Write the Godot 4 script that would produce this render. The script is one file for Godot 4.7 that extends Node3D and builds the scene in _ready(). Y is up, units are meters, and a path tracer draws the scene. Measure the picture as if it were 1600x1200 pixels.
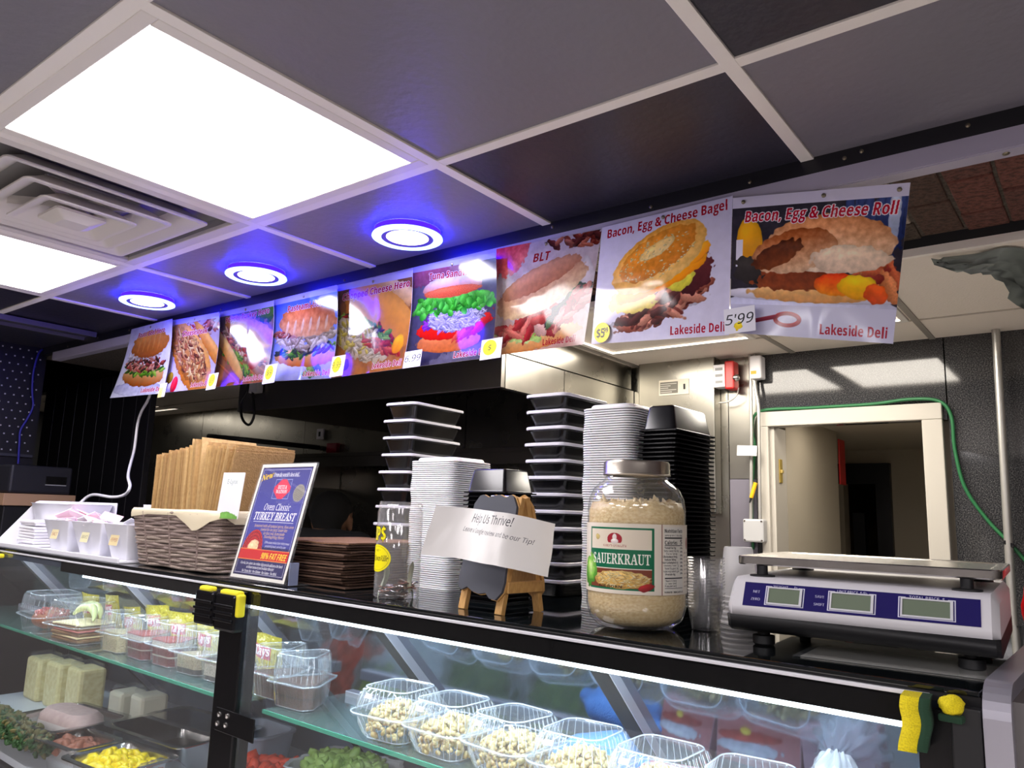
extends Node3D
# A deli counter seen from the customers' side: display case, counter top, menu posters, kitchen behind.

func _ready() -> void:
	# ---- camera, air, exposure
	var cam := Camera3D.new()
	cam.name = "camera"
	add_child(cam)
	cam.position = v(0, 0, 0)
	cam.rotation = Vector3(0.16668, 0.65895, 0.03151)
	cam.fov = 53.162
	cam.near = 0.05
	cam.far = 60.0
	cam.current = true
	var env := Environment.new()
	env.background_mode = Environment.BG_COLOR
	env.background_color = Color(0.0, 0.0, 0.0)
	env.tonemap_mode = Environment.TONE_MAPPER_LINEAR
	env.tonemap_exposure = EXPOSURE
	env.sdfgi_enabled = true
	env.ssao_enabled = true
	env.ssil_enabled = true
	var we := WorldEnvironment.new()
	we.name = "surroundings"
	we.environment = env
	add_child(we)
	grain.seed = 7
	grain.frequency = 0.02
	grain.fractal_octaves = 4
	wave.seed = 17
	wave.frequency = 0.014
	wave.fractal_octaves = 2
	materials()
	# ---- ceiling lamps of the shop and the kitchen, then the structure, then the things
	ceiling_lamps()
	shell()
	kitchen()
	posters()
	display_case()
	case_goods()
	counter_goods()
	small_things()

const EXPOSURE := 1.2
const SHOP_PANEL := 1.0      # light of one ceiling panel
const FAR_PANEL := 1.35      # of one behind the camera
const KITCHEN_PANEL := 1.35
const SPOT_WHITE := 0.06
const SPOT_BLUE := 0.035
const CASE_LED := 0.19

var M := {}
# ---------------------------------------------------------------- helpers
const UP := 1.53            # height of the lens over the floor; v() takes heights from the lens
const TURN := -0.03219      # the serving counter stands a little askew to the ceiling grid

func v(x: float, y: float, z: float) -> Vector3:
	return Vector3(x, y + UP, z)

func c(u: float, y: float, b: float) -> Vector3:      # along the counter, height, back from its front edge
	return Vector3(cos(TURN) * u - sin(TURN) * b, y + UP, -0.917 - sin(TURN) * u - cos(TURN) * b)

func tag(o: Node, label := "", category := "", group := "", kind := "") -> void:
	if label: o.set_meta("label", label)
	if category: o.set_meta("category", category)
	if group: o.set_meta("group", group)
	if kind: o.set_meta("kind", kind)

var taken := {}
func numbered(n: String) -> String:
	if not taken.has(n):
		taken[n] = 0
		return n
	taken[n] += 1
	return "%s_%03d" % [n, taken[n]]

func thing(n: String, at: Vector3, turn := 0.0, label := "", category := "", group := "", kind := "") -> Node3D:
	var o := Node3D.new()
	o.name = numbered(n)
	add_child(o, true)
	o.position = at
	o.rotation.y = turn
	tag(o, label, category, group, kind)
	return o

func part(parent: Node, n: String, mesh: Mesh, m: Material = null, at := Vector3.ZERO, rot := Vector3.ZERO) -> MeshInstance3D:
	var o := MeshInstance3D.new()
	if parent == self:
		o.name = numbered(n)
	else:
		var k := 0
		var nm := n
		while parent.has_node(nm):
			k += 1
			nm = "%s_%03d" % [n, k]
		o.name = nm
	o.mesh = mesh
	if m: o.material_override = m
	o.position = at
	o.rotation = rot
	parent.add_child(o, true)
	return o

func solo(n: String, mesh: Mesh, m: Material, at: Vector3, rot: Vector3, label: String, category: String, group := "", kind := "") -> MeshInstance3D:
	var o := part(self, n, mesh, m, at, rot)
	tag(o, label, category, group, kind)
	return o

func struct(n: String, mesh: Mesh, m: Material, at := Vector3.ZERO, label := "", category := "") -> MeshInstance3D:
	var o := part(self, n, mesh, m, at)
	tag(o, label, category, "", "structure")
	return o

func copy(o: Node3D, base: String, at: Vector3, rot: Vector3, label: String) -> Node3D:
	var r: Node3D = o.duplicate()
	r.name = numbered(base)
	add_child(r, true)
	r.position = at
	r.rotation = rot
	r.set_meta("label", label)
	return r

func col(r: float, g: float, b: float) -> Color:
	return Color(r / 255.0, g / 255.0, b / 255.0)

func mat(color: Color, rough := 0.6, metal := 0.0) -> StandardMaterial3D:
	var m := StandardMaterial3D.new()
	m.albedo_color = color
	m.roughness = rough
	m.metallic = metal
	return m

func glow(color: Color, e: float) -> StandardMaterial3D:
	var m := mat(color, 0.5)
	m.emission_enabled = true
	m.emission = color
	m.emission_energy_multiplier = e
	return m

func pane(color: Color, alpha: float, rough := 0.03) -> StandardMaterial3D:
	var m := mat(Color(color.r, color.g, color.b, alpha), rough)
	m.transparency = BaseMaterial3D.TRANSPARENCY_ALPHA
	return m

func noise_tex(freq: float, seed_: int, ramp: Array = [], normal := false, strength := 4.0, size := 256, kind := FastNoiseLite.TYPE_SIMPLEX_SMOOTH, oct := 4) -> NoiseTexture2D:
	var n := FastNoiseLite.new()
	n.seed = seed_
	n.frequency = freq
	n.noise_type = kind
	n.fractal_octaves = oct
	var t := NoiseTexture2D.new()
	t.width = size
	t.height = size
	t.seamless = true
	t.noise = n
	if normal:
		t.as_normal_map = true
		t.bump_strength = strength
	if ramp:
		var g := Gradient.new()
		var offs := PackedFloat32Array()
		var cols := PackedColorArray()
		for k in ramp.size():
			offs.append(float(k) / (ramp.size() - 1))
			cols.append(ramp[k])
		g.offsets = offs
		g.colors = cols
		t.color_ramp = g
	return t

func tri(m: StandardMaterial3D, scale: float, albedo: Texture2D = null, normal: Texture2D = null, ns := 0.5, rough: Texture2D = null) -> StandardMaterial3D:
	m.uv1_triplanar = true
	m.uv1_scale = Vector3.ONE * scale
	if albedo: m.albedo_texture = albedo
	if normal:
		m.normal_enabled = true
		m.normal_texture = normal
		m.normal_scale = ns
	if rough: m.roughness_texture = rough
	return m

# --- meshes. Quads are given counter-clockwise seen from outside.
func begin() -> SurfaceTool:
	var st := SurfaceTool.new()
	st.begin(Mesh.PRIMITIVE_TRIANGLES)
	return st

func t3(st: SurfaceTool, a: Vector3, b: Vector3, d: Vector3) -> void:
	st.add_vertex(a); st.add_vertex(d); st.add_vertex(b)

func q4(st: SurfaceTool, a: Vector3, b: Vector3, d: Vector3, e: Vector3) -> void:
	t3(st, a, b, d); t3(st, a, d, e)

func done(st: SurfaceTool) -> ArrayMesh:
	st.generate_normals()
	return st.commit()

func add_box(st: SurfaceTool, size: Vector3, xf := Transform3D(), bev := 0.0) -> void:
	var h := size * 0.5
	bev = minf(bev, minf(h.x, minf(h.y, h.z)) * 0.9)
	var st2: Array = []
	for ax in 3:
		var e: float = h[ax]
		st2.append([-e, -e + bev, e - bev, e] if bev > 0.0 else [-e, e])
	st.set_smooth_group(-1)
	for ax in 3:
		var b := (ax + 1) % 3
		var d := (ax + 2) % 3
		for s in [-1.0, 1.0]:
			var U: Array = st2[b]
			var W: Array = st2[d]
			for i in U.size() - 1:
				for j in W.size() - 1:
					var p: Array = []
					for ij in [[i, j], [i + 1, j], [i + 1, j + 1], [i, j + 1]]:
						var w := Vector3.ZERO
						w[ax] = h[ax] * s
						w[b] = U[ij[0]]
						w[d] = W[ij[1]]
						if bev > 0.0:
							var k := Vector3(clampf(w.x, -h.x + bev, h.x - bev), clampf(w.y, -h.y + bev, h.y - bev), clampf(w.z, -h.z + bev, h.z - bev))
							w = k + (w - k).normalized() * bev
						p.append(xf * w)
					if s > 0: q4(st, p[0], p[1], p[2], p[3])
					else: q4(st, p[3], p[2], p[1], p[0])

func bx(size: Vector3, bev := 0.0) -> ArrayMesh:
	var st := begin()
	add_box(st, size, Transform3D(), bev)
	return done(st)

func boxm(x0: float, x1: float, y0: float, y1: float, z0: float, z1: float) -> Array:   # mesh and middle
	return [bx(Vector3(x1 - x0, y1 - y0, z1 - z0)), v((x0 + x1) / 2, (y0 + y1) / 2, (z0 + z1) / 2)]

func add_loft(st: SurfaceTool, rings: Array, cap0 := true, cap1 := true, sharp := 0.6) -> void:
	# rings of points counter-clockwise seen from the far end; sharp: bands that turn more than this get an edge
	var n: int = rings[0].size()
	var g := 1
	for i in rings.size() - 1:
		if i > 0:
			var a: Vector3 = (rings[i][0] - rings[i - 1][0])
			var b: Vector3 = (rings[i + 1][0] - rings[i][0])
			if a.length() > 1e-6 and b.length() > 1e-6 and a.angle_to(b) > sharp: g += 1
		st.set_smooth_group(g)
		for j in n:
			var k := (j + 1) % n
			q4(st, rings[i][j], rings[i][k], rings[i + 1][k], rings[i + 1][j])
	for e in 2:
		if (cap0 if e == 0 else cap1):
			g += 1
			st.set_smooth_group(g)
			var r = rings[0] if e == 0 else rings[-1]
			var m := Vector3.ZERO
			for p in r: m += p
			m /= n
			for j in n:
				var k := (j + 1) % n
				if e == 0: t3(st, m, r[k], r[j])
				else: t3(st, m, r[j], r[k])

func loft(rings: Array, cap0 := true, cap1 := true, sharp := 0.6) -> ArrayMesh:
	var st := begin()
	add_loft(st, rings, cap0, cap1, sharp)
	return done(st)

func ring_at(r2: PackedVector2Array, y: float, off := Vector2.ZERO, s := 1.0) -> PackedVector3Array:
	var out := PackedVector3Array()
	for p in r2: out.append(Vector3(p.x * s + off.x, y, p.y * s + off.y))
	return out

func rr(w: float, l: float, r: float, k := 4) -> PackedVector2Array:   # rounded rectangle, x and z, counter-clockwise from above
	var out := PackedVector2Array()
	var cs := [Vector2(w / 2 - r, -l / 2 + r), Vector2(-w / 2 + r, -l / 2 + r), Vector2(-w / 2 + r, l / 2 - r), Vector2(w / 2 - r, l / 2 - r)]
	for q in 4:
		for i in k + 1:
			var a := PI / 2 * (q + float(i) / k)
			out.append(cs[q] + Vector2(cos(a), -sin(a)) * r)
	return out

func circ(r: float, n := 32) -> PackedVector2Array:
	var out := PackedVector2Array()
	for i in n:
		out.append(Vector2(cos(TAU * i / n), -sin(TAU * i / n)) * r)
	return out

func polar(poly: PackedVector2Array, n: int, amp := 0.0, waves := 0) -> PackedVector2Array:   # a convex outline resampled by angle, with ribs
	var out := PackedVector2Array()
	for i in n:
		var a := TAU * i / n
		var d := Vector2(cos(a), -sin(a))
		var best := 0.0
		for k in poly.size():
			var hit = Geometry2D.segment_intersects_segment(Vector2.ZERO, d * 9.0, poly[k], poly[(k + 1) % poly.size()])
			if hit != null: best = maxf(best, hit.length())
		out.append(d * (best + amp * (1.0 if sin(a * waves) > 0 else -1.0)))
	return out

func lathe(prof: Array, n := 40, cap0 := true, cap1 := true, sharp := 0.6) -> ArrayMesh:
	var rings := []
	for p in prof: rings.append(ring_at(circ(maxf(p[0], 0.0001), n), p[1]))
	return loft(rings, cap0, cap1, sharp)

func add_tube(st: SurfaceTool, pts: Array, rad, sides := 8, closed := false) -> void:
	var rings := []
	var n := pts.size()
	var up := Vector3.UP
	var prev := Vector3.ZERO
	for i in n:
		var d: Vector3
		if closed: d = (pts[(i + 1) % n] - pts[(i + n - 1) % n]).normalized()
		else: d = (pts[mini(i + 1, n - 1)] - pts[maxi(i - 1, 0)]).normalized()
		var x: Vector3
		if prev == Vector3.ZERO:
			x = (Vector3.UP if absf(d.y) < 0.9 else Vector3.RIGHT).cross(d).normalized()
		else:
			x = (prev - d * prev.dot(d)).normalized()
		prev = x
		var y := d.cross(x)
		var r := PackedVector3Array()
		var rr_: float = rad[i] if rad is Array else rad
		for k in sides:
			var a := TAU * k / sides
			r.append(pts[i] + (x * cos(a) + y * sin(a)) * rr_)
		rings.append(r)
	if closed: rings.append(rings[0])
	add_loft(st, rings, not closed, not closed, 9.0)

func smooth(pts: Array, n := 8) -> Array:      # Catmull-Rom through the points
	var out := []
	for i in pts.size() - 1:
		var p0: Vector3 = pts[maxi(i - 1, 0)]
		var p1: Vector3 = pts[i]
		var p2: Vector3 = pts[i + 1]
		var p3: Vector3 = pts[mini(i + 2, pts.size() - 1)]
		for k in n:
			out.append(p1.cubic_interpolate(p2, p0, p3, float(k) / n))
	out.append(pts[-1])
	return out

func tube(pts: Array, rad, sides := 8, closed := false) -> ArrayMesh:
	var st := begin()
	add_tube(st, pts, rad, sides, closed)
	return done(st)

func add_prism(st: SurfaceTool, poly: PackedVector2Array, z0: float, z1: float, xf := Transform3D()) -> void:   # outline in x and y, counter-clockwise
	if Geometry2D.is_polygon_clockwise(poly) == false: pass
	var area := 0.0
	for i in poly.size():
		var a := poly[i]
		var b := poly[(i + 1) % poly.size()]
		area += a.x * b.y - b.x * a.y
	if area < 0: poly.reverse()
	st.set_smooth_group(-1)
	var tr := Geometry2D.triangulate_polygon(poly)
	for i in range(0, tr.size(), 3):
		var p := [poly[tr[i]], poly[tr[i + 1]], poly[tr[i + 2]]]
		if (p[1] - p[0]).cross(p[2] - p[0]) < 0: p = [p[0], p[2], p[1]]
		t3(st, xf * Vector3(p[0].x, p[0].y, z1), xf * Vector3(p[1].x, p[1].y, z1), xf * Vector3(p[2].x, p[2].y, z1))
		t3(st, xf * Vector3(p[0].x, p[0].y, z0), xf * Vector3(p[2].x, p[2].y, z0), xf * Vector3(p[1].x, p[1].y, z0))
	for i in poly.size():
		var a := poly[i]
		var b := poly[(i + 1) % poly.size()]
		q4(st, xf * Vector3(a.x, a.y, z0), xf * Vector3(b.x, b.y, z0), xf * Vector3(b.x, b.y, z1), xf * Vector3(a.x, a.y, z1))

func prism(poly: PackedVector2Array, z0: float, z1: float) -> ArrayMesh:
	var st := begin()
	add_prism(st, poly, z0, z1)
	return done(st)

func sheet(nu: int, nv: int, fn: Callable, thick: float, front: Material, back: Material) -> ArrayMesh:
	# a bent sheet: fn(u, w) with u to the right and w down; print on the front, plain back and edges
	var P := []
	var N := []
	for j in nv + 1:
		for i in nu + 1:
			P.append(fn.call(float(i) / nu, float(j) / nv))
	var at := func(i, j): return P[clampi(j, 0, nv) * (nu + 1) + clampi(i, 0, nu)]
	for j in nv + 1:
		for i in nu + 1:
			var du: Vector3 = at.call(i + 1, j) - at.call(i - 1, j)
			var dv: Vector3 = at.call(i, j + 1) - at.call(i, j - 1)
			N.append(dv.cross(du).normalized())
	var f := begin()
	var k := begin()
	for j in nv:
		for i in nu:
			var ids := [(j + 1) * (nu + 1) + i, (j + 1) * (nu + 1) + i + 1, j * (nu + 1) + i + 1, j * (nu + 1) + i]
			for o in [0, 2, 1, 0, 3, 2]:
				var id: int = ids[o]
				f.set_uv(Vector2(float(id % (nu + 1)) / nu, floorf(float(id) / (nu + 1)) / nv))
				f.set_normal(N[id])
				f.add_vertex(P[id])
			for o in [0, 1, 2, 0, 2, 3]:
				var id: int = ids[o]
				k.set_normal(-N[id])
				k.add_vertex(P[id] - N[id] * thick)
	var rim := []
	for i in nu: rim.append([i, i + 1])
	for j in nv: rim.append([j * (nu + 1) + nu, (j + 1) * (nu + 1) + nu])
	for i in nu: rim.append([nv * (nu + 1) + nu - i, nv * (nu + 1) + nu - i - 1])
	for j in nv: rim.append([(nv - j) * (nu + 1), (nv - j - 1) * (nu + 1)])
	for e in rim:
		var a: Vector3 = P[e[0]]
		var b: Vector3 = P[e[1]]
		var a2: Vector3 = a - N[e[0]] * thick
		var b2: Vector3 = b - N[e[1]] * thick
		var nn := (b - a).cross(N[e[0]]).normalized() * -1.0
		for p in [a, b2, b, a, a2, b2]:
			k.set_normal(nn)
			k.add_vertex(p)
	f.generate_tangents()
	var m := f.commit()
	k.commit(m)
	m.surface_set_material(0, front)
	m.surface_set_material(1, back)
	return m

func flat_sheet(w: float, h: float, thick: float, front: Material, back: Material) -> ArrayMesh:   # origin at its middle, facing +z
	return sheet(1, 1, func(a, b): return Vector3((a - 0.5) * w, (0.5 - b) * h, 0), thick, front, back)

func lump(r: Vector3, amp: float, freq: float, seed_: int, n := 20, m := 12) -> ArrayMesh:   # an uneven rounded mass
	var no := FastNoiseLite.new()
	no.seed = seed_
	no.frequency = freq
	var rings := []
	for i in m + 1:
		var ring := PackedVector3Array()
		var th := -PI / 2 + PI * (0.02 + 0.96 * i / m)
		for j in n:
			var a := TAU * j / n
			var d := Vector3(cos(th) * cos(a), sin(th), -cos(th) * sin(a))
			ring.append(d * r * (1.0 + amp * no.get_noise_3dv(d * 100.0)))
		rings.append(ring)
	return loft(rings, true, true, 9.0)

# --- pictures
var fonts := {}
func font(kind := "Droid Sans", bold := false, italic := false) -> SystemFont:
	var key := kind + str(bold) + str(italic)
	if not fonts.has(key):
		var f := SystemFont.new()
		f.font_names = PackedStringArray([kind])
		f.font_weight = 700 if bold else 400
		fonts[key] = f
	return fonts[key]

var glyphs := {}
func stamp(im: Image, text: String, x: float, y: float, h: float, color: Color, f: Font, slant := 0.0, rot := 0.0, wide := 1.0, width := 0.0) -> void:
	# prints a line into a picture: middle at x, y; h = letter height in pixels; width: squeezed to this width
	var key := text + str(f.get_instance_id())
	if not glyphs.has(key):
		var tm := TextMesh.new()
		tm.text = text
		tm.font = f
		tm.font_size = 48
		tm.pixel_size = 1.0
		tm.depth = 0.0
		tm.curve_step = 2.0
		var arr := tm.surface_get_arrays(0)
		var ix = arr[Mesh.ARRAY_INDEX]
		var ps := PackedVector2Array()
		if ix != null and ix.size():
			for i in ix: ps.append(Vector2(arr[Mesh.ARRAY_VERTEX][i].x, -arr[Mesh.ARRAY_VERTEX][i].y))
		else:
			for p in arr[Mesh.ARRAY_VERTEX]: ps.append(Vector2(p.x, -p.y))
		var bb := Rect2(ps[0], Vector2.ZERO)
		for p in ps: bb = bb.expand(p)
		for i in ps.size(): ps[i] -= bb.get_center()
		glyphs[key] = [ps, bb.size]
	var ps: PackedVector2Array = glyphs[key][0]
	var s: float = h / 35.0
	if width > 0.0: wide = width / (glyphs[key][1].x * s)
	var W := im.get_width()
	var H := im.get_height()
	var cr := cos(rot)
	var sr := sin(rot)
	var pts := PackedVector2Array()
	for p in ps:
		var q := Vector2(p.x * s * wide - p.y * s * slant, p.y * s)
		pts.append(Vector2(x + q.x * cr - q.y * sr, y + q.x * sr + q.y * cr))
	for i in range(0, pts.size(), 3):
		var a := pts[i]
		var b := pts[i + 1]
		var d := pts[i + 2]
		var ar := (b - a).cross(d - a)
		if absf(ar) < 0.001: continue
		for py in range(maxi(0, floori(minf(a.y, minf(b.y, d.y)))), mini(H, ceili(maxf(a.y, maxf(b.y, d.y))) + 1)):
			for px in range(maxi(0, floori(minf(a.x, minf(b.x, d.x)))), mini(W, ceili(maxf(a.x, maxf(b.x, d.x))) + 1)):
				var p := Vector2(px, py)
				var w0 := (b - a).cross(p - a) / ar
				var w1 := (d - b).cross(p - b) / ar
				var w2 := (a - d).cross(p - d) / ar
				if w0 >= -0.02 and w1 >= -0.02 and w2 >= -0.02: im.set_pixel(px, py, color)

func outlined(im: Image, text: String, x: float, y: float, h: float, color: Color, edge: Color, o: float, f: Font, slant := 0.0, rot := 0.0, width := 0.0) -> void:
	for k in 8: stamp(im, text, x + o * cos(k * PI / 4), y + o * sin(k * PI / 4), h, edge, f, slant, rot, 1.0, width)
	stamp(im, text, x, y, h, color, f, slant, rot, 1.0, width)

var grain := FastNoiseLite.new()
var wave := FastNoiseLite.new()
func blob(im: Image, cx: float, cy: float, rx: float, ry: float, rot: float, top: Color, low: Color, wob := 0.06, tex := 0.10, fr := 0.03, clip := 9.0) -> void:
	# an uneven patch of a printed photograph, in parts of the picture; clip: keep only above this local height
	var W := im.get_width()
	var H := im.get_height()
	cx *= W; cy *= H; rx *= W; ry *= H
	var R := maxf(rx, ry) * 1.3
	var cr := cos(rot)
	var sr := sin(rot)
	for py in range(maxi(0, int(cy - R)), mini(H, int(cy + R) + 1)):
		for px in range(maxi(0, int(cx - R)), mini(W, int(cx + R) + 1)):
			var dx := px - cx
			var dy := py - cy
			var lx := (dx * cr + dy * sr) / rx
			var ly := (-dx * sr + dy * cr) / ry
			var d := lx * lx + ly * ly
			if d > 1.7 or ly > clip: continue
			var edge := 9.0
			if d > 0.25:
				edge = (1.0 - sqrt(d) - wob * 2.0 * wave.get_noise_2d(px * 2.2 + cx, py * 2.2)) * minf(rx, ry)
				if edge < -0.7: continue
			var n := grain.get_noise_2d(px * fr * 60.0, py * fr * 60.0)
			var t := clampf((ly + 1) / 2 + n * 0.15, 0, 1)
			var k := top.lerp(low, t)
			var s := 1.0 + tex * 1.4 * n - 0.22 * clampf(d - 0.6, 0, 1)
			if rx > 12.0: s += 0.14 * exp(-((lx + 0.25) * (lx + 0.25) + (ly + 0.45) * (ly + 0.45) * 2.0) * 3.0)
			var o := Color(clampf(k.r * s, 0, 1), clampf(k.g * s, 0, 1), clampf(k.b * s, 0, 1))
			if edge < 0.8: o = im.get_pixel(px, py).lerp(o, clampf((edge + 0.7) / 1.5, 0, 1)) if im.get_pixel(px, py).a > 0.0 else o
			im.set_pixel(px, py, o)

func scatter(im: Image, cx: float, cy: float, rx: float, ry: float, rot: float, n: int, size: float, pal: Array, rng: RandomNumberGenerator, long := 2.2) -> void:
	for i in n:
		var a := rng.randf() * TAU
		var r := sqrt(rng.randf())
		var p := Vector2(cos(a) * r * rx, sin(a) * r * ry).rotated(rot)
		var k: Color = pal[rng.randi() % pal.size()]
		blob(im, cx + p.x, cy + p.y, size * long * rng.randf_range(0.6, 1.1), size * rng.randf_range(0.5, 1.0), rot + rng.randf_range(-0.9, 0.9), k.lightened(0.12), k.darkened(0.28), 0.2, 0.12, 0.1)

func wash(im: Image, top: Color, low: Color, tex := 0.03) -> void:
	for py in im.get_height():
		var k := top.lerp(low, float(py) / im.get_height())
		for px in im.get_width():
			var s := 1.0 + tex * 2.0 * grain.get_noise_2d(px * 1.2, py * 1.2)
			im.set_pixel(px, py, Color(clampf(k.r * s, 0, 1), clampf(k.g * s, 0, 1), clampf(k.b * s, 0, 1)))

func rect(im: Image, x0: float, y0: float, x1: float, y1: float, k: Color) -> void:
	im.fill_rect(Rect2i(int(x0), int(y0), int(x1 - x0), int(y1 - y0)), k)

func print_mat(im: Image, rough := 0.12, bow: Texture2D = null, ns := 0.3) -> StandardMaterial3D:
	var m := mat(Color.WHITE, rough)
	m.albedo_texture = ImageTexture.create_from_image(im)
	m.texture_repeat = false
	if bow:
		m.normal_enabled = true
		m.normal_texture = bow
		m.normal_scale = ns
	return m

# --- figures: capsules joined smoothly and meshed as surface nets
func nets(bones: Array, cell: float, k: float) -> ArrayMesh:
	var lo := Vector3.INF
	var hi := -Vector3.INF
	for b in bones:
		for e in 2:
			lo = lo.min(b[e] - Vector3.ONE * b[2 + e])
			hi = hi.max(b[e] + Vector3.ONE * b[2 + e])
	lo -= Vector3.ONE * cell * 2.5
	hi += Vector3.ONE * cell * 2.5
	var n := Vector3i(((hi - lo) / cell).ceil())
	var nx := n.x + 1
	var ny := n.y + 1
	var nz := n.z + 1
	var F := PackedFloat32Array()
	F.resize(nx * ny * nz)
	F.fill(1.0)
	for b in bones:
		var a: Vector3 = b[0]
		var ab: Vector3 = b[1] - a
		var l2 := maxf(ab.length_squared(), 1e-9)
		var m: float = maxf(b[2], b[3]) + k + cell * 2
		var l0: Vector3 = ((a.min(b[1]) - Vector3.ONE * m - lo) / cell).floor()
		var l1: Vector3 = ((a.max(b[1]) + Vector3.ONE * m - lo) / cell).ceil()
		for z in range(maxi(0, int(l0.z)), mini(nz, int(l1.z) + 1)):
			for y in range(maxi(0, int(l0.y)), mini(ny, int(l1.y) + 1)):
				for x in range(maxi(0, int(l0.x)), mini(nx, int(l1.x) + 1)):
					var p := lo + Vector3(x, y, z) * cell
					var t := clampf((p - a).dot(ab) / l2, 0, 1)
					var d: float = (p - a - ab * t).length() - lerpf(b[2], b[3], t)
					var id := (z * ny + y) * nx + x
					var o := F[id]
					var h := maxf(k - absf(o - d), 0.0) / k
					F[id] = minf(o, d) - h * h * k * 0.25
	var verts := {}
	var P := PackedVector3Array()
	var st := begin()
	var corner := [0, 1, nx, nx + 1, nx * ny, nx * ny + 1, nx * ny + nx, nx * ny + nx + 1]
	var off := []
	for i in 8: off.append(Vector3(i & 1, (i >> 1) & 1, (i >> 2) & 1))
	var edges := []
	for i in 8:
		for bit in [1, 2, 4]:
			if not i & bit: edges.append([i, i | bit])
	for z in n.z:
		for y in n.y:
			for x in n.x:
				var id := (z * ny + y) * nx + x
				var mask := 0
				for i in 8:
					if F[id + corner[i]] < 0: mask |= 1 << i
				if mask == 0 or mask == 255: continue
				var s := Vector3.ZERO
				var ct := 0
				for e in edges:
					var f0 := F[id + corner[e[0]]]
					var f1 := F[id + corner[e[1]]]
					if (f0 < 0) != (f1 < 0):
						s += off[e[0]].lerp(off[e[1]], f0 / (f0 - f1))
						ct += 1
				verts[id] = P.size()
				P.append(lo + (Vector3(x, y, z) + s / ct) * cell)
	st.set_smooth_group(1)
	var step := [1, nx, nx * ny]
	for id in verts:
		for ax in 3:
			var f0 := F[id]
			var f1 := F[id + step[ax]]
			if (f0 < 0) == (f1 < 0): continue
			var b: int = step[(ax + 1) % 3]
			var d: int = step[(ax + 2) % 3]
			if not (verts.has(id - b) and verts.has(id - d) and verts.has(id - b - d)): continue
			var A := P[verts[id]]
			var B := P[verts[id - b]]
			var D := P[verts[id - b - d]]
			var E := P[verts[id - d]]
			if f0 < 0: q4(st, A, B, D, E)
			else: q4(st, A, E, D, B)
	return done(st)
# ---------------------------------------------------------------- materials
func materials() -> void:
	var fine := noise_tex(0.05, 3, [], true, 3.0)
	M.tile_grey = tri(mat(col(122, 118, 128), 0.42), 3.0, null, fine, 0.15)
	M.tile_black = tri(mat(col(42, 40, 52), 0.4), 3.0, null, fine, 0.15)
	M.bar = mat(col(240, 234, 228), 0.45)
	M.lamp_frame = mat(col(228, 222, 216), 0.45)
	M.vent = mat(col(214, 208, 204), 0.5)
	M.dark = mat(col(30, 30, 34), 0.6)
	M.black_paint = mat(col(22, 21, 27), 0.4)
	M.trim = mat(col(172, 166, 186), 0.4)
	M.screw = mat(col(150, 140, 120), 0.35, 1.0)
	M.wall = tri(mat(col(74, 68, 64), 0.8), 2.0, null, fine, 0.1)
	M.floor = tri(mat(col(226, 222, 220), 0.45), 1.0, noise_tex(0.02, 11, [col(226, 222, 216), col(250, 248, 244)]))
	M.white_tile = tri(mat(col(236, 226, 216), 0.75), 4.0, null, noise_tex(0.12, 9, [], true, 4.0), 0.25)
	M.steel = tri(mat(col(158, 155, 147), 0.32, 1.0), 1.0, null, null, 0.0, noise_tex(0.02, 6, [col(200, 200, 200), col(255, 255, 255)]))
	M.steel_dark = mat(col(120, 116, 110), 0.3, 1.0)
	M.chrome = mat(col(215, 212, 210), 0.16, 1.0)
	M.pan = mat(col(200, 200, 198), 0.22, 1.0)
	var speck := noise_tex(0.16, 21, [col(30, 30, 33), col(46, 46, 49), col(70, 70, 72), col(120, 120, 120)], false, 1.0, 512, FastNoiseLite.TYPE_SIMPLEX, 3)
	M.speckled = tri(mat(Color.WHITE, 0.07), 2.2, speck)
	M.cream = mat(col(186, 181, 172), 0.5)
	M.corridor = mat(col(178, 170, 154), 0.8)
	M.red_gloss = mat(col(200, 30, 30), 0.3)
	M.white_plastic = mat(col(236, 234, 238), 0.32)
	M.grey_plastic = mat(col(176, 176, 178), 0.4)
	M.pipe = mat(col(188, 186, 182), 0.35, 0.6)
	M.black_plastic = mat(col(12, 12, 15), 0.25)
	M.black_soft = mat(col(20, 20, 23), 0.5)
	M.glass = pane(Color.WHITE, 0.02, 0.02)
	M.clear = pane(Color(0.94, 0.97, 1.0), 0.045, 0.03)
	M.clear.metallic_specular = 0.45
	M.green_edge = mat(col(40, 120, 96), 0.1)
	M.green_edge.emission_enabled = false
	M.counter_glass = mat(col(16, 20, 22), 0.045)
	M.counter_glass.metallic_specular = 0.75
	M.header = mat(col(5, 6, 9), 0.04)
	M.paper = mat(col(236, 234, 230), 0.7)
	M.yellow = mat(col(246, 226, 20), 0.6)
	M.deck = mat(col(226, 234, 244), 0.4)
	M.silver = mat(col(190, 188, 200), 0.35, 0.7)

func area(parent: Node, at: Vector3, size: Vector2, color: Color, e: float, rot := Vector3(-PI / 2, 0, 0)) -> void:
	var l := AreaLight3D.new()
	l.name = "light"
	parent.add_child(l, true)
	l.position = at
	l.rotation = rot
	l.area_size = size
	l.light_color = color
	l.light_energy = e
	l.set("area_range", 12.0)
	l.shadow_enabled = true

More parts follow.
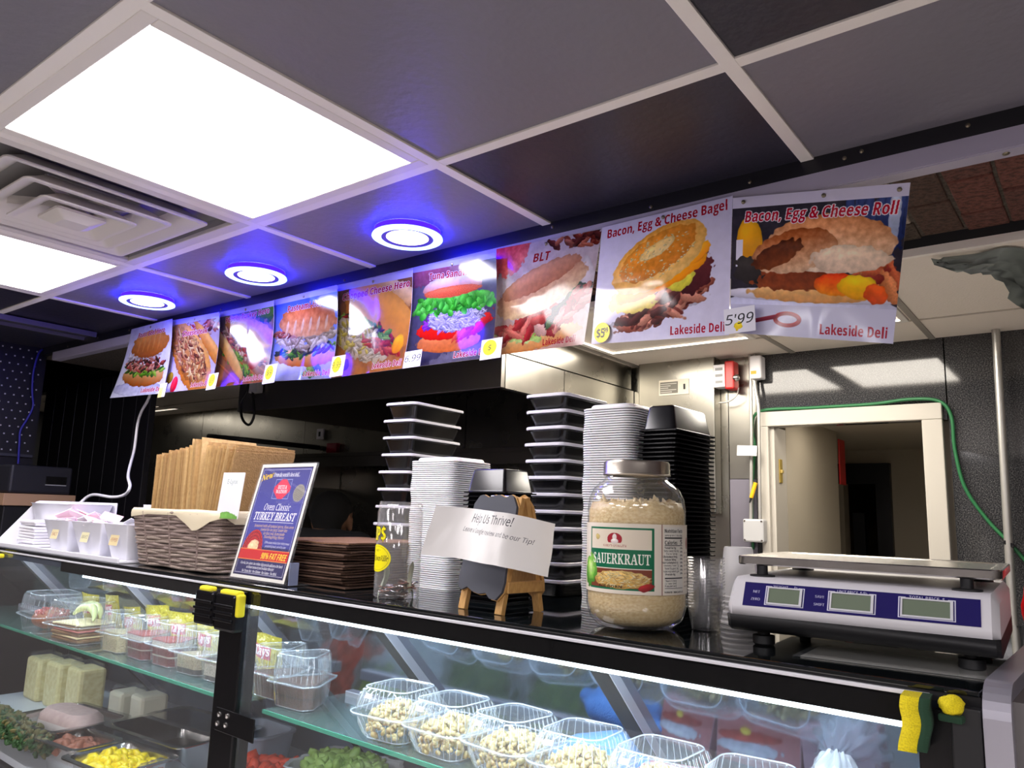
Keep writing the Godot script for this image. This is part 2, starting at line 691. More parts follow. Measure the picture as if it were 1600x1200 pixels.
func panel_lamp(x0: float, x1: float, z0: float, z1: float, y: float, color: Color, e: float, label: String, edge := 0.03, group := "") -> void:
	var o := thing("ceiling_light", v((x0 + x1) / 2, y, (z0 + z1) / 2), 0, label, "ceiling light", group)
	var w := x1 - x0
	var l := z1 - z0
	var st := begin()
	for s in [-1.0, 1.0]:
		add_box(st, Vector3(w, 0.03, edge), Transform3D(Basis(), Vector3(0, 0.012, s * (l - edge) / 2)), 0.002)
		add_box(st, Vector3(edge, 0.03, l - edge * 2), Transform3D(Basis(), Vector3(s * (w - edge) / 2, 0.012, 0)), 0.002)
	part(o, "frame", done(st), M.lamp_frame)
	part(o, "diffuser", bx(Vector3(w - edge * 2, 0.006, l - edge * 2)), glow(color, 3.0), Vector3(0, 0.009, 0))
	area(o, Vector3(0, 0.003, 0), Vector2(w - edge * 2, l - edge * 2), color, e)

const GX := -2.2372
const GZ := -1.045
const G := 0.61

func ceiling_lamps() -> void:
	var cool := Color(1.0, 0.98, 0.99)
	panel_lamp(GX + G + 0.012, GX + 2 * G - 0.012, GZ + 0.012, GZ + G - 0.012, 0.687, cool, SHOP_PANEL, "square white LED ceiling panel nearest to the camera, right of the air vent", 0.026)
	panel_lamp(GX - G + 0.012, GX - 0.012, GZ + 0.012, GZ + G - 0.012, 0.687, cool, SHOP_PANEL, "square white LED ceiling panel at the left edge, beyond the air vent", 0.026)
	for p in [[4, 3], [0, 3], [2, 5], [-1, 6], [6, 4], [4, 6], [1, 4], [5, 2]]:
		panel_lamp(GX + G * p[0] + 0.012, GX + G * (p[0] + 1) - 0.012, GZ + G * p[1] + 0.012, GZ + G * (p[1] + 1) - 0.012, 0.687, cool, FAR_PANEL, "square white LED ceiling panel over the shop floor behind the camera", 0.026, "ceiling panels behind the camera")
	var warm := Color(1.0, 0.965, 0.91)
	panel_lamp(-1.44, -0.885, -2.46, -1.88, 0.598, warm, KITCHEN_PANEL, "kitchen ceiling light showing as a bright strip under the bagel poster", 0.02)
	panel_lamp(-0.835, -0.425, -2.46, -1.88, 0.598, warm, KITCHEN_PANEL * 0.75, "kitchen ceiling light hidden behind the rightmost poster", 0.02)
	panel_lamp(-5.3, -4.7, -2.6, -2.0, 0.598, warm, KITCHEN_PANEL * 0.22, "kitchen ceiling light over the far left corner by the hood", 0.02)
	var names := ["nearest and rightmost round downlight with a blue glowing rim", "middle round downlight with a blue glowing rim", "farthest and leftmost round downlight with a blue glowing rim"]
	var at := [Vector2(-1.34, -1.284), Vector2(-1.96, -1.271), Vector2(-2.556, -1.248)]
	for k in 3:
		var o := thing("downlight", v(at[k].x, 0.6855, at[k].y), 0, names[k], "downlight")
		part(o, "rim", lathe([[0.083, 0.003], [0.083, -0.004], [0.0845, -0.010], [0.0875, -0.012]], 40, false, false), glow(Color(0.03, 0.005, 1.0), 40.0))
		part(o, "ring", lathe([[0.065, -0.0165], [0.068, -0.018], [0.084, -0.018], [0.0885, -0.0155], [0.0875, -0.012]], 40, false, false, 9.0), glow(Color(0.66, 0.80, 1.0), 2.4))
		part(o, "groove", lathe([[0.053, -0.0145], [0.065, -0.0165]], 40, false, false), mat(col(96, 84, 150), 0.4))
		part(o, "lens", lathe([[0.001, -0.0155], [0.04, -0.0155], [0.053, -0.0145]], 40, false, false, 9.0), glow(Color(1.0, 0.99, 1.0), 4.0))
		area(o, Vector3(0, -0.021, 0), Vector2(0.1, 0.1), Color(0.95, 0.95, 1.0), SPOT_WHITE)
		var l := OmniLight3D.new()
		l.name = "blue_light"
		o.add_child(l)
		l.position = Vector3(0, -0.16, 0)
		l.light_color = Color(0.22, 0.12, 1.0)
		l.light_energy = SPOT_BLUE
		l.light_size = 0.04
		l.omni_range = 8.0
		l.omni_attenuation = 2.0
		l.shadow_enabled = true

func bar(o: Node, x0: float, x1: float, y0: float, y1: float, z0: float, z1: float, n: String, m: Material, bev := 0.0) -> void:
	part(o, n, bx(Vector3(x1 - x0, y1 - y0, z1 - z0), bev), m, v((x0 + x1) / 2, (y0 + y1) / 2, (z0 + z1) / 2) - o.position)

func root(n: String, label: String) -> Node3D:
	return thing(n, Vector3.ZERO, 0, label, "", "", "structure")

func shell() -> void:
	var a := root("floor", "")
	bar(a, -6.0, 3.0, -UP - 0.1, -UP, -7.0, 3.5, "floor_slab", M.floor)
	a = root("wall_back", "")
	bar(a, -4.0, 2.8, -UP, 0.8, 3.23, 3.35, "wall_board", M.wall)
	a = root("wall_right", "")
	bar(a, 2.64, 2.76, -UP, 0.8, -2.85, 3.35, "wall_board", M.wall)
	a = root("wall_left", "black end wall with pegboard at the left edge")
	bar(a, -4.02, -3.9, -UP, 0.8, -1.46, 3.35, "wall_board", M.wall)
	bar(a, -3.9, -3.89, -0.3, 0.687, -1.46, -0.6, "dark_board", M.black_paint)
	# ---- ceiling: black and grey tiles in a white grid
	a = root("ceiling", "suspended ceiling of dark grey and black tiles in a white grid")
	bar(a, -4.05, 2.8, 0.72, 0.82, -1.5, 3.35, "ceiling_slab", M.dark)
	var tile := bx(Vector3(G - 0.016, 0.012, G - 0.016))
	var lit := {Vector2i(1, 0): 1, Vector2i(-1, 0): 1, Vector2i(4, 3): 1, Vector2i(0, 3): 1, Vector2i(2, 5): 1, Vector2i(-1, 6): 1, Vector2i(6, 4): 1, Vector2i(4, 6): 1, Vector2i(1, 4): 1, Vector2i(5, 2): 1, Vector2i(0, 0): 2}
	var black := {Vector2i(2, -1): 1, Vector2i(3, 0): 1, Vector2i(-2, -1): 1, Vector2i(-2, 0): 1, Vector2i(-3, -1): 1, Vector2i(-3, 0): 1, Vector2i(4, 1): 1, Vector2i(5, 0): 1}
	for i in range(-3, 8):
		for j in range(-1, 7):
			var id := Vector2i(i, j)
			if lit.has(id): continue
			var m: Material = M.tile_black if black.has(id) else M.tile_grey
			var x0 := maxf(GX + i * G, -3.9)
			var x1 := GX + (i + 1) * G
			var z0 := maxf(GZ + j * G, -1.43)
			var z1 := GZ + (j + 1) * G
			if x1 - x0 > 0.6 and z1 - z0 > 0.6:
				part(a, "ceiling_tile", tile, m, v((x0 + x1) / 2, 0.695, (z0 + z1) / 2))
			else:
				bar(a, x0, x1, 0.689, 0.701, z0, z1, "ceiling_tile", m)
	for i in range(-2, 9):
		bar(a, GX + i * G - 0.0125, GX + i * G + 0.0125, 0.6845, 0.692, -1.43, 3.23, "grid_bar", M.bar, 0.001)
	for j in range(0, 8):
		bar(a, -3.9, 2.64, 0.685, 0.6925, GZ + j * G - 0.0125, GZ + j * G + 0.0125, "grid_bar", M.bar, 0.001)
	# ---- a ceiling channel at the far left
	a = thing("ceiling_channel", v(-3.33, 0.684, -1.22), 0, "pale metal double rail under the black ceiling tile at far left", "ceiling rail")
	var rm := mat(col(92, 88, 108), 0.45)
	part(a, "rail", bx(Vector3(0.012, 0.02, 0.36)), rm, Vector3(-0.05, -0.01, 0))
	part(a, "rail", bx(Vector3(0.012, 0.02, 0.36)), rm, Vector3(0.06, -0.01, 0))
	part(a, "web", bx(Vector3(0.1, 0.006, 0.36)), mat(col(58, 56, 66), 0.5), Vector3(0.005, -0.004, 0))
	# ---- black fascia with the white angle under it
	a = root("trim_1", "black fascia board under the ceiling edge, screwed along its length")
	bar(a, -3.9, 2.64, 0.655, 0.74, -1.46, -1.43, "fascia_board", M.black_paint)
	for x in [-3.6, -3.32, -3.05, -2.75, -2.4, -1.75, -1.0, -0.74, -0.52, -0.34, -0.31, -0.14, -0.02, 0.1]:
		part(a, "screw", lathe([[0.004, 0.0], [0.004, 0.0015], [0.001, 0.003]], 8), M.screw, v(x, 0.672 + 0.006 * sin(x * 37), -1.43), Vector3(PI / 2, 0, 0))
	a = root("trim_2", "white metal angle along the underside of the black fascia")
	bar(a, -3.75, 2.64, 0.622, 0.656, -1.4325, -1.429, "face_strip", M.trim)
	bar(a, -3.75, 2.64, 0.620, 0.624, -1.466, -1.4325, "under_strip", M.trim)
	part(a, "screw", lathe([[0.006, 0.0], [0.005, -0.002], [0.001, -0.003]], 10), M.screw, v(-0.09, 0.62, -1.448))
	# ---- brick soffit between shop and kitchen
	a = root("ceiling", "strip of dark red and brown bricks laid flat over the kitchen opening")
	bar(a, -3.9, 2.64, 0.642, 0.76, -1.86, -1.46, "mortar_bed", tri(mat(col(104, 94, 84), 0.9), 5.0, noise_tex(0.06, 31, [col(150, 150, 150), col(255, 255, 255)]), noise_tex(0.09, 33, [], true, 6.0), 0.8))
	var rng := RandomNumberGenerator.new()
	rng.seed = 5
	var bt := noise_tex(0.04, 34, [col(110, 100, 96), col(215, 205, 200), col(255, 255, 255)], false, 1.0, 256)
	var bn := noise_tex(0.07, 35, [], true, 6.0)
	var bm := []
	for k in [col(112, 70, 62), col(104, 74, 64), col(94, 70, 60), col(122, 74, 64), col(88, 76, 66), col(190, 180, 168)]:
		bm.append(tri(mat(k, 0.85), 6.0, bt, bn, 0.7))
	var bmesh := []
	for k in 3:
		bmesh.append(bx(Vector3(0.0785 - 0.002 * k, 0.03, 0.184 - 0.003 * k), 0.004))
	for i in range(-12, 16):
		var x := -0.24 + i * 0.083
		for j in range(-1, 3):
			var z := -1.46 - 0.1 - 0.19 * j + (0.095 if i % 2 else 0.0)
			if z > -1.39 or z < -1.93: continue
			var pale := x < -0.30 and rng.randf() < 0.7
			var zz0 := maxf(z - 0.092, -1.855)
			var zz1 := minf(z + 0.092, -1.468)
			var me: Mesh = bmesh[rng.randi() % 3] if zz1 - zz0 > 0.18 else bx(Vector3(0.077, 0.03, zz1 - zz0), 0.004)
			part(a, "brick", me, bm[5] if pale else bm[rng.randi() % 5], v(x, 0.652 - rng.randf() * 0.004, (zz0 + zz1) / 2), Vector3(0, rng.randf_range(-0.02, 0.02), 0))
	# ---- pegboard at the far left
	a = thing("pegboard", v(-3.885, 0.44, -1.2), 0, "black pegboard with rows of pale holes on the left end wall", "pegboard")
	part(a, "board", bx(Vector3(0.008, 0.5, 0.5)), M.black_paint)
	part(a, "edge_strip", bx(Vector3(0.012, 0.012, 0.5)), mat(col(60, 60, 72), 0.4), Vector3(0.002, -0.252, 0))
	var st := begin()
	for i in 14:
		for j in 14:
			add_box(st, Vector3(0.002, 0.006, 0.006), Transform3D(Basis(), Vector3(0.0045, -0.23 + j * 0.0353, -0.23 + (i + 0.5 * (j % 2)) * 0.0353)))
	var ho := part(a, "peg_hole", done(st), mat(col(190, 186, 200), 0.6))
	tag(ho, "", "", "", "stuff")
	# ---- air vent
	a = thing("air_vent", v(GX + G / 2, 0.687, GZ + G / 2), 0, "square stepped white air vent in the ceiling between the two lit panels", "air vent")
	st = begin()
	for s in [-1.0, 1.0]:
		add_box(st, Vector3(0.586, 0.012, 0.03), Transform3D(Basis(), Vector3(0, 0.004, s * 0.278)), 0.002)
		add_box(st, Vector3(0.03, 0.012, 0.526), Transform3D(Basis(), Vector3(s * 0.278, 0.004, 0)), 0.002)
	part(a, "frame", done(st), M.vent)
	part(a, "duct_box", bx(Vector3(0.53, 0.004, 0.53)), mat(col(130, 128, 128), 0.5), Vector3(0, 0.03, 0))
	for s in [-1.0, 1.0]:
		part(a, "duct_wall", bx(Vector3(0.54, 0.03, 0.004)), mat(col(150, 148, 148), 0.5), Vector3(0, 0.016, s * 0.266))
		part(a, "duct_wall", bx(Vector3(0.004, 0.03, 0.54)), mat(col(150, 148, 148), 0.5), Vector3(s * 0.266, 0.016, 0))
	for k in 3:
		var h: float = [0.225, 0.165, 0.108][k]
		var y := -0.004 - 0.008 * k
		var rings := []
		for p in [[h - 0.055, y + 0.034], [h - 0.052, y + 0.036], [h, y], [h, y - 0.004], [h - 0.012, y - 0.004], [h - 0.055, y + 0.032]]:
			rings.append(ring_at(rr(p[0] * 2, p[0] * 2, 0.012, 2), p[1]))
		rings.reverse()
		part(a, "louvre", loft(rings, false, false), M.vent)
	part(a, "centre_plate", loft([ring_at(rr(0.06, 0.06, 0.006, 2), -0.036), ring_at(rr(0.115, 0.115, 0.008, 2), -0.022), ring_at(rr(0.115, 0.115, 0.008, 2), -0.016)]), M.vent)
	for s in [-1.0, 1.0]:
		part(a, "stay", bx(Vector3(0.3, 0.02, 0.006)), M.vent, Vector3(0, 0.018, 0), Vector3(0, PI / 4 * s, 0))

# ---------------------------------------------------------------- kitchen
func kitchen() -> void:
	var a := root("ceiling", "white tiled kitchen ceiling behind the fascia")
	bar(a, -6.0, 2.8, 0.614, 0.76, -2.9, -1.86, "ceiling_slab", M.dark)
	var xs := [-5.9, -5.127, -4.517, -3.907, -3.297, -2.687, -2.077, -1.467, -0.857, -0.41, 0.2, 0.81, 1.42, 2.03, 2.64]
	for i in xs.size() - 1:
		for z in [[-2.47, -1.862], [-2.75, -2.474]]:
			bar(a, xs[i] + 0.002, xs[i + 1] - 0.002, 0.602, 0.612, z[0], z[1], "ceiling_tile", M.white_tile)
	bar(a, -6.0, 2.64, 0.598, 0.616, -1.866, -1.852, "edge_trim", M.bar)
	for x in [-1.467, -0.857, -0.41, 0.2]:
		bar(a, x - 0.009, x + 0.009, 0.5985, 0.603, -2.75, -1.866, "grid_bar", mat(col(150, 142, 134), 0.5))
	bar(a, -6.0, 2.64, 0.599, 0.603, -2.476, -2.468, "grid_bar", mat(col(190, 180, 168), 0.5))
	bar(a, -6.0, 2.64, 0.60, 0.76, -1.868, -1.856, "riser", M.dark)
	# ---- rear wall: steel sheets, then speckled black board with the doorway
	a = root("wall_rear", "rear kitchen wall of steel sheets and glossy speckled black boards")
	var b := [-5.9, -4.7, -3.62, -2.4, -1.46, -1.10]
	for i in 5: bar(a, b[i] + 0.002, b[i + 1] - 0.002, -UP, 0.612, -2.79, -2.75, "steel_sheet", M.steel)
	bar(a, -1.098, -0.972, -UP, 0.612, -2.79, -2.752, "speckled_board", M.speckled)
	bar(a, -1.098, -0.99, 0.15, 0.612, -2.752, -2.748, "steel_sheet", M.steel)
	bar(a, -1.098, -1.0, -UP, 0.148, -2.752, -2.747, "grey_sheet", mat(col(120, 116, 128), 0.4, 0.3))
	bar(a, -0.972, -0.382, 0.335, 0.612, -2.79, -2.75, "speckled_board", M.speckled)
	bar(a, -0.378, 0.8, -UP, 0.612, -2.79, -2.75, "speckled_board", M.speckled)
	bar(a, 0.804, 2.7, -UP, 0.612, -2.79, -2.75, "speckled_board", M.speckled)
	a = root("wall_left", "")
	bar(a, -6.02, -5.9, -UP, 0.76, -2.9, -1.43, "wall_board", M.dark)
	bar(a, -5.95, -4.0, -UP, 0.76, -1.49, -1.45, "partition", M.dark)
	# ---- black plank partition seen beyond the end wall
	a = root("wall_planks", "tall black plank partition behind the condiment tray")
	for k in 9:
		bar(a, -4.66 + k * 0.13, -4.66 + k * 0.13 + 0.128, -UP, 0.61, -1.80 - 0.003 * (k % 2), -1.77, "plank", M.black_paint, 0.002)
	# ---- doorway and the passage behind it
	a = root("door_1", "cream framed doorway in the speckled wall, open to a dim passage")
	bar(a, -0.975, -0.393, 0.335, 0.388, -2.75, -2.725, "door_head", M.cream, 0.003)
	bar(a, -0.975, -0.945, -UP, 0.335, -2.75, -2.725, "door_jamb", M.cream, 0.003)
	bar(a, -0.452, -0.393, -UP, 0.335, -2.75, -2.725, "door_jamb", M.cream, 0.003)
	bar(a, -0.955, -0.93, -UP, 0.335, -2.87, -2.745, "door_jamb", M.cream)
	bar(a, -0.452, -0.43, -UP, 0.335, -2.87, -2.745, "door_jamb", M.cream)
	part(a, "strike_plate", bx(Vector3(0.004, 0.085, 0.03), 0.001), mat(col(196, 170, 90), 0.4, 0.5), v(-0.928, 0.18, -2.8))
	part(a, "latch", bx(Vector3(0.012, 0.012, 0.018), 0.002), mat(col(210, 186, 110), 0.4, 0.5), v(-0.925, 0.178, -2.8))
	a = root("wall_passage", "dim beige passage walls seen through the doorway")
	bar(a, -1.1, -0.93, -UP, 0.45, -3.56, -2.872, "wall_board", M.corridor)
	bar(a, -1.1, -0.956, -UP, 0.45, -2.872, -2.792, "wall_board", M.corridor)
	bar(a, -2.2, -0.93, 0.42, 0.5, -3.6, -2.79, "ceiling_board", M.corridor)
	bar(a, -2.2, 0.1, 0.40, 0.5, -5.2, -2.79, "ceiling_board", M.corridor)
	bar(a, -0.42, -0.3, -UP, 0.45, -2.98, -2.79, "wall_board", M.corridor)
	bar(a, -0.32, -0.2, -UP, 0.45, -4.6, -2.9, "wall_board", M.corridor)
	bar(a, -0.905, -0.3, -UP, 0.45, -4.6, -4.5, "wall_board", M.corridor)
	bar(a, -2.3, -1.15, -UP, 0.45, -4.6, -4.5, "wall_board", M.corridor)
	bar(a, -2.3, -2.2, -UP, 0.45, -5.3, -3.5, "wall_board", M.corridor)
	bar(a, -2.3, 0.1, -UP, 0.45, -6.4, -6.3, "wall_board", mat(col(110, 84, 60), 0.8))
	bar(a, -1.16, -0.9, 0.27, 0.45, -4.6, -4.5, "wall_board", M.corridor)
	a = root("door_2", "black door frame deep in the passage")
	bar(a, -1.2, -0.905, 0.215, 0.325, -4.5, -4.46, "door_head", M.black_paint)
	bar(a, -0.978, -0.905, -UP, 0.215, -4.5, -4.46, "door_jamb", M.black_paint)
	bar(a, -1.25, -1.19, -UP, 0.325, -4.5, -4.46, "door_jamb", M.black_paint)
	bar(a, -1.12, -1.06, -UP, 0.06, -4.6, -4.55, "door_stile", M.black_paint)
	var lamp := thing("passage_light", v(-0.7, 0.392, -3.0), 0, "small ceiling light in the passage behind the doorway", "ceiling light")
	part(lamp, "diffuser", bx(Vector3(0.2, 0.01, 0.2)), glow(Color(1, 0.9, 0.75), 0.5), Vector3(0, 0.006, 0))
	area(lamp, Vector3(0, -0.002, 0), Vector2(0.2, 0.2), Color(1, 0.95, 0.88), 0.10)
	var rt := solo("red_tape", bx(Vector3(0.006, 0.20, 0.09), 0.001), M.red_gloss, v(-0.926, 0.27, -3.62), Vector3.ZERO, "strip of red tape on the corner of the passage wall", "tape")
	rt.position.x = -0.927
	# ---- exhaust hood
	a = thing("exhaust_hood", v(-2.22, 0.393, -1.88), 0, "long steel exhaust hood hanging over the cooking line behind the posters", "exhaust hood")
	bar(a, -2.95, -1.5, 0.393, 0.595, -1.9, -1.88, "front_panel", M.steel_dark, 0.002)
	bar(a, -1.52, -1.498, 0.393, 0.505, -2.235, -1.9, "side_panel", M.steel)
	bar(a, -1.52, -1.498, 0.393, 0.505, -2.745, -2.239, "side_panel", M.steel)
	bar(a, -1.52, -1.496, 0.509, 0.6, -2.72, -1.9, "upper_panel", M.steel)
	bar(a, -2.95, -2.93, 0.393, 0.595, -2.745, -1.9, "side_panel", M.steel_dark)
	bar(a, -2.93, -1.52, 0.56, 0.58, -2.745, -1.9, "top_panel", M.dark)
	# ---- fire suppression cabinet beside it
	a = thing("steel_cabinet", v(-1.29, 0.36, -2.70), 0, "tall stainless steel cabinet with a rating plate on the rear wall", "cabinet")
	bar(a, -1.446, -1.13, 0.02, 0.608, -2.748, -2.69, "body", M.steel, 0.004)
	bar(a, -1.355, -1.23, 0.468, 0.528, -2.69, -2.687, "plate", mat(col(214, 206, 190), 0.4))
	bar(a, -1.35, -1.275, 0.475, 0.52, -2.687, -2.6865, "printed_field", mat(col(110, 106, 98), 0.5))
	for k in 5: bar(a, -1.348, -1.30 + 0.02 * sin(k * 2.0), 0.479 + k * 0.008, 0.482 + k * 0.008, -2.6865, -2.686, "printed_line", mat(col(190, 186, 176), 0.5))
	bar(a, -1.252, -1.244, 0.487, 0.508, -2.687, -2.684, "keyhole", M.dark, 0.002)
	# ---- pull station, box, conduits
	a = thing("pull_station", v(-1.08, 0.525, -2.7), 0, "red and white fire pull station with a round knob beside the steel cabinet", "pull station")
	part(a, "white_plate", bx(Vector3(0.045, 0.085, 0.05), 0.003), M.white_plastic, Vector3(-0.025, 0, 0))
	part(a, "red_body", bx(Vector3(0.035, 0.105, 0.055), 0.006), M.red_gloss, Vector3(0.015, 0, 0.002))
	part(a, "knob", lump(Vector3(0.014, 0.014, 0.014), 0.0, 0.1, 1), M.chrome, Vector3(0.038, -0.012, 0.02))
	for k in 3: part(a, "printed_line", bx(Vector3(0.028, 0.01, 0.001)), mat(col(150, 150, 150), 0.5), Vector3(-0.025, 0.025 - k * 0.024, 0.0258))
	solo("steel_cable", tube(smooth([v(-1.045, 0.48, -2.71), v(-1.05, 0.45, -2.70), v(-1.08, 0.43, -2.70), v(-1.118, 0.428, -2.70)]), 0.003, 6), M.pipe, Vector3.ZERO, Vector3.ZERO, "thin metal cable drooping under the red pull station", "cable")
	a = thing("switch_box", v(-0.972, 0.548, -2.71), 0, "white box with a yellow sticker under the kitchen ceiling", "box")
	part(a, "body", bx(Vector3(0.042, 0.085, 0.05), 0.006), M.white_plastic)
	part(a, "sticker", bx(Vector3(0.02, 0.012, 0.001)), mat(col(222, 178, 50), 0.5), Vector3(-0.006, -0.02, 0.0256))
	solo("conduit_pipe", tube([v(-1.0, 0.6, -2.715), v(-1.002, 0.3, -2.715), v(-1.01, 0.0, -2.715)], 0.0065, 8), M.pipe, Vector3.ZERO, Vector3.ZERO, "left of two grey conduit pipes running down to the grey box", "pipe")
	solo("conduit_pipe", tube(smooth([v(-0.984, 0.6, -2.712), v(-0.985, 0.5, -2.712), v(-0.972, 0.42, -2.705), v(-0.968, 0.36, -2.7), v(-0.97, 0.2, -2.7), v(-0.972, 0.0, -2.7)]), 0.0065, 8), M.pipe, Vector3.ZERO, Vector3.ZERO, "right of two grey conduit pipes, bent over the door frame", "pipe")
	a = thing("junction_box", v(-0.994, -0.034, -2.715), 0, "grey junction box at the foot of the two conduit pipes", "junction box")
	part(a, "body", bx(Vector3(0.075, 0.08, 0.05), 0.006), M.grey_plastic)
	for s in [Vector2(1, 1), Vector2(-1, -1), Vector2(1, -1), Vector2(-1, 1)]: part(a, "screw", lathe([[0.004, 0], [0.003, 0.002]], 8), M.chrome, Vector3(s.x * 0.03, s.y * 0.033, 0.025), Vector3(PI / 2, 0, 0))
	solo("white_tape", bx(Vector3(0.072, 0.036, 0.003)), mat(col(220, 218, 216), 0.5), v(-1.01, 0.247, -2.69), Vector3(0, 0, -0.05), "piece of white tape holding the conduit pipes to the wall", "tape")
	a = thing("marker_pen", v(-0.992, 0.098, -2.69), 0, "yellow marker pen stuck beside the conduit pipes", "pen")
	part(a, "barrel", tube([Vector3(0.011, 0.035, 0), Vector3(-0.006, -0.018, 0)], 0.007, 10), mat(col(236, 180, 30), 0.4))
	part(a, "tip", tube([Vector3(-0.006, -0.018, 0), Vector3(-0.012, -0.036, 0)], [0.005, 0.002], 10), M.dark)
	solo("wall_pipe", tube([v(-0.231, 0.6, -2.71), v(-0.236, 0.2, -2.71), v(-0.243, -0.3, -2.71), v(-0.243, -1.0, -2.71)], 0.0115, 12), M.pipe, Vector3.ZERO, Vector3.ZERO, "pale upright pipe on the speckled wall right of the doorway", "pipe")
	var gp := [v(-1.012, -0.1, -2.735), v(-1.013, 0.1, -2.735), v(-0.998, 0.259, -2.735), v(-1.006, 0.33, -2.735), v(-0.975, 0.392, -2.73), v(-0.807, 0.395, -2.735), v(-0.6, 0.396, -2.735), v(-0.484, 0.404, -2.73), v(-0.4, 0.393, -2.73), v(-0.368, 0.342, -2.73), v(-0.365, 0.242, -2.735), v(-0.345, 0.124, -2.735), v(-0.294, 0.029, -2.735), v(-0.236, -0.044, -2.725), v(-0.19, -0.11, -2.73), v(-0.1, -0.25, -2.73)]
	solo("green_cable", tube(smooth(gp, 5), 0.0055, 8), mat(col(40, 110, 66), 0.4), Vector3.ZERO, Vector3.ZERO, "green cable running over the door frame and down the speckled wall", "cable")
	solo("cable_tie", bx(Vector3(0.03, 0.012, 0.03), 0.002), M.black_plastic, v(-0.238, -0.044, -2.715), Vector3(0, 0, -0.5), "black tie holding the green cable to the upright pipe", "tie")
	# ---- crumpled dark plastic under the kitchen ceiling
	var no := FastNoiseLite.new()
	no.seed = 4
	no.frequency = 6.0
	var tm := pane(col(70, 78, 76), 0.55, 0.3)
	tm = mat(col(120, 128, 124), 0.25)
	var ridge := [Vector3(-0.27, 0.585, -1.885), Vector3(-0.215, 0.56, -1.9), Vector3(-0.165, 0.55, -1.92), Vector3(-0.14, 0.53, -2.02), Vector3(-0.12, 0.50, -2.16), Vector3(-0.06, 0.49, -2.3), Vector3(0.1, 0.5, -2.42)]
	var top := [Vector3(-0.25, 0.597, -1.89), Vector3(-0.19, 0.597, -1.90), Vector3(-0.13, 0.597, -1.89), Vector3(-0.09, 0.597, -1.95), Vector3(-0.07, 0.597, -2.1), Vector3(-0.02, 0.597, -2.22), Vector3(0.12, 0.597, -2.36)]
	var ra := smooth(ridge, 4)
	var ta := smooth(top, 4)
	var tarp := func(s, t):
		var k := clampi(int(s * (ra.size() - 1) + 0.5), 0, ra.size() - 1)
		var p: Vector3 = ta[k].lerp(ra[k], t)
		p += Vector3(no.get_noise_3d(s * 3, t, 1), 0.4 * no.get_noise_3d(s * 3, t, 5) - 0.012 * sin(t * 3.1), no.get_noise_3d(s * 3, t, 9)) * 0.035 * t
		return v(p.x, p.y, p.z)
	solo("plastic_sheet", sheet(24, 10, tarp, 0.001, tm, tm), null, Vector3.ZERO, Vector3.ZERO, "crumpled grey-green plastic sheet hanging under the kitchen ceiling at right", "plastic sheet")
	# ---- cooking line under the hood, mostly hidden
	a = thing("steel_shelf", v(-3.0, 0.27, -2.6), 0, "dark steel wall shelf under the hood above the bending person", "shelf")
	bar(a, -3.45, -1.6, 0.25, 0.27, -2.74, -2.5, "board", M.steel_dark, 0.002)
	bar(a, -3.45, -1.6, 0.20, 0.25, -2.505, -2.5, "lip", M.steel_dark)
	for x in [-3.3, -1.75]: bar(a, x, x + 0.02, 0.1, 0.25, -2.745, -2.52, "bracket", M.steel_dark)
	a = thing("cooking_range", v(-2.2, -UP, -2.4), 0, "dark steel cooking range under the hood behind the counter", "range")
	bar(a, -2.9, -1.5, -UP + 0.1, -0.62, -2.74, -2.42, "body", M.steel_dark, 0.005)
	bar(a, -2.92, -1.48, -0.62, -0.58, -2.745, -2.36, "hotplate", M.steel_dark, 0.005)
	for k in 4: part(a, "knob", lathe([[0.02, 0], [0.02, 0.02], [0.016, 0.024]], 16), M.black_plastic, v(-2.7 + k * 0.3, -0.7, -2.42) - a.position, Vector3(PI / 2, 0, 0))
	for x in [-2.85, -1.55]:
		for z in [-2.7, -2.46]: part(a, "foot", lathe([[0.02, 0], [0.02, 0.1]], 12), M.black_soft, v(x, -UP, z) - a.position)
	a = thing("prep_table", v(-0.5, -UP, -1.95), 0, "white topped steel prep table in the kitchen, hidden behind the counter", "table")
	bar(a, -1.3, 0.5, -0.68, -0.64, -2.2, -1.72, "table_top", mat(col(236, 232, 224), 0.5), 0.003)
	for x in [-1.26, 0.42]:
		for z in [-2.17, -1.79]: bar(a, x, x + 0.04, -UP, -0.68, z, z + 0.04, "leg", M.steel_dark)
	a = thing("wall_outlet", v(-3.46, 0.402, -2.735), 0, "small white outlet on the steel wall under the hood", "outlet")
	part(a, "plate", bx(Vector3(0.055, 0.06, 0.012), 0.003), M.white_plastic)
	part(a, "socket", bx(Vector3(0.016, 0.026, 0.002)), M.dark, Vector3(0, 0, 0.0065))
	solo("red_switch", bx(Vector3(0.085, 0.055, 0.03), 0.006), mat(col(150, 16, 50), 0.4), v(-3.343, 0.32, -2.735), Vector3.ZERO, "dark red switch plate on the steel wall under the hood", "switch")
	solo("black_rod", tube([v(-3.86, 0.362, -2.3), v(-3.5, 0.33, -2.3), v(-3.48, 0.328, -2.4), v(-3.48, 0.328, -2.745)], 0.014, 10), M.black_soft, Vector3.ZERO, Vector3.ZERO, "black rod showing above the paper bags before the steel wall", "rod")
	# ---- plug with a black loop of cable under the posters
	a = thing("plug_adapter", v(-2.80, 0.488, -1.862), 0, "pale plug adapter with a loop of black cable hanging under the posters", "plug")
	part(a, "adapter", bx(Vector3(0.06, 0.05, 0.03), 0.004), M.grey_plastic)
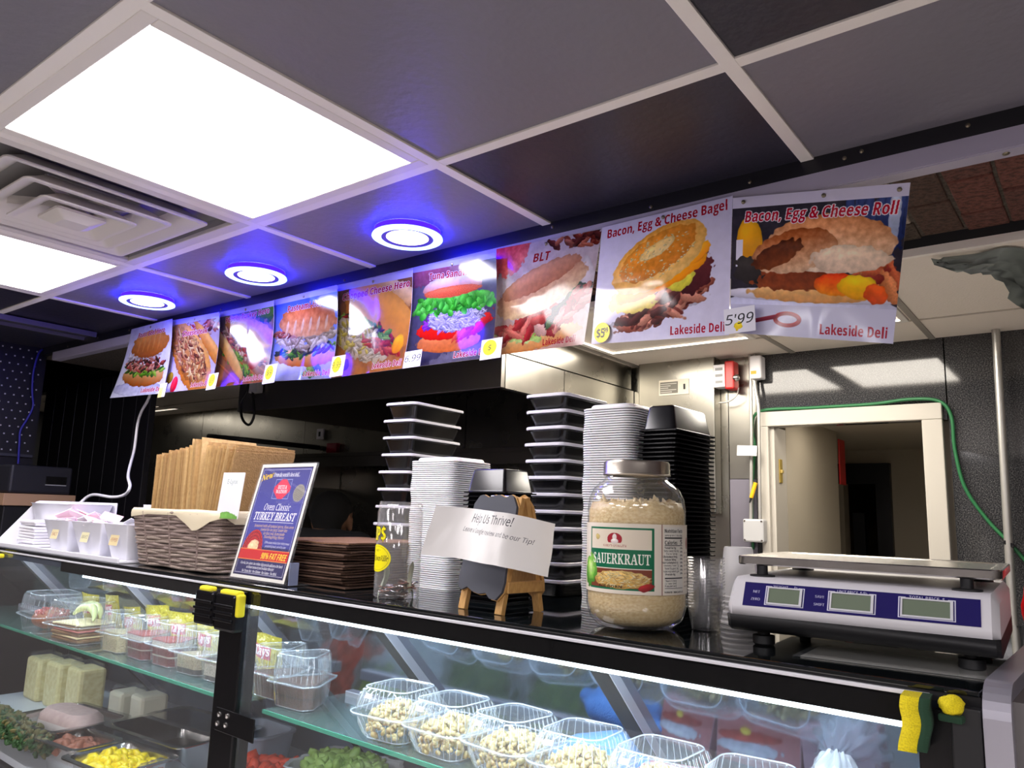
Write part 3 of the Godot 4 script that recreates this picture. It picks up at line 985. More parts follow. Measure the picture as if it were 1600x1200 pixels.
	part(a, "cable_loop", tube(smooth([Vector3(-0.05, 0.1, 0), Vector3(-0.055, -0.01, 0.005), Vector3(-0.085, -0.06, 0.01), Vector3(-0.065, -0.13, 0.01), Vector3(-0.012, -0.159, 0.01), Vector3(0.018, -0.12, 0.01), Vector3(0.0, -0.05, 0.01), Vector3(-0.005, -0.02, 0.01)], 6), 0.0055, 8), M.black_soft)
	person()

func person() -> void:
	# seen from behind, stooping over the cooking line: a dark head and a black shirt
	var o := thing("person", v(-2.66, -UP - 0.0, -2.1), 0.5, "person in a black T-shirt stooping behind the counter, seen from behind", "person")
	var h := UP
	var body := [
		[Vector3(-0.09, 0.09, 0.02), Vector3(-0.09, 0.48, 0.0), 0.042, 0.058], [Vector3(0.09, 0.09, 0.02), Vector3(0.09, 0.48, 0.0), 0.042, 0.058],
		[Vector3(-0.09, 0.48, 0.0), Vector3(-0.085, 0.86, 0.05), 0.06, 0.085], [Vector3(0.09, 0.48, 0.0), Vector3(0.085, 0.86, 0.05), 0.06, 0.085],
		[Vector3(-0.09, 0.06, 0.03), Vector3(-0.09, 0.035, -0.13), 0.045, 0.032], [Vector3(0.09, 0.06, 0.03), Vector3(0.09, 0.035, -0.13), 0.045, 0.032],
		[Vector3(-0.06, 0.90, 0.05), Vector3(0.06, 0.90, 0.05), 0.115, 0.115], [Vector3(0, 0.95, 0.05), Vector3(0, 1.12, 0.03), 0.125, 0.13],
		[Vector3(-0.07, 1.15, 0.02), Vector3(-0.07, 1.33, -0.04), 0.115, 0.10], [Vector3(0.07, 1.15, 0.02), Vector3(0.07, 1.33, -0.04), 0.115, 0.10],
		[Vector3(-0.17, 1.35, -0.06), Vector3(0.17, 1.35, -0.06), 0.062, 0.062],
		[Vector3(0, 1.34, -0.07), Vector3(0.01, 1.42, -0.13), 0.055, 0.052],
		[Vector3(-0.19, 1.36, -0.05), Vector3(-0.25, 1.10, -0.10), 0.055, 0.043], [Vector3(0.19, 1.36, -0.05), Vector3(0.25, 1.10, -0.10), 0.055, 0.043],
		[Vector3(-0.25, 1.10, -0.10), Vector3(-0.19, 1.02, -0.33), 0.042, 0.028], [Vector3(0.25, 1.10, -0.10), Vector3(0.19, 1.02, -0.33), 0.042, 0.028]]
	var st := SurfaceTool.new()
	st.begin(Mesh.PRIMITIVE_TRIANGLES)
	st.append_from(nets(body, 0.018, 0.05), 0, Transform3D())
	var hc := Vector3(0.015, 1.47, -0.16)
	var head := [[hc + Vector3(0, 0.03, 0.02), hc + Vector3(0, 0.03, -0.02), 0.084, 0.082], [hc + Vector3(0, -0.05, -0.05), hc + Vector3(0, -0.03, -0.03), 0.045, 0.06],
		[hc + Vector3(0, -0.01, -0.10), hc + Vector3(0, -0.03, -0.108), 0.012, 0.016], [hc + Vector3(-0.02, -0.062, -0.09), hc + Vector3(0.02, -0.062, -0.09), 0.01, 0.01],
		[hc + Vector3(-0.084, 0.01, 0.0), hc + Vector3(-0.084, -0.03, -0.01), 0.014, 0.01], [hc + Vector3(0.084, 0.01, 0.0), hc + Vector3(0.084, -0.03, -0.01), 0.014, 0.01]]
	st.append_from(nets(head, 0.006, 0.018), 0, Transform3D())
	for s in [-1.0, 1.0]:
		var w := Vector3(s * 0.19, 1.02, -0.34)
		var hand := [[w, w + Vector3(0, -0.005, -0.075), 0.026, 0.03], [w + Vector3(s * -0.02, 0, -0.02), w + Vector3(s * -0.05, -0.01, -0.06), 0.011, 0.009], [w + Vector3(s * -0.05, -0.01, -0.06), w + Vector3(s * -0.055, -0.02, -0.09), 0.009, 0.008]]
		for f in 4:
			var x := -0.027 + f * 0.018
			var l: float = [0.034, 0.042, 0.04, 0.03][f]
			hand.append([w + Vector3(x, -0.005, -0.08), w + Vector3(x, -0.012, -0.085 - l), 0.0085, 0.008])
			hand.append([w + Vector3(x, -0.012, -0.085 - l), w + Vector3(x, -0.04, -0.09 - l - 0.01), 0.008, 0.007])
		st.append_from(nets(hand, 0.005, 0.006), 0, Transform3D())
	part(o, "body", st.commit(), mat(col(120, 84, 62), 0.6))
	var shirt := []
	for b in body.slice(7, 11): shirt.append([b[0], b[1], b[2] + 0.008, b[3] + 0.008])
	shirt.append([Vector3(-0.06, 0.96, 0.05), Vector3(0.06, 0.96, 0.05), 0.128, 0.128])
	for b in body.slice(12, 14): shirt.append([b[0], b[0].lerp(b[1], 0.6), b[2] + 0.008, b[3] + 0.016])
	part(o, "shirt", nets(shirt, 0.018, 0.05), mat(col(12, 13, 18), 0.85))
	var pants := []
	for b in body.slice(0, 4): pants.append([b[0], b[1], b[2] + 0.012, b[3] + 0.01])
	pants.append([body[6][0], body[6][1], 0.122, 0.122])
	part(o, "trousers", nets(pants, 0.018, 0.05), mat(col(26, 28, 36), 0.85))
	part(o, "hair", nets([[hc + Vector3(0, 0.045, 0.03), hc + Vector3(0, 0.05, -0.015), 0.088, 0.083], [hc + Vector3(0, -0.02, 0.045), hc + Vector3(0, 0.02, 0.04), 0.058, 0.07]], 0.007, 0.02), mat(col(12, 10, 9), 0.95))
# ---------------------------------------------------------------- menu posters
func sandwich_picture(k: int, im: Image, rng: RandomNumberGenerator) -> void:
	var bun := col(206, 136, 76)
	var bun_low := col(150, 84, 40)
	var crumb := col(238, 206, 160)
	var green := [col(96, 150, 40), col(140, 180, 70), col(60, 110, 40)]
	var meat := [col(170, 80, 70), col(196, 120, 104), col(120, 50, 46), col(214, 160, 146)]
	match k:
		0:
			wash(im, col(214, 212, 240), col(226, 226, 244))
			blob(im, 0.48, 0.90, 0.5, 0.10, 0.05, col(170, 170, 205), col(215, 215, 238), 0.05, 0.05)
			blob(im, 0.52, 0.72, 0.44, 0.15, 0.10, crumb, bun_low, 0.05)
			scatter(im, 0.50, 0.63, 0.42, 0.08, 0.1, 60, 0.03, green, rng)
			scatter(im, 0.50, 0.55, 0.42, 0.10, 0.05, 130, 0.026, meat + [col(70, 40, 34)], rng)
			scatter(im, 0.52, 0.42, 0.40, 0.05, 0.0, 46, 0.035, [col(240, 234, 240), col(214, 204, 214)], rng)
			blob(im, 0.53, 0.28, 0.41, 0.19, 0.02, col(224, 160, 96), col(160, 92, 48), 0.06)
			for i in 5: blob(im, 0.3 + i * 0.11, 0.26, 0.025, 0.13, 0.15, col(234, 176, 112), col(190, 120, 66), 0.1)
			outlined(im, "Roast Beef Hero", 170, 34, 19, col(176, 30, 60), col(240, 225, 235), 1.5, font("Droid Sans", true), 0.15)
		1:
			wash(im, col(196, 180, 205), col(210, 206, 234))
			scatter(im, 0.6, 0.14, 0.5, 0.12, 0.0, 40, 0.04, [col(170, 70, 80), col(210, 120, 120), col(235, 200, 205), col(90, 40, 60)], rng)
			blob(im, 0.46, 0.55, 0.62, 0.30, 0.75, col(232, 180, 116), col(190, 120, 60), 0.04)
			blob(im, 0.44, 0.53, 0.52, 0.23, 0.75, col(206, 160, 110), col(160, 104, 60), 0.08)
			scatter(im, 0.44, 0.52, 0.48, 0.21, 0.75, 240, 0.02, [col(214, 170, 116), col(170, 100, 70), col(120, 66, 50), col(240, 214, 160), col(190, 130, 100)], rng, 3.0)
			blob(im, 0.86, 0.45, 0.5, 0.09, 0.75, col(240, 190, 120), col(200, 130, 66), 0.05)
			blob(im, 0.09, 0.80, 0.07, 0.08, 0.0, col(190, 160, 60), col(120, 90, 20), 0.02)
			blob(im, 0.22, 0.90, 0.07, 0.11, 0.0, col(240, 60, 90), col(190, 20, 50), 0.02)
			outlined(im, "Cheesesteak", 160, 60, 20, col(176, 30, 60), col(240, 225, 235), 1.5, font("Droid Sans", true), 0.15)
		2:
			wash(im, col(120, 110, 110), col(150, 92, 60), 0.06)
			blob(im, 0.85, 0.08, 0.18, 0.16, 0.0, col(120, 160, 60), col(60, 96, 40), 0.2)
			for i in 4: blob(im, 0.3 + 0.2 * i, 0.85, 0.5, 0.02, 0.5, col(176, 110, 70), col(140, 80, 46), 0.02)
			blob(im, 0.62, 0.34, 0.55, 0.16, 0.35, col(214, 160, 110), col(170, 110, 64), 0.05)
			scatter(im, 0.45, 0.50, 0.55, 0.12, 0.5, 130, 0.026, [col(190, 60, 60), col(214, 120, 110), col(150, 40, 50), col(230, 190, 170), col(120, 60, 90)], rng)
			scatter(im, 0.35, 0.66, 0.5, 0.07, 0.6, 80, 0.026, green, rng)
			blob(im, 0.2, 0.55, 0.5, 0.08, 0.75, col(240, 206, 150), col(200, 140, 80), 0.04)
			blob(im, 0.72, 0.72, 0.1, 0.10, 0.0, col(210, 60, 50), col(150, 30, 30), 0.05)
			outlined(im, "Pepper Turkey Hero", 165, 36, 20, col(176, 30, 60), col(240, 225, 235), 1.5, font("Droid Sans", true), 0.15, -0.02)
		3:
			wash(im, col(90, 116, 226), col(200, 206, 238))
			blob(im, 0.5, 0.92, 0.75, 0.22, 0.0, col(224, 224, 238), col(120, 120, 160), 0.0, 0.03)
			blob(im, 0.55, 0.74, 0.48, 0.11, 0.06, crumb, col(190, 110, 50), 0.06)
			scatter(im, 0.55, 0.66, 0.45, 0.07, -0.05, 90, 0.026, green + [col(50, 60, 50), col(90, 70, 60)], rng)
			scatter(im, 0.55, 0.52, 0.46, 0.12, 0.0, 110, 0.035, [col(226, 214, 196), col(200, 184, 160), col(236, 226, 210), col(180, 160, 140)], rng)
			scatter(im, 0.3, 0.44, 0.3, 0.05, 0.0, 40, 0.025, meat, rng)
			blob(im, 0.55, 0.33, 0.45, 0.18, 0.08, col(200, 110, 66), col(230, 180, 140), 0.05)
			for i in 6: blob(im, 0.24 + i * 0.12, 0.38, 0.02, 0.09, 0.2, col(240, 210, 180), col(226, 186, 150), 0.1)
			scatter(im, 0.72, 0.92, 0.12, 0.05, 0.0, 16, 0.03, green, rng)
			outlined(im, "Pastrami Hero", 170, 42, 20, col(176, 30, 60), col(220, 225, 245), 1.5, font("Droid Sans", true), 0.15)
		4:
			wash(im, col(120, 84, 62), col(176, 116, 62), 0.08)
			blob(im, 0.78, 0.16, 0.34, 0.10, 0.5, col(236, 206, 170), col(196, 150, 100), 0.12)
			blob(im, 0.58, 0.42, 0.52, 0.30, 0.50, col(226, 166, 92), col(196, 124, 56), 0.02, 0.06)
			scatter(im, 0.42, 0.52, 0.50, 0.08, 0.42, 110, 0.03, green + [col(70, 50, 30), col(150, 40, 40)], rng)
			blob(im, 0.34, 0.64, 0.44, 0.17, 0.45, col(220, 206, 180), col(190, 172, 140), 0.1)
			scatter(im, 0.36, 0.64, 0.42, 0.15, 0.45, 100, 0.026, [col(236, 224, 196), col(196, 180, 150), col(210, 190, 90), col(170, 150, 110)], rng)
			scatter(im, 0.64, 0.72, 0.28, 0.06, 0.4, 40, 0.03, [col(190, 50, 40), col(160, 40, 34), col(210, 90, 70)], rng)
			blob(im, 0.88, 0.74, 0.07, 0.10, 0.3, col(250, 190, 60), col(220, 140, 30), 0.05)
			blob(im, 0.2, 0.88, 0.05, 0.06, 0.0, col(90, 60, 40), col(50, 30, 20), 0.1)
			outlined(im, "Chopped Cheese Hero", 165, 42, 20, col(176, 30, 60), col(230, 215, 225), 1.5, font("Droid Sans", true), 0.15, -0.02)
		5:
			wash(im, col(104, 100, 124), col(76, 72, 92), 0.05)
			blob(im, 0.25, 0.1, 0.4, 0.1, -0.1, col(170, 100, 120), col(130, 80, 110), 0.1)
			blob(im, 0.9, 0.95, 0.6, 0.12, -0.1, col(120, 116, 130), col(90, 86, 104), 0.1)
			blob(im, 0.49, 0.79, 0.37, 0.105, 0.03, col(226, 146, 96), col(206, 116, 66), 0.03)
			blob(im, 0.42, 0.67, 0.32, 0.10, 0.05, col(240, 60, 40), col(206, 36, 30), 0.04, 0.06)
			scatter(im, 0.75, 0.65, 0.13, 0.08, -0.3, 14, 0.06, [col(232, 44, 34), col(240, 90, 70)], rng)
			scatter(im, 0.33, 0.62, 0.2, 0.025, 0.15, 16, 0.03, [col(150, 60, 190), col(206, 150, 226)], rng)
			blob(im, 0.55, 0.55, 0.32, 0.14, 0.0, col(206, 200, 226), col(170, 164, 200), 0.08)
			scatter(im, 0.55, 0.56, 0.33, 0.13, 0.0, 260, 0.012, [col(238, 236, 248), col(190, 186, 214), col(216, 212, 232), col(150, 146, 180)], rng, 3.4)
			scatter(im, 0.5, 0.41, 0.44, 0.07, 0.0, 70, 0.055, [col(70, 190, 50), col(110, 220, 90), col(50, 150, 40), col(90, 206, 70)], rng, 1.3)
			for i in 16: blob(im, 0.1 + i * 0.055, 0.47 + 0.05 * sin(i * 2.1), 0.035, 0.03 + 0.015 * sin(i * 1.3), i, col(120, 226, 96), col(40, 130, 40), 0.15, 0.1)
			blob(im, 0.49, 0.25, 0.35, 0.11, 0.0, col(220, 226, 240), col(214, 110, 84), 0.03)
			blob(im, 0.49, 0.30, 0.345, 0.05, 0.0, col(222, 122, 92), col(206, 100, 70), 0.03, 0.3, 0.2)
			outlined(im, "Tuna Sandwich", 225, 52, 27, col(176, 30, 60), col(240, 235, 248), 2.0, font("Droid Sans", true), 0.1, 0.03)
		6:
			wash(im, col(206, 196, 210), col(196, 160, 150), 0.05)
			blob(im, 0.12, 0.06, 0.24, 0.22, -0.7, col(214, 50, 60), col(236, 140, 140), 0.06)
			scatter(im, 0.8, 0.06, 0.26, 0.06, 0.0, 40, 0.03, [col(130, 50, 40), col(190, 110, 90), col(90, 34, 34)], rng)
			for i in 7: blob(im, 0.06 + i * 0.15, 0.52 + 0.06 * sin(i * 3.0), 0.07, 0.26, 0.3 * sin(i * 5.0), col(218, 210, 220), col(200, 184, 190), 0.1, 0.06)
			blob(im, 0.48, 0.89, 0.46, 0.10, -0.1, col(236, 206, 160), col(206, 140, 90), 0.05)
			blob(im, 0.3, 0.85, 0.28, 0.06, 0.15, col(130, 170, 70), col(200, 220, 160), 0.2)
			scatter(im, 0.42, 0.76, 0.38, 0.09, -0.2, 34, 0.06, [col(206, 70, 70), col(230, 130, 120), col(170, 40, 50), col(236, 190, 180)], rng)
			scatter(im, 0.78, 0.62, 0.22, 0.05, -0.75, 34, 0.045, [col(40, 70, 50), col(70, 110, 60), col(30, 44, 54)], rng)
			scatter(im, 0.84, 0.66, 0.2, 0.05, -0.75, 22, 0.05, [col(206, 80, 80), col(230, 150, 140), col(180, 50, 60)], rng)
			blob(im, 0.48, 0.46, 0.46, 0.20, -0.28, col(196, 140, 120), col(244, 216, 180), 0.03, 0.06)
			blob(im, 0.47, 0.35, 0.40, 0.11, -0.30, col(206, 160, 140), col(190, 130, 106), 0.05, 0.08)
			stamp(im, "BLT", 212, 62, 32, col(150, 30, 40), font("Droid Sans", true), 0.1)
		7:
			wash(im, col(206, 202, 226), col(214, 210, 230), 0.015)
			blob(im, 0.48, 0.79, 0.36, 0.06, -0.2, col(150, 144, 160), col(196, 192, 208), 0.1, 0.04)
			blob(im, 0.52, 0.74, 0.37, 0.11, -0.36, col(150, 84, 76), col(104, 50, 44), 0.1)
			scatter(im, 0.52, 0.75, 0.34, 0.09, -0.36, 60, 0.04, [col(110, 46, 40), col(170, 96, 80), col(80, 34, 34), col(206, 140, 120)], rng)
			blob(im, 0.76, 0.52, 0.12, 0.16, 0.4, col(104, 52, 56), col(74, 34, 40), 0.12)
			blob(im, 0.30, 0.68, 0.19, 0.10, 0.05, col(244, 232, 140), col(226, 206, 120), 0.1, 0.08)
			blob(im, 0.65, 0.54, 0.11, 0.10, -0.3, col(236, 232, 120), col(206, 196, 80), 0.12, 0.1)
			blob(im, 0.50, 0.54, 0.36, 0.09, -0.33, col(248, 178, 50), col(236, 150, 36), 0.05, 0.04)
			blob(im, 0.78, 0.38, 0.1, 0.05, -0.7, col(250, 186, 60), col(236, 150, 36), 0.1, 0.04)
			blob(im, 0.48, 0.36, 0.37, 0.225, -0.42, col(226, 166, 84), col(238, 196, 128), 0.02, 0.07)
			blob(im, 0.47, 0.33, 0.31, 0.16, -0.42, col(214, 146, 66), col(206, 134, 60), 0.04, 0.1)
			blob(im, 0.47, 0.29, 0.14, 0.055, -0.42, col(226, 190, 126), col(240, 214, 160), 0.05, 0.06)
			scatter(im, 0.47, 0.36, 0.30, 0.16, -0.42, 120, 0.007, [col(246, 226, 180), col(240, 214, 150)], rng, 1.5)
			stamp(im, "Bacon, Egg & Cheese Bagel", 228, 30, 30, col(150, 20, 44), font("Droid Sans", true), 0.0, -0.015, 1.0, 408)
		8:
			wash(im, col(64, 60, 70), col(48, 44, 52), 0.08)
			for i in 10: blob(im, 0.7 + 0.035 * i, 0.22 + 0.05 * sin(i * 2.0), 0.03, 0.2, 0.0, col(70, 84, 130), col(40, 50, 90), 0.2)
			blob(im, 0.94, 0.2, 0.03, 0.22, 0.0, col(210, 214, 230), col(150, 160, 190), 0.1)
			rect(im, 0, 0, 448, 34, col(222, 218, 238))
			blob(im, 0.12, 0.36, 0.085, 0.20, -0.1, col(232, 176, 56), col(206, 140, 30), 0.03, 0.04)
			rect(im, 14, 130, 34, 210, col(226, 222, 238))
			blob(im, 0.5, 0.92, 0.75, 0.22, 0.03, col(196, 196, 220), col(222, 220, 238), 0.02, 0.03)
			rect(im, 0, 320, 448, 404, col(206, 204, 226))
			blob(im, 0.50, 0.72, 0.58, 0.05, 0.02, col(230, 226, 236), col(190, 186, 206), 0.02, 0.03)
			blob(im, 0.52, 0.70, 0.40, 0.07, 0.0, col(226, 190, 140), col(206, 150, 96), 0.06)
			blob(im, 0.35, 0.60, 0.30, 0.09, 0.05, col(110, 56, 36), col(140, 76, 46), 0.1)
			blob(im, 0.12, 0.55, 0.1, 0.10, 0.0, col(70, 66, 64), col(50, 46, 46), 0.2)
			scatter(im, 0.86, 0.58, 0.12, 0.08, 0.5, 26, 0.05, [col(196, 96, 60), col(226, 140, 90), col(150, 50, 40)], rng)
			blob(im, 0.66, 0.645, 0.13, 0.075, 0.0, col(220, 70, 30), col(236, 150, 50), 0.06, 0.06)
			blob(im, 0.78, 0.66, 0.11, 0.075, 0.1, col(240, 206, 40), col(226, 160, 40), 0.08, 0.06)
			blob(im, 0.88, 0.70, 0.07, 0.06, 0.4, col(226, 106, 40), col(200, 80, 30), 0.1)
			blob(im, 0.60, 0.37, 0.36, 0.20, 0.03, col(206, 136, 90), col(240, 220, 200), 0.03, 0.1)
			blob(im, 0.40, 0.42, 0.26, 0.15, -0.18, col(160, 90, 50), col(226, 190, 160), 0.05, 0.1)
			blob(im, 0.30, 0.44, 0.16, 0.08, -0.45, col(80, 42, 26), col(130, 74, 44), 0.1)
			blob(im, 0.72, 0.48, 0.22, 0.09, 0.0, col(238, 214, 190), col(226, 200, 180), 0.08, 0.1)
			for i in 40:
				var a := i * TAU / 40
				blob(im, 0.355 + 0.075 * cos(a) + 0.02, 0.885 + 0.04 * sin(a), 0.013, 0.013, 0.0, col(176, 34, 52), col(140, 24, 40), 0.0, 0.0)
			for i in 24: blob(im, 0.16 + i * 0.006, 0.905 - i * 0.0015, 0.012, 0.014, 0.0, col(150, 60, 80), col(120, 40, 60), 0.0, 0.0)
			outlined(im, "Bacon, Egg & Cheese Roll", 232, 66, 33, col(176, 30, 56), col(240, 230, 240), 2.4, font("Droid Sans", true), 0.1, 0.0, 388)
	if k in [1, 2, 3, 4]: rect(im, 0, 0, im.get_width(), 20, col(206, 202, 234))
	if k == 5: rect(im, 0, 0, 448, 22, col(206, 202, 234))
	var s := im.get_width() / 448.0
	if k < 6: outlined(im, "Lakeside Deli", im.get_width() * 0.78, im.get_height() * 0.93, 24 * s, col(176, 30, 60), col(236, 226, 238), 2.0 * s, font("Droid Sans", true), 0.0, 0.0, im.get_width() * 0.38)
	else: stamp(im, "Lakeside Deli", [330, 352, 345][k - 6], im.get_height() * 0.935, [22, 26, 26][k - 6], col(160, 26, 56), font("Droid Sans", true), 0.0, 0.0, 1.0, [150, 166, 172][k - 6])

func posters() -> void:
	var corners := [
		[[-3.02, 0.672, -1.424], [-2.714, 0.675, -1.424], [-2.716, 0.393, -1.418], [-3.02, 0.389, -1.372]],
		[[-2.711, 0.668, -1.423], [-2.398, 0.657, -1.423], [-2.400, 0.390, -1.418], [-2.712, 0.393, -1.414]],
		[[-2.396, 0.657, -1.425], [-2.089, 0.654, -1.425], [-2.091, 0.386, -1.420], [-2.394, 0.390, -1.417]],
		[[-2.087, 0.654, -1.423], [-1.774, 0.655, -1.423], [-1.770, 0.371, -1.421], [-2.086, 0.386, -1.417]],
		[[-1.772, 0.655, -1.425], [-1.461, 0.648, -1.425], [-1.471, 0.373, -1.417], [-1.774, 0.372, -1.421]],
		[[-1.457, 0.653, -1.423], [-1.167, 0.643, -1.423], [-1.168, 0.374, -1.421], [-1.470, 0.373, -1.417]],
		[[-1.166, 0.651, -1.425], [-0.860, 0.640, -1.425], [-0.897, 0.375, -1.414], [-1.164, 0.377, -1.420]],
		[[-0.858, 0.642, -1.422], [-0.553, 0.646, -1.422], [-0.565, 0.358, -1.420], [-0.877, 0.373, -1.414]],
		[[-0.552, 0.640, -1.420], [-0.231, 0.593, -1.420], [-0.273, 0.309, -1.424], [-0.561, 0.362, -1.416]]]
	var names := ["roast beef hero", "cheesesteak", "pepper turkey hero", "pastrami hero", "chopped cheese hero", "tuna sandwich", "BLT", "bacon, egg and cheese bagel", "bacon, egg and cheese roll"]
	var bow := noise_tex(0.006, 44, [], true, 14.0, 256, FastNoiseLite.TYPE_SIMPLEX_SMOOTH, 2)
	var back := mat(col(226, 222, 232), 0.4)
	for k in 9:
		var big := k >= 5
		var im := Image.create(448 if big else 320, 404 if big else 288, false, Image.FORMAT_RGBA8)
		var rng := RandomNumberGenerator.new()
		rng.seed = 100 + k
		sandwich_picture(k, im, rng)
		im.adjust_bcs([0.78, 0.78, 0.74, 0.74, 0.72, 0.72, 0.82, 0.97, 0.95][k], 1.1, 1.15)
		var q := []
		for i in 4:
			var p: Array = corners[k][i]
			var z: float = p[2]
			if k < 6: z += [0.0, 0.022, 0.062, 0.040][i]      # the right and lower edges stand off a little
			if k == 0: z = maxf(z, -1.402) if i != 3 else p[2]
			q.append(v(p[0] * z / p[2], p[1] * z / p[2], z))
		var at: Vector3 = (q[0] + q[1]) / 2
		var amp: float = [0.002, 0.0, 0.0, 0.0, 0.0, 0.0, 0.005, 0.006, 0.008][k]
		var fn := func(a, b):
			var p: Vector3 = q[0].lerp(q[1], a).lerp(q[3].lerp(q[2], a), b)
			return p - at + Vector3(0, 0, ((q[3].z + q[2].z - q[0].z - q[1].z) * 0.5 * (b * b - b) if k < 6 else 0.0) + amp * sin(PI * b) * sin(PI * (a * 0.9 + 0.05)))
		var o := thing("menu_poster", at, 0, "glossy menu poster showing a " + names[k], "poster", "menu posters along the fascia")
		part(o, "print", sheet(10, 10, fn, 0.0008, print_mat(im, 0.11, bow, 0.10), back))
		var pm: Material = M.screw
		for s in ([0.5] if k != 8 else [0.07, 0.55, 0.95]):
			var p: Vector3 = fn.call(s, 0.04)
			part(o, "thumbtack", lathe([[0.0045, 0.0], [0.004, 0.002], [0.0015, 0.003]], 10), pm, p + Vector3(0, 0, 0.0005), Vector3(PI / 2, 0, 0))
	# ---- price cards stuck over the lower corners
	var tags := [
		[-2.722, 0.405, 0.045, 0.05, "", "price card under the roast beef poster, cut yellow and white", "cut"],
		[-2.395, 0.412, 0.055, 0.055, "$9", "white price card with yellow dot under the cheesesteak poster", "dot"],
		[-2.068, 0.41, 0.06, 0.06, "$9", "white price card with yellow dot between turkey and pastrami posters", "dot"],
		[-1.742, 0.405, 0.055, 0.06, "9.99", "white price card with yellow dot on the chopped cheese poster", "dot"],
		[-1.437, 0.396, 0.06, 0.044, "6.99", "white handwritten price card reading 6.99 on the tuna poster", "hand"],
		[-1.168, 0.395, 0.062, 0.05, "$", "white price card with yellow dot between tuna and BLT posters", "dot"],
		[-0.543, 0.386, 0.062, 0.05, "5'99", "white handwritten price card reading 5.99 left of the roll poster", "hand"]]
	var tag_z := [-1.347, -1.347, -1.347, -1.347, -1.347, -1.347, -1.405]
	for ti in tags.size():
		var t: Array = tags[ti]
		var tz: float = tag_z[ti]
		var im := Image.create(128, 112, false, Image.FORMAT_RGBA8)
		im.fill(col(228, 226, 236))
		if t[6] == "dot":
			blob(im, 0.42, 0.42, 0.33, 0.38, 0, col(250, 236, 10), col(244, 226, 0), 0.0, 0.0)
			if t[4]: stamp(im, t[4], 54, 48, 34, col(60, 60, 20), font("Droid Sans"), 0.1)
		elif t[6] == "hand":
			if t[4] == "5'99": blob(im, 0.45, 0.72, 0.12, 0.18, 0.5, col(246, 220, 20), col(240, 206, 10), 0.2, 0.0)
			stamp(im, t[4], 64, 50, 46, col(20, 20, 26), font("Droid Sans"), 0.2)
		else:
			rect(im, 0, 30, 80, 112, col(240, 232, 120))
			stamp(im, "5", 40, 70, 40, col(120, 110, 40), font("Droid Sans"), 0.1)
		solo("price_card", flat_sheet(t[2], t[3], 0.0006, print_mat(im, 0.75), back), null, v(t[0] * tz / -1.42, t[1] * tz / -1.42, tz), Vector3(-0.14 if ti < 6 else 0.02, 0, 0.02), t[5], "price card", "price cards on the posters")
	var im := Image.create(96, 96, false, Image.FORMAT_RGBA8)
	im.fill(col(250, 232, 20))
	stamp(im, "$5", 40, 50, 44, col(60, 56, 20), font("Droid Sans", true), 0.0, 0.0, 0.8)
	stamp(im, "99", 72, 38, 24, col(60, 56, 20), font("Droid Sans", true), 0.0, 0.0, 0.8)
	var st := begin()
	var ym := print_mat(im, 0.35)
	for i in 32:
		for p in [Vector2.ZERO, Vector2(cos(TAU * (i + 1) / 32), sin(TAU * (i + 1) / 32)), Vector2(cos(TAU * i / 32), sin(TAU * i / 32))]:
			st.set_normal(Vector3.BACK)
			st.set_uv(Vector2(0.5 + p.x * 0.5, 0.5 - p.y * 0.5))
			st.add_vertex(Vector3(p.x * 0.0205, p.y * 0.0225, 0))
	st.generate_tangents()
	solo("price_card", st.commit(), ym, v(-0.848, 0.395, -1.4095), Vector3(-0.02, -0.05, 0), "round yellow price sticker reading $5.99 on the bagel poster", "price card", "price cards on the posters")
# ---------------------------------------------------------------- display case
func cb(o: Node3D, n: String, u0: float, u1: float, y0: float, y1: float, b0: float, b1: float, m: Material, bev := 0.0) -> MeshInstance3D:
	# a block of the case, in counter coordinates; o stands at c(0, -UP, 0)
	return part(o, n, bx(Vector3(u1 - u0, y1 - y0, b1 - b0), bev), m, Vector3((u0 + u1) / 2, (y0 + y1) / 2 + UP, -(b0 + b1) / 2))

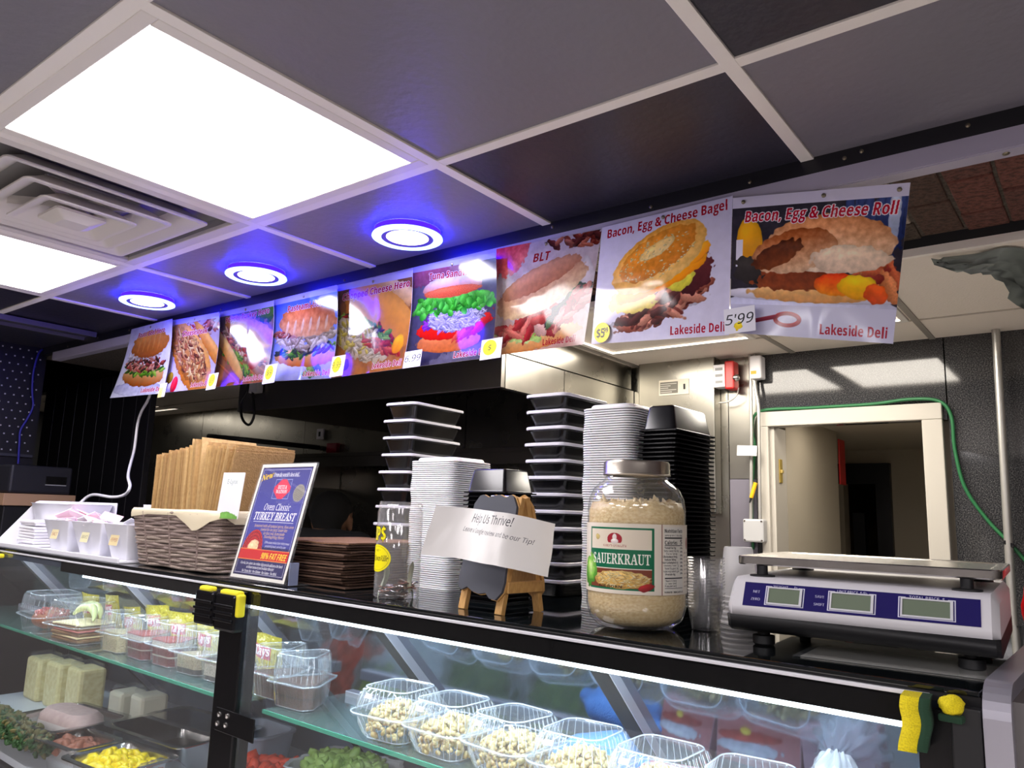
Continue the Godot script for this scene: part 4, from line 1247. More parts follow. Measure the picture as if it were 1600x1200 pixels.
func display_case() -> void:
	var o := thing("display_case", c(0, -UP, 0), TURN, "long glass deli display case with a black glass counter top and LED strip", "display case")
	cb(o, "counter_top", -3.45, -0.115, -0.166, -0.16, 0.0, 0.66, M.counter_glass, 0.0015)
	cb(o, "edge_trim", -3.45, -0.16, -0.1735, -0.169, -0.002, 0.004, mat(col(226, 226, 232), 0.35, 0.2), 0.001)
	cb(o, "under_board", -3.45, -0.115, -0.176, -0.1665, 0.004, 0.66, M.black_paint)
	cb(o, "header_band", -2.36, -0.17, -0.201, -0.174, 0.0, 0.006, M.header)
	cb(o, "header_band", -3.45, -2.365, -0.19, -0.176, 0.0, 0.006, mat(col(70, 80, 96), 0.2))
	var led := cb(o, "led_strip", -2.23, -0.18, -0.2085, -0.2025, 0.008, 0.014, glow(Color(0.9, 0.97, 1.0), 5.0))
	tag(led, "bright white LED strip")
	cb(o, "led_channel", -2.25, -0.17, -0.2015, -0.197, 0.007, 0.02, M.silver)
	cb(o, "rear_led_strip", -3.3, -2.4, -0.1795, -0.1765, 0.028, 0.034, glow(Color(0.9, 0.97, 1.0), 3.0))
	cb(o, "rear_led_strip", -2.3, -0.25, -0.1795, -0.1765, 0.064, 0.070, glow(Color(0.9, 0.97, 1.0), 3.0))
	area(o, Vector3(-2.85, -0.181 + UP, -0.031), Vector2(0.9, 0.006), Color(0.86, 0.95, 1.0), CASE_LED * 1.5, Vector3(-PI / 2 + 0.3, 0, 0))
	for k in 2:
		area(o, Vector3(-2.3 + 1.025 * (k + 0.5), -0.181 + UP, -0.067), Vector2(1.0, 0.006), Color(0.84, 0.94, 1.0), CASE_LED * 0.7, Vector3(-PI / 2 + 0.3, 0, 0))
	for k in 3:
		area(o, Vector3(-2.23 + 2.05 / 3 * (k + 0.5), -0.211 + UP, -0.016), Vector2(2.05 / 3, 0.008), Color(0.84, 0.94, 1.0), CASE_LED, Vector3(-PI / 2 + 0.5, 0, 0))
	cb(o, "front_pane", -3.45, -1.5, -0.95, -0.176, 0.0, 0.005, M.glass)
	cb(o, "front_pane", -1.408, -0.17, -0.95, -0.176, 0.0, 0.005, M.glass)
	cb(o, "post", -1.497, -1.412, -0.95, -0.176, -0.008, 0.03, M.black_plastic, 0.003)
	var pl := cb(o, "bracket_plate", -1.475, -1.338, -0.452, -0.408, -0.011, -0.008, M.black_plastic, 0.001)
	for s in [[-1.462, -0.42], [-1.432, -0.418], [-1.466, -0.438], [-1.436, -0.436]]:
		part(pl, "screw", lathe([[0.0052, 0], [0.005, 0.002], [0.0025, 0.003], [0.002, 0.0015]], 12), M.chrome, Vector3(s[0], s[1] + UP, 0.011) - pl.position, Vector3(PI / 2, 0, 0))
	for k in 2:
		var u0: float = [-1.568, -1.486][k]
		var cl := cb(o, "hinge_clamp", u0, u0 + 0.074, -0.252 - 0.004 * k, -0.181, -0.03, -0.001, M.black_plastic, 0.006)
		for i in 3: part(cl, "rib", bx(Vector3(0.07, 0.006, 0.004), 0.0015), M.black_plastic, Vector3(0, -0.015 + i * 0.014, 0.016))
	var ym := tri(mat(col(226, 214, 30), 0.8), 30.0, null, noise_tex(0.1, 50, [], true, 8.0), 0.8)
	cb(o, "yellow_pad", -1.56, -1.515, -0.186, -0.173, -0.027, -0.008, ym, 0.005)
	cb(o, "yellow_pad", -1.478, -1.41, -0.187, -0.174, -0.026, -0.008, ym, 0.005)
	cb(o, "yellow_pad", -1.418, -1.404, -0.225, -0.18, -0.026, -0.008, ym, 0.004)
	cb(o, "yellow_pad", -2.86, -2.79, -0.19, -0.178, -0.02, -0.004, ym, 0.004)
	var shelf_glass := pane(Color(0.75, 0.95, 0.9), 0.05, 0.02)
	for s in [[-3.4, -1.505], [-1.405, -0.18]]:
		var g := cb(o, "glass_shelf", s[0], s[1], -0.418, -0.411, 0.053, 0.27, shelf_glass)
		part(g, "polished_edge", bx(Vector3(s[1] - s[0], 0.0072, 0.003)), mat(col(70, 150, 124), 0.08), Vector3(0, 0, 0.1085 + 0.0015))
		cb(o, "shelf_rail", s[0], s[1], -0.432, -0.405, 0.262, 0.285, M.silver, 0.002)
	# sloping sliding doors of tinted mirror glass, with black frames
	var door := mat(col(120, 132, 148), 0.10, 1.0)
	var us := [-3.4, -2.9, -2.2, -1.62, -1.13, -0.63, -0.16]
	var mid := Vector3(0, -0.465 + UP, -0.365)
	for k in us.size() - 1:
		var w: float = us[k + 1] - us[k]
		var p := part(o, "door_pane", bx(Vector3(w - 0.02, 0.004, 0.77)), door)
		p.transform = Transform3D(Basis(Vector3.RIGHT, -PI / 4), mid + Vector3((us[k] + us[k + 1]) / 2, 0, 0))
	for k in range(1, us.size() - 1):
		var p := part(o, "door_frame", bx(Vector3(0.034, 0.018, 0.77), 0.002), mat(col(9, 9, 11), 0.7))
		p.transform = Transform3D(Basis(Vector3.RIGHT, -PI / 4), mid + Vector3(us[k], -0.006, 0.006))
		var q := part(o, "frame_lip", bx(Vector3(0.002, 0.020, 0.77), 0.0005), M.silver)
		q.transform = Transform3D(Basis(Vector3.RIGHT, -PI / 4), mid + Vector3(us[k] + 0.019, -0.006, 0.006))
	cb(o, "deck", -3.4, -0.17, -0.76, -0.74, 0.01, 0.66, M.deck)
	cb(o, "back_panel", -3.45, -0.16, -UP + 0.08, -0.176, 0.66, 0.68, M.silver)
	cb(o, "base_cabinet", -3.45, -0.16, -UP + 0.1, -0.77, 0.0, 0.66, mat(col(60, 60, 66), 0.4, 0.4), 0.004)
	cb(o, "plinth", -3.4, -0.2, -UP, -UP + 0.1, 0.06, 0.62, M.black_soft)
	cb(o, "bumper_rail", -3.45, -0.16, -0.98, -0.95, -0.012, 0.006, M.silver, 0.003)
	# right end: black inner block, silver profile rounded over the top
	cb(o, "end_block", -0.172, -0.112, -UP + 0.1, -0.182, -0.006, 0.05, M.black_plastic, 0.002)
	cb(o, "end_hinge", -0.140, -0.113, -0.25, -0.175, -0.014, 0.0, M.black_soft, 0.002)
	part(o, "hinge_pin", tube([Vector3(-0.125, -0.25 + UP, 0.01), Vector3(-0.125, -0.32 + UP, 0.01)], 0.005, 10), M.chrome)
	var poly := PackedVector2Array()
	for p in [[0.66, -UP + 0.1], [-0.012, -UP + 0.1], [-0.012, -0.185]]: poly.append(Vector2(p[0], p[1] + UP))
	for i in 7:
		var a := PI - PI / 2 * i / 6
		poly.append(Vector2(0.02 + 0.032 * cos(a), -0.182 + 0.032 * sin(a) + UP))
	poly.append(Vector2(0.66, -0.15 + UP))
	var st := begin()
	add_prism(st, poly, -0.112, -0.088, Transform3D(Basis(Vector3(0, 0, -1), Vector3.UP, Vector3(1, 0, 0)), Vector3.ZERO))
	part(o, "end_panel", done(st), M.silver)
	cb(o, "outer_panel", -0.088, -0.07, -UP + 0.05, -0.165, 0.0, 0.66, mat(col(96, 92, 92), 0.5))

# ---------------------------------------------------------------- goods in the case
func ribbed(poly: PackedVector2Array, prof: Array, n: int, amp: float, waves: int) -> ArrayMesh:
	# prof: scale, height, ribbed or not
	var plain_ := polar(poly, n)
	var rib := polar(poly, n, amp, waves)
	var rings := []
	for p in prof: rings.append(ring_at(rib if p[2] else plain_, p[1], Vector2.ZERO, p[0]))
	return loft(rings, false, false, 0.9)

func seams(poly: PackedVector2Array, loops: Array, ribs: int, r0: Array, r1: Array) -> ArrayMesh:   # thicker moulded edges and ribs of a clear box
	var st := begin()
	for l in loops:
		var pts := []
		for p in polar(poly, 64): pts.append(Vector3(p.x * l[0], l[1], p.y * l[0]))
		add_tube(st, pts, l[2], 5, true)
	for p in polar(poly, ribs):
		for k in [r0, r1]:
			if k: add_tube(st, [Vector3(p.x * k[0], k[1], p.y * k[0]), Vector3(p.x * k[2], k[3], p.y * k[2])], 0.0007, 4)
	return done(st)

func pile(n: int, r: Vector3, size: float, seed_: int, long := 1.4, dome := 0.6) -> ArrayMesh:    # many small bits heaped, in one mesh
	var rng := RandomNumberGenerator.new()
	rng.seed = seed_
	var st := SurfaceTool.new()
	st.begin(Mesh.PRIMITIVE_TRIANGLES)
	var bits := []
	for k in 4: bits.append(lump(Vector3(size * long, size * 0.8, size), 0.35, 0.012, seed_ + k, 8, 5))
	for i in n:
		var a := rng.randf() * TAU
		var q := sqrt(rng.randf())
		var y := r.y * (dome * (1.0 - q * q) + rng.randf() * (1.0 - dome))
		var b := Basis.from_euler(Vector3(rng.randf() * TAU, rng.randf() * TAU, rng.randf() * TAU)).scaled(Vector3.ONE * rng.randf_range(0.7, 1.25))
		st.append_from(bits[rng.randi() % 4], 0, Transform3D(b, Vector3(cos(a) * q * r.x, y, sin(a) * q * r.z)))
	return st.commit()

func steel_pan(n: String, u: float, y: float, b: float, w: float, l: float, h: float, turn: float, label: String) -> Node3D:
	var o := thing(n, c(u, y - h, b), TURN + turn, label, "food pan", "steel pans in the left bay")
	var rings := []
	for p in [[w + 0.03, l + 0.03, h - 0.003], [w + 0.03, l + 0.03, h], [w, l, h], [w - 0.006, l - 0.006, h - 0.006], [w - 0.03, l - 0.03, 0.002], [w - 0.06, l - 0.06, 0.0015]]:
		rings.append(ring_at(rr(p[0], p[1], 0.03, 5), p[2]))
	rings.reverse()
	var st := begin()
	add_loft(st, rings, true, false)
	part(o, "pan", done(st), M.pan)
	return o

func case_goods() -> void:
	var rng := RandomNumberGenerator.new()
	rng.seed = 21
	var SH := -0.4105
	# ---- salad clamshells on the right shelf
	var sq := rr(0.128, 0.128, 0.028, 5)
	var lid := ribbed(sq, [[1.12, 0.045, false], [1.12, 0.048, false], [1.0, 0.048, false], [0.99, 0.056, true], [0.95, 0.070, true], [0.86, 0.083, true], [0.79, 0.088, false], [0.77, 0.0895, false], [0.75, 0.087, false], [0.4, 0.0872, false], [0.01, 0.0874, false]], 120, 0.0022, 30)
	var base := ribbed(sq, [[0.01, 0.001, false], [0.72, 0.001, false], [0.8, 0.006, true], [0.92, 0.024, true], [0.97, 0.038, false], [1.0, 0.042, false], [1.12, 0.042, false], [1.12, 0.045, false]], 120, 0.0018, 30)
	var seam := pane(Color(0.93, 0.96, 1.0), 0.32, 0.12)
	var soft_seam := pane(Color(0.93, 0.96, 1.0), 0.16, 0.12)
	var sq_seams := seams(sq, [[1.12, 0.0465, 0.0016], [0.79, 0.0885, 0.0013], [0.72, 0.002, 0.001]], 36, [0.995, 0.052, 0.84, 0.085], [0.76, 0.004, 0.95, 0.034])
	var pasta := mat(col(186, 164, 114), 0.45)
	pasta.subsurf_scatter_enabled = true
	pasta.subsurf_scatter_strength = 0.15
	var places := [[-1.072, 0.118, 0.1], [-0.937, 0.12, 0.0], [-0.802, 0.122, -0.1], [-0.668, 0.124, 0.08], [-0.536, 0.126, 0.0], [-0.405, 0.128, 0.1]]
	var nm := ["macaroni salad clamshell at the left end of the row on the right glass shelf", "second macaroni salad clamshell from the left on the right glass shelf", "third macaroni salad clamshell from the left on the right glass shelf", "macaroni salad clamshell in front of the blue glove", "macaroni salad clamshell before the pink boxes, cut by the frame", "macaroni salad clamshell at the right end of the row, barely in the frame"]
	var first: Node3D
	for k in 6:
		var p: Array = places[k]
		var o := thing("salad_clamshell", c(p[0], SH, p[1]), TURN + p[2], "clear " + nm[k], "food container", "macaroni salad clamshells")
		part(o, "base", base, M.clear)
		part(o, "lid", lid, M.clear)
		part(o, "moulded_edges", sq_seams, seam)
		part(o, "hinge_tab", bx(Vector3(0.018, 0.003, 0.03), 0.001), M.clear, Vector3(-0.074, 0.045, 0.03))
		part(o, "label", bx(Vector3(0.016, 0.0006, 0.008)), mat(col(236, 220, 214), 0.5), Vector3(-0.03, 0.074, 0.052), Vector3(0.9, 0, 0))
		var f := part(o, "macaroni_salad", pile(560, Vector3(0.055, 0.054, 0.055), 0.0046, 60 + k, 1.4, 0.45), pasta, Vector3(0, 0.008, 0))
		tag(f, "", "", "", "stuff")
	# ---- cake slices
	var wedge := PackedVector2Array()
	for p in Geometry2D.offset_polygon(PackedVector2Array([Vector2(-0.045, 0.028), Vector2(0.045, 0.028), Vector2(0.0, -0.055)]), 0.016, Geometry2D.JOIN_ROUND)[0]: wedge.append(p)
	var clid := ribbed(wedge, [[1.22, 0.05, false], [1.22, 0.053, false], [1.02, 0.053, false], [1.0, 0.058, true], [0.94, 0.098, true], [0.90, 0.104, false], [0.86, 0.106, false], [0.84, 0.103, false], [0.01, 0.103, false]], 120, 0.0016, 40)
	var cbase := ribbed(wedge, [[0.01, 0.001, false], [0.84, 0.001, false], [0.88, 0.004, true], [0.98, 0.044, true], [1.02, 0.048, false], [1.22, 0.048, false], [1.22, 0.05, false]], 120, 0.0016, 40)
	var wedge_seams := seams(wedge, [[1.22, 0.0515, 0.0016], [0.89, 0.1055, 0.0012], [0.84, 0.002, 0.001]], 30, [1.0, 0.056, 0.92, 0.101], [])
	var crumb := noise_tex(0.06, 71, [col(150, 140, 130), col(255, 255, 255)])
	var cn := noise_tex(0.1, 72, [], true, 6.0)
	var cake_m := {}
	for kv in [["cream", col(206, 190, 150)], ["velvet", col(120, 26, 28)], ["cocoa", col(92, 60, 44)], ["icing", col(206, 194, 180)], ["cookie", col(180, 164, 136)], ["crumbs", col(166, 60, 52)], ["dark", col(60, 40, 34)]]:
		cake_m[kv[0]] = tri(mat(kv[1], 0.7), 14.0, crumb, cn, 0.5)
	var slices := [
		[-2.215, 0.13, "cheesecake slice in a clear wedge box, left end of the cake row", [["cream", 0.05]]],
		[-2.075, 0.135, "red velvet cake slice in a clear wedge box beside the cheesecake", [["velvet", 0.022], ["icing", 0.003], ["velvet", 0.022], ["icing", 0.012], ["crumbs", 0.003]]],
		[-1.945, 0.14, "red velvet cake slice in a clear wedge box, middle of the left shelf row", [["velvet", 0.02], ["icing", 0.004], ["velvet", 0.02], ["icing", 0.014], ["crumbs", 0.003]]],
		[-1.815, 0.138, "cookie cream cake slice in a clear wedge box, second left of the post", [["dark", 0.012], ["cookie", 0.03]]],
		[-1.69, 0.14, "cookie cream cake slice in a clear wedge box touching the black post", [["dark", 0.01], ["icing", 0.03], ["dark", 0.004]]],
		[-1.485, 0.142, "chocolate cake slice in a clear wedge box right behind the black post", [["cocoa", 0.02], ["dark", 0.002], ["cocoa", 0.02], ["cocoa", 0.004]]],
		[-1.372, 0.125, "chocolate cake slice in a clear wedge box right of the black post", [["cocoa", 0.02], ["dark", 0.002], ["cocoa", 0.022], ["cocoa", 0.004]]]]
	for s in slices:
		var o := thing("cake_slice_box", c(s[0], SH, s[1]), TURN + rng.randf_range(-0.1, 0.1), s[2], "food container", "cake slices in wedge boxes")
		part(o, "base", cbase, M.clear)
		part(o, "lid", clid, M.clear)
		part(o, "moulded_edges", wedge_seams, soft_seam)
		var y := 0.003
		var w2 := polar(wedge, 40)
		for l in s[3]:
			var k := 0.84 + 0.1 * y / 0.05
			part(o, "icing_layer" if l[0] in ["icing", "crumbs"] else "cake_layer", loft([ring_at(w2, y, Vector2.ZERO, k), ring_at(w2, y + l[1], Vector2.ZERO, k)]), cake_m[l[0]])
			y += l[1]
	# ---- sandwich boxes at the left
	var bread := tri(mat(col(176, 130, 80), 0.8), 12.0, crumb, cn, 0.6)
	var box2 := rr(0.19, 0.15, 0.03, 5)
	var l2 := ribbed(box2, [[1.08, 0.05, false], [1.0, 0.052, false], [0.99, 0.06, true], [0.9, 0.11, true], [0.84, 0.116, false], [0.8, 0.113, false], [0.01, 0.113, false]], 90, 0.0015, 22)
	var b2 := ribbed(box2, [[0.01, 0.001, false], [0.85, 0.001, false], [0.95, 0.045, true], [1.08, 0.048, false], [1.08, 0.05, false]], 90, 0.0015, 22)
	var box_seams := seams(box2, [[1.08, 0.05, 0.0016], [0.85, 0.1155, 0.0014], [0.85, 0.002, 0.001]], 40, [0.99, 0.06, 0.9, 0.11], [])
	var o := thing("sandwich_box", c(-2.44, SH, 0.115), TURN + 0.1, "clear box with a stacked brown bread sandwich and two pale melon slices", "food container", "sandwich boxes")
	part(o, "base", b2, M.clear)
	part(o, "lid", l2, M.clear)
	part(o, "moulded_edges", box_seams, soft_seam)
	for k in 6: part(o, "bread_slice" if k % 2 == 0 else "filling", bx(Vector3(0.15, 0.009 if k % 2 == 0 else 0.005, 0.11), 0.003), bread if k % 2 == 0 else mat([col(226, 200, 150), col(206, 120, 110), col(230, 214, 170)][k / 2], 0.6), Vector3(0.003 * sin(k * 9.0), 0.01 + k * 0.0085, 0), Vector3(0, 0.05 * sin(k * 4.0), 0.02 * sin(k * 3.0)))
	for k in 2:
		var pts := []
		var rad := []
		for i in 9:
			var a := 0.35 + 2.45 * i / 8
			pts.append(Vector3(-0.055 * cos(a), 0.05 * sin(a) - 0.015, 0))
			rad.append(0.003 + 0.010 * sin(PI * i / 8))
		part(o, "melon_slice", tube(pts, rad, 10), mat(col(226, 232, 160), 0.4), Vector3(-0.01 + 0.035 * k, 0.068, -0.01 + 0.03 * k), Vector3(-0.5, 0.3 - 0.2 * k, -0.1))
	o = thing("sandwich_box", c(-2.70, SH, 0.12), TURN - 0.1, "clear box with an orange-brown filled roll at the far left of the shelf", "food container", "sandwich boxes")
	part(o, "base", b2, M.clear)
	part(o, "lid", l2, M.clear)
	part(o, "moulded_edges", box_seams, soft_seam)
	part(o, "roll", lump(Vector3(0.075, 0.03, 0.05), 0.15, 0.01, 3, 24, 12), tri(mat(col(176, 98, 50), 0.6), 10.0, crumb), Vector3(0, 0.035, 0))
	part(o, "filling", pile(60, Vector3(0.07, 0.02, 0.045), 0.007, 9), mat(col(150, 50, 40), 0.6), Vector3(0, 0.045, 0)).set_meta("kind", "stuff")
	# ---- bags of chips leaning on the doors
	var im := Image.create(256, 220, false, Image.FORMAT_RGBA8)
	im.fill(col(152, 138, 34))
	blob(im, 0.5, 0.62, 0.5, 0.3, 0, col(166, 152, 50), col(140, 120, 28), 0.1, 0.1)
	rect(im, 60, 50, 200, 104, col(170, 40, 70))
	outlined(im, "Lays", 130, 77, 40, col(240, 235, 240), col(120, 20, 60), 2.0, font("Droid Serif", true), 0.2, -0.06)
	scatter(im, 0.5, 0.76, 0.36, 0.14, 0.0, 24, 0.05, [col(246, 232, 150), col(236, 206, 90)], rng, 1.6)
	var chip_front := print_mat(im, 0.28, noise_tex(0.02, 81, [], true, 10.0), 0.8)
	var chip_back := mat(col(150, 134, 34), 0.3)
	var bag_fn := func(a, b): return Vector3((a - 0.5) * 0.125 * (1.0 - 0.08 * sin(PI * b)), (0.5 - b) * 0.115, 0.022 * pow(sin(PI * a), 0.7) * pow(sin(PI * clampf(b, 0.06, 0.94)), 0.8))
	var bag_mesh := sheet(14, 12, bag_fn, 0.0006, chip_front, chip_back)
	var cu := [-2.56, -2.41, -2.27, -2.13, -1.99, -1.86, -1.73, -1.60]
	var cn2 := ["at the far left behind the sandwich box", "half hidden by the sandwich box with melon", "with a clear red banner above the cheesecake slice", "above the gap between cheesecake and red velvet", "behind the second red velvet slice", "behind the cookie cream slices", "second left of the post, under the LED strip", "just left of the black post"]
	for k in cu.size():
		var q := thing("chip_bag", c(cu[k], -0.345 + 0.012 * sin(k * 2.3), 0.185 + 0.01 * sin(k * 3.1)), TURN, "yellow bag of potato chips " + cn2[k], "chip bag", "bags of chips leaning on the sliding doors")
		q.rotation = Vector3(0.22, TURN + 0.12 * sin(k * 5.0), 0.1 * sin(k * 7.0))
		part(q, "bag", bag_mesh)
	# ---- bottom deck, left bay: cheese loaves, cooked ham, steel pans
	var cheese := tri(mat(col(250, 242, 190), 0.4), 8.0, noise_tex(0.02, 85, [col(226, 214, 190), col(255, 255, 255)]))
	var ck := [[-3.25, 0.33, 0.15, "pale yellow cheese loaf at the left end of the deck"], [-3.08, 0.335, 0.155, "middle of three pale yellow cheese loaves on the deck"], [-2.91, 0.34, 0.16, "right one of the three pale yellow cheese loaves"], [-2.61, 0.35, 0.13, "whitish cheese loaf behind the steel pan, left of a pair"], [-2.475, 0.355, 0.14, "whitish cheese loaf behind the steel pan, right of a pair"]]
	for k in 5:
		var p: Array = ck[k]
		var q := thing("cheese_loaf", c(p[0], -0.74, p[1]), TURN + 0.1 * sin(k * 3.0), p[3], "cheese", "cheese loaves on the bottom deck")
		part(q, "loaf", bx(Vector3(0.125 if k < 3 else 0.085, p[2], 0.09), 0.012), cheese if k < 3 else tri(mat(col(226, 222, 200), 0.4), 8.0), Vector3(0, p[2] / 2, 0))
		part(q, "wrapper", bx(Vector3(0.11 if k < 3 else 0.07, 0.02, 0.076), 0.008), M.clear, Vector3(0, p[2] + 0.006, 0))
	solo("salami_log", tube([Vector3(0, 0, 0), Vector3(0, 0.1, 0)], [0.045, 0.042], 20), tri(mat(col(70, 20, 22), 0.4), 9.0, crumb), c(-2.75, -0.74, 0.4), Vector3(0, 0, 0), "dark red salami end standing between the cheese loaves", "salami")
	o = steel_pan("steel_pan", -2.56, -0.65, 0.15, 0.27, 0.22, 0.085, 0.12, "steel pan holding a pale ham log in the left bay")
	var ham := thing("ham_log", c(-2.56, -0.69, 0.16), TURN + 0.12, "pale pink wrapped ham log lying in the steel pan", "ham")
	part(ham, "ham", loft([ring_at(rr(0.225, 0.10, 0.045, 6), 0.0), ring_at(rr(0.24, 0.115, 0.055, 6), 0.02), ring_at(rr(0.235, 0.11, 0.054, 6), 0.045), ring_at(rr(0.20, 0.08, 0.04, 6), 0.06)], true, true, 2.0), tri(mat(col(222, 196, 190), 0.45), 8.0, noise_tex(0.02, 87, [col(226, 220, 220), col(255, 255, 255)])))
	part(ham, "fat_rim", loft([ring_at(rr(0.242, 0.117, 0.056, 6), 0.006), ring_at(rr(0.244, 0.119, 0.057, 6), 0.02), ring_at(rr(0.242, 0.117, 0.056, 6), 0.03)], false, false, 2.0), mat(col(236, 228, 224), 0.4))
	o = steel_pan("steel_pan", -2.235, -0.65, 0.345, 0.36, 0.26, 0.085, 0.1, "large steel pan behind, half covered by an upturned pan lid")
	part(o, "pan_lid", loft([ring_at(rr(0.37, 0.16, 0.03, 5), 0.088), ring_at(rr(0.35, 0.14, 0.03, 5), 0.094), ring_at(rr(0.33, 0.12, 0.03, 5), 0.09)], true, true), M.pan, Vector3(0, 0, -0.05))
	o = steel_pan("steel_pan", -2.105, -0.66, 0.105, 0.22, 0.17, 0.085, 0.1, "steel pan of yellow peppers at the front of the left bay")
	part(o, "yellow_peppers", pile(120, Vector3(0.095, 0.03, 0.07), 0.012, 91, 1.6, 0.3), mat(col(236, 210, 24), 0.35), Vector3(0, 0.055, 0)).set_meta("kind", "stuff")
	o = steel_pan("steel_pan", -2.33, -0.655, 0.09, 0.2, 0.12, 0.085, 0.1, "narrow steel pan of sliced meat beside the yellow peppers")
	part(o, "sliced_meat", pile(60, Vector3(0.085, 0.02, 0.045), 0.014, 92, 1.5, 0.3), mat(col(150, 92, 70), 0.5), Vector3(0, 0.05, 0)).set_meta("kind", "stuff")
	o = thing("meat_pack", c(-1.93, -0.74, 0.12), TURN + 0.3, "wrapped pack of dark red sliced salami beside the large steel pan", "meat pack")
	part(o, "slices", pile(70, Vector3(0.055, 0.05, 0.06), 0.016, 93, 1.6, 0.5), mat(col(130, 70, 60), 0.45), Vector3(0, 0.02, 0)).set_meta("kind", "stuff")
	part(o, "wrap", lump(Vector3(0.075, 0.055, 0.08), 0.2, 0.02, 94, 24, 12), M.clear, Vector3(0, 0.05, 0))
	o = thing("green_garnish", c(-2.72, -0.70, 0.03), TURN, "strip of curly green garnish along the front of the deck at left", "garnish")
	var gl := pile(1500, Vector3(0.42, 0.05, 0.04), 0.0062, 95, 1.9, 0.2)
	part(o, "curly_leaves", gl, mat(col(40, 76, 34), 0.6), Vector3(-0.06, 0, 0)).set_meta("kind", "stuff")
	part(o, "pale_leaves", pile(500, Vector3(0.42, 0.055, 0.04), 0.006, 96, 1.9, 0.2), mat(col(96, 92, 50), 0.6), Vector3(-0.06, 0.004, 0)).set_meta("kind", "stuff")
	# ---- bottom deck, right bay
	var spots := [
		[-1.80, 0.35, 0.0, "black scalloped tray of orange-red roasted peppers behind the post", col(232, 76, 40), 0.22, "pepper_tray", "red_peppers"],
		[-1.57, 0.41, 0.1, "wrapped tray of pale green shredded salad under the glass shelf", col(150, 180, 90), 0.24, "salad_tray", "shredded_salad"],
		[-1.30, 0.34, 0.0, "tray of dark green salad on the deck of the right bay", col(96, 130, 50), 0.22, "salad_tray", "shredded_salad"],
		[-1.02, 0.34, 0.0, "tray of bright green shredded salad on the deck, middle of right bay", col(110, 150, 60), 0.22, "salad_tray", "shredded_salad"],
		[-0.78, 0.32, 0.0, "tray of yellow potato salad on the deck of the right bay", col(206, 190, 120), 0.2, "salad_tray", "potato_salad"],
		[-0.54, 0.34, 0.1, "tray of pale coleslaw on the deck near the right end", col(200, 190, 140), 0.2, "salad_tray", "coleslaw"]]
	for k in spots.size():
		var p: Array = spots[k]
		var lift := 0.0
		if k == 1:
			lift = 0.0605
			solo("white_riser", bx(Vector3(0.26, 0.06, 0.19), 0.006), mat(col(214, 222, 232), 0.4), c(p[0], -0.71, p[1]), Vector3(0, TURN + 0.1, 0), "white block that lifts the wrapped green salad tray off the deck", "riser")
		o = thing(p[6], c(p[0], -0.74 + lift, p[1]), TURN + p[2], p[3], "food tray", "salad trays on the bottom deck")
		var w: float = p[5]
		var rings := []
		for t in [[0.86, 0.0], [1.0, 0.045], [1.06, 0.05], [1.06, 0.053], [0.99, 0.05], [0.86, 0.004]]:
			rings.append(ring_at(polar(rr(w, w * 0.8, 0.03, 5), 72, 0.004 if t[1] > 0.04 else 0.0, 18), t[1], Vector2.ZERO, t[0]))
		part(o, "tray", loft(rings, true, true), M.black_plastic if k == 0 else M.grey_plastic)
		part(o, p[7], pile(260, Vector3(w * 0.46, 0.05, w * 0.36), 0.012 if k else 0.018, 110 + k, 2.0, 0.3), mat(p[4], 0.45), Vector3(0, 0.018, 0)).set_meta("kind", "stuff")
	o = thing("grey_tub", c(-2.01, -0.74, 0.445), TURN, "grey plastic tub with rounded corners behind the pepper tray", "tub")
	part(o, "tub", loft([ring_at(rr(0.17, 0.12, 0.03, 5), 0.0), ring_at(rr(0.2, 0.15, 0.04, 5), 0.10), ring_at(rr(0.212, 0.162, 0.045, 5), 0.102), ring_at(rr(0.212, 0.162, 0.045, 5), 0.108), ring_at(rr(0.19, 0.14, 0.04, 5), 0.108), ring_at(rr(0.165, 0.115, 0.03, 5), 0.006)]), mat(col(150, 160, 176), 0.4))
	# ---- glove, boxes and bag at the back of the right shelf
	var gm := tri(mat(col(84, 150, 226), 0.5), 10.0, null, cn, 0.6)
	o = solo("blue_glove", nets([[Vector3(-0.04, 0.02, 0), Vector3(0.03, 0.035, 0), 0.028, 0.032], [Vector3(0.03, 0.04, 0), Vector3(0.06, 0.012, 0.01), 0.018, 0.014], [Vector3(0.03, 0.035, -0.01), Vector3(0.075, 0.02, -0.015), 0.014, 0.012], [Vector3(-0.04, 0.02, 0), Vector3(-0.075, 0.012, 0.01), 0.02, 0.014], [Vector3(0, 0.04, 0.01), Vector3(0.02, 0.012, 0.035), 0.013, 0.011], [Vector3(-0.03, 0.03, 0.01), Vector3(-0.035, 0.012, 0.035), 0.013, 0.011]], 0.004, 0.012), gm, c(-0.70, SH, 0.225), Vector3(0, TURN, 0), "crumpled blue glove behind the salad clamshells", "glove")
	var bi := Image.create(256, 128, false, Image.FORMAT_RGBA8)
	wash(bi, col(226, 160, 160), col(196, 110, 110))
	blob(bi, 0.4, 0.35, 0.4, 0.16, 0.05, col(240, 236, 240), col(206, 200, 214), 0.1)
	blob(bi, 0.4, 0.6, 0.4, 0.12, 0.1, col(206, 90, 80), col(176, 60, 56), 0.1)
	blob(bi, 0.35, 0.7, 0.07, 0.08, 0, col(250, 220, 90), col(240, 200, 60), 0.0)
	var bm := print_mat(bi, 0.4)
	var pw := mat(col(214, 170, 178), 0.5)
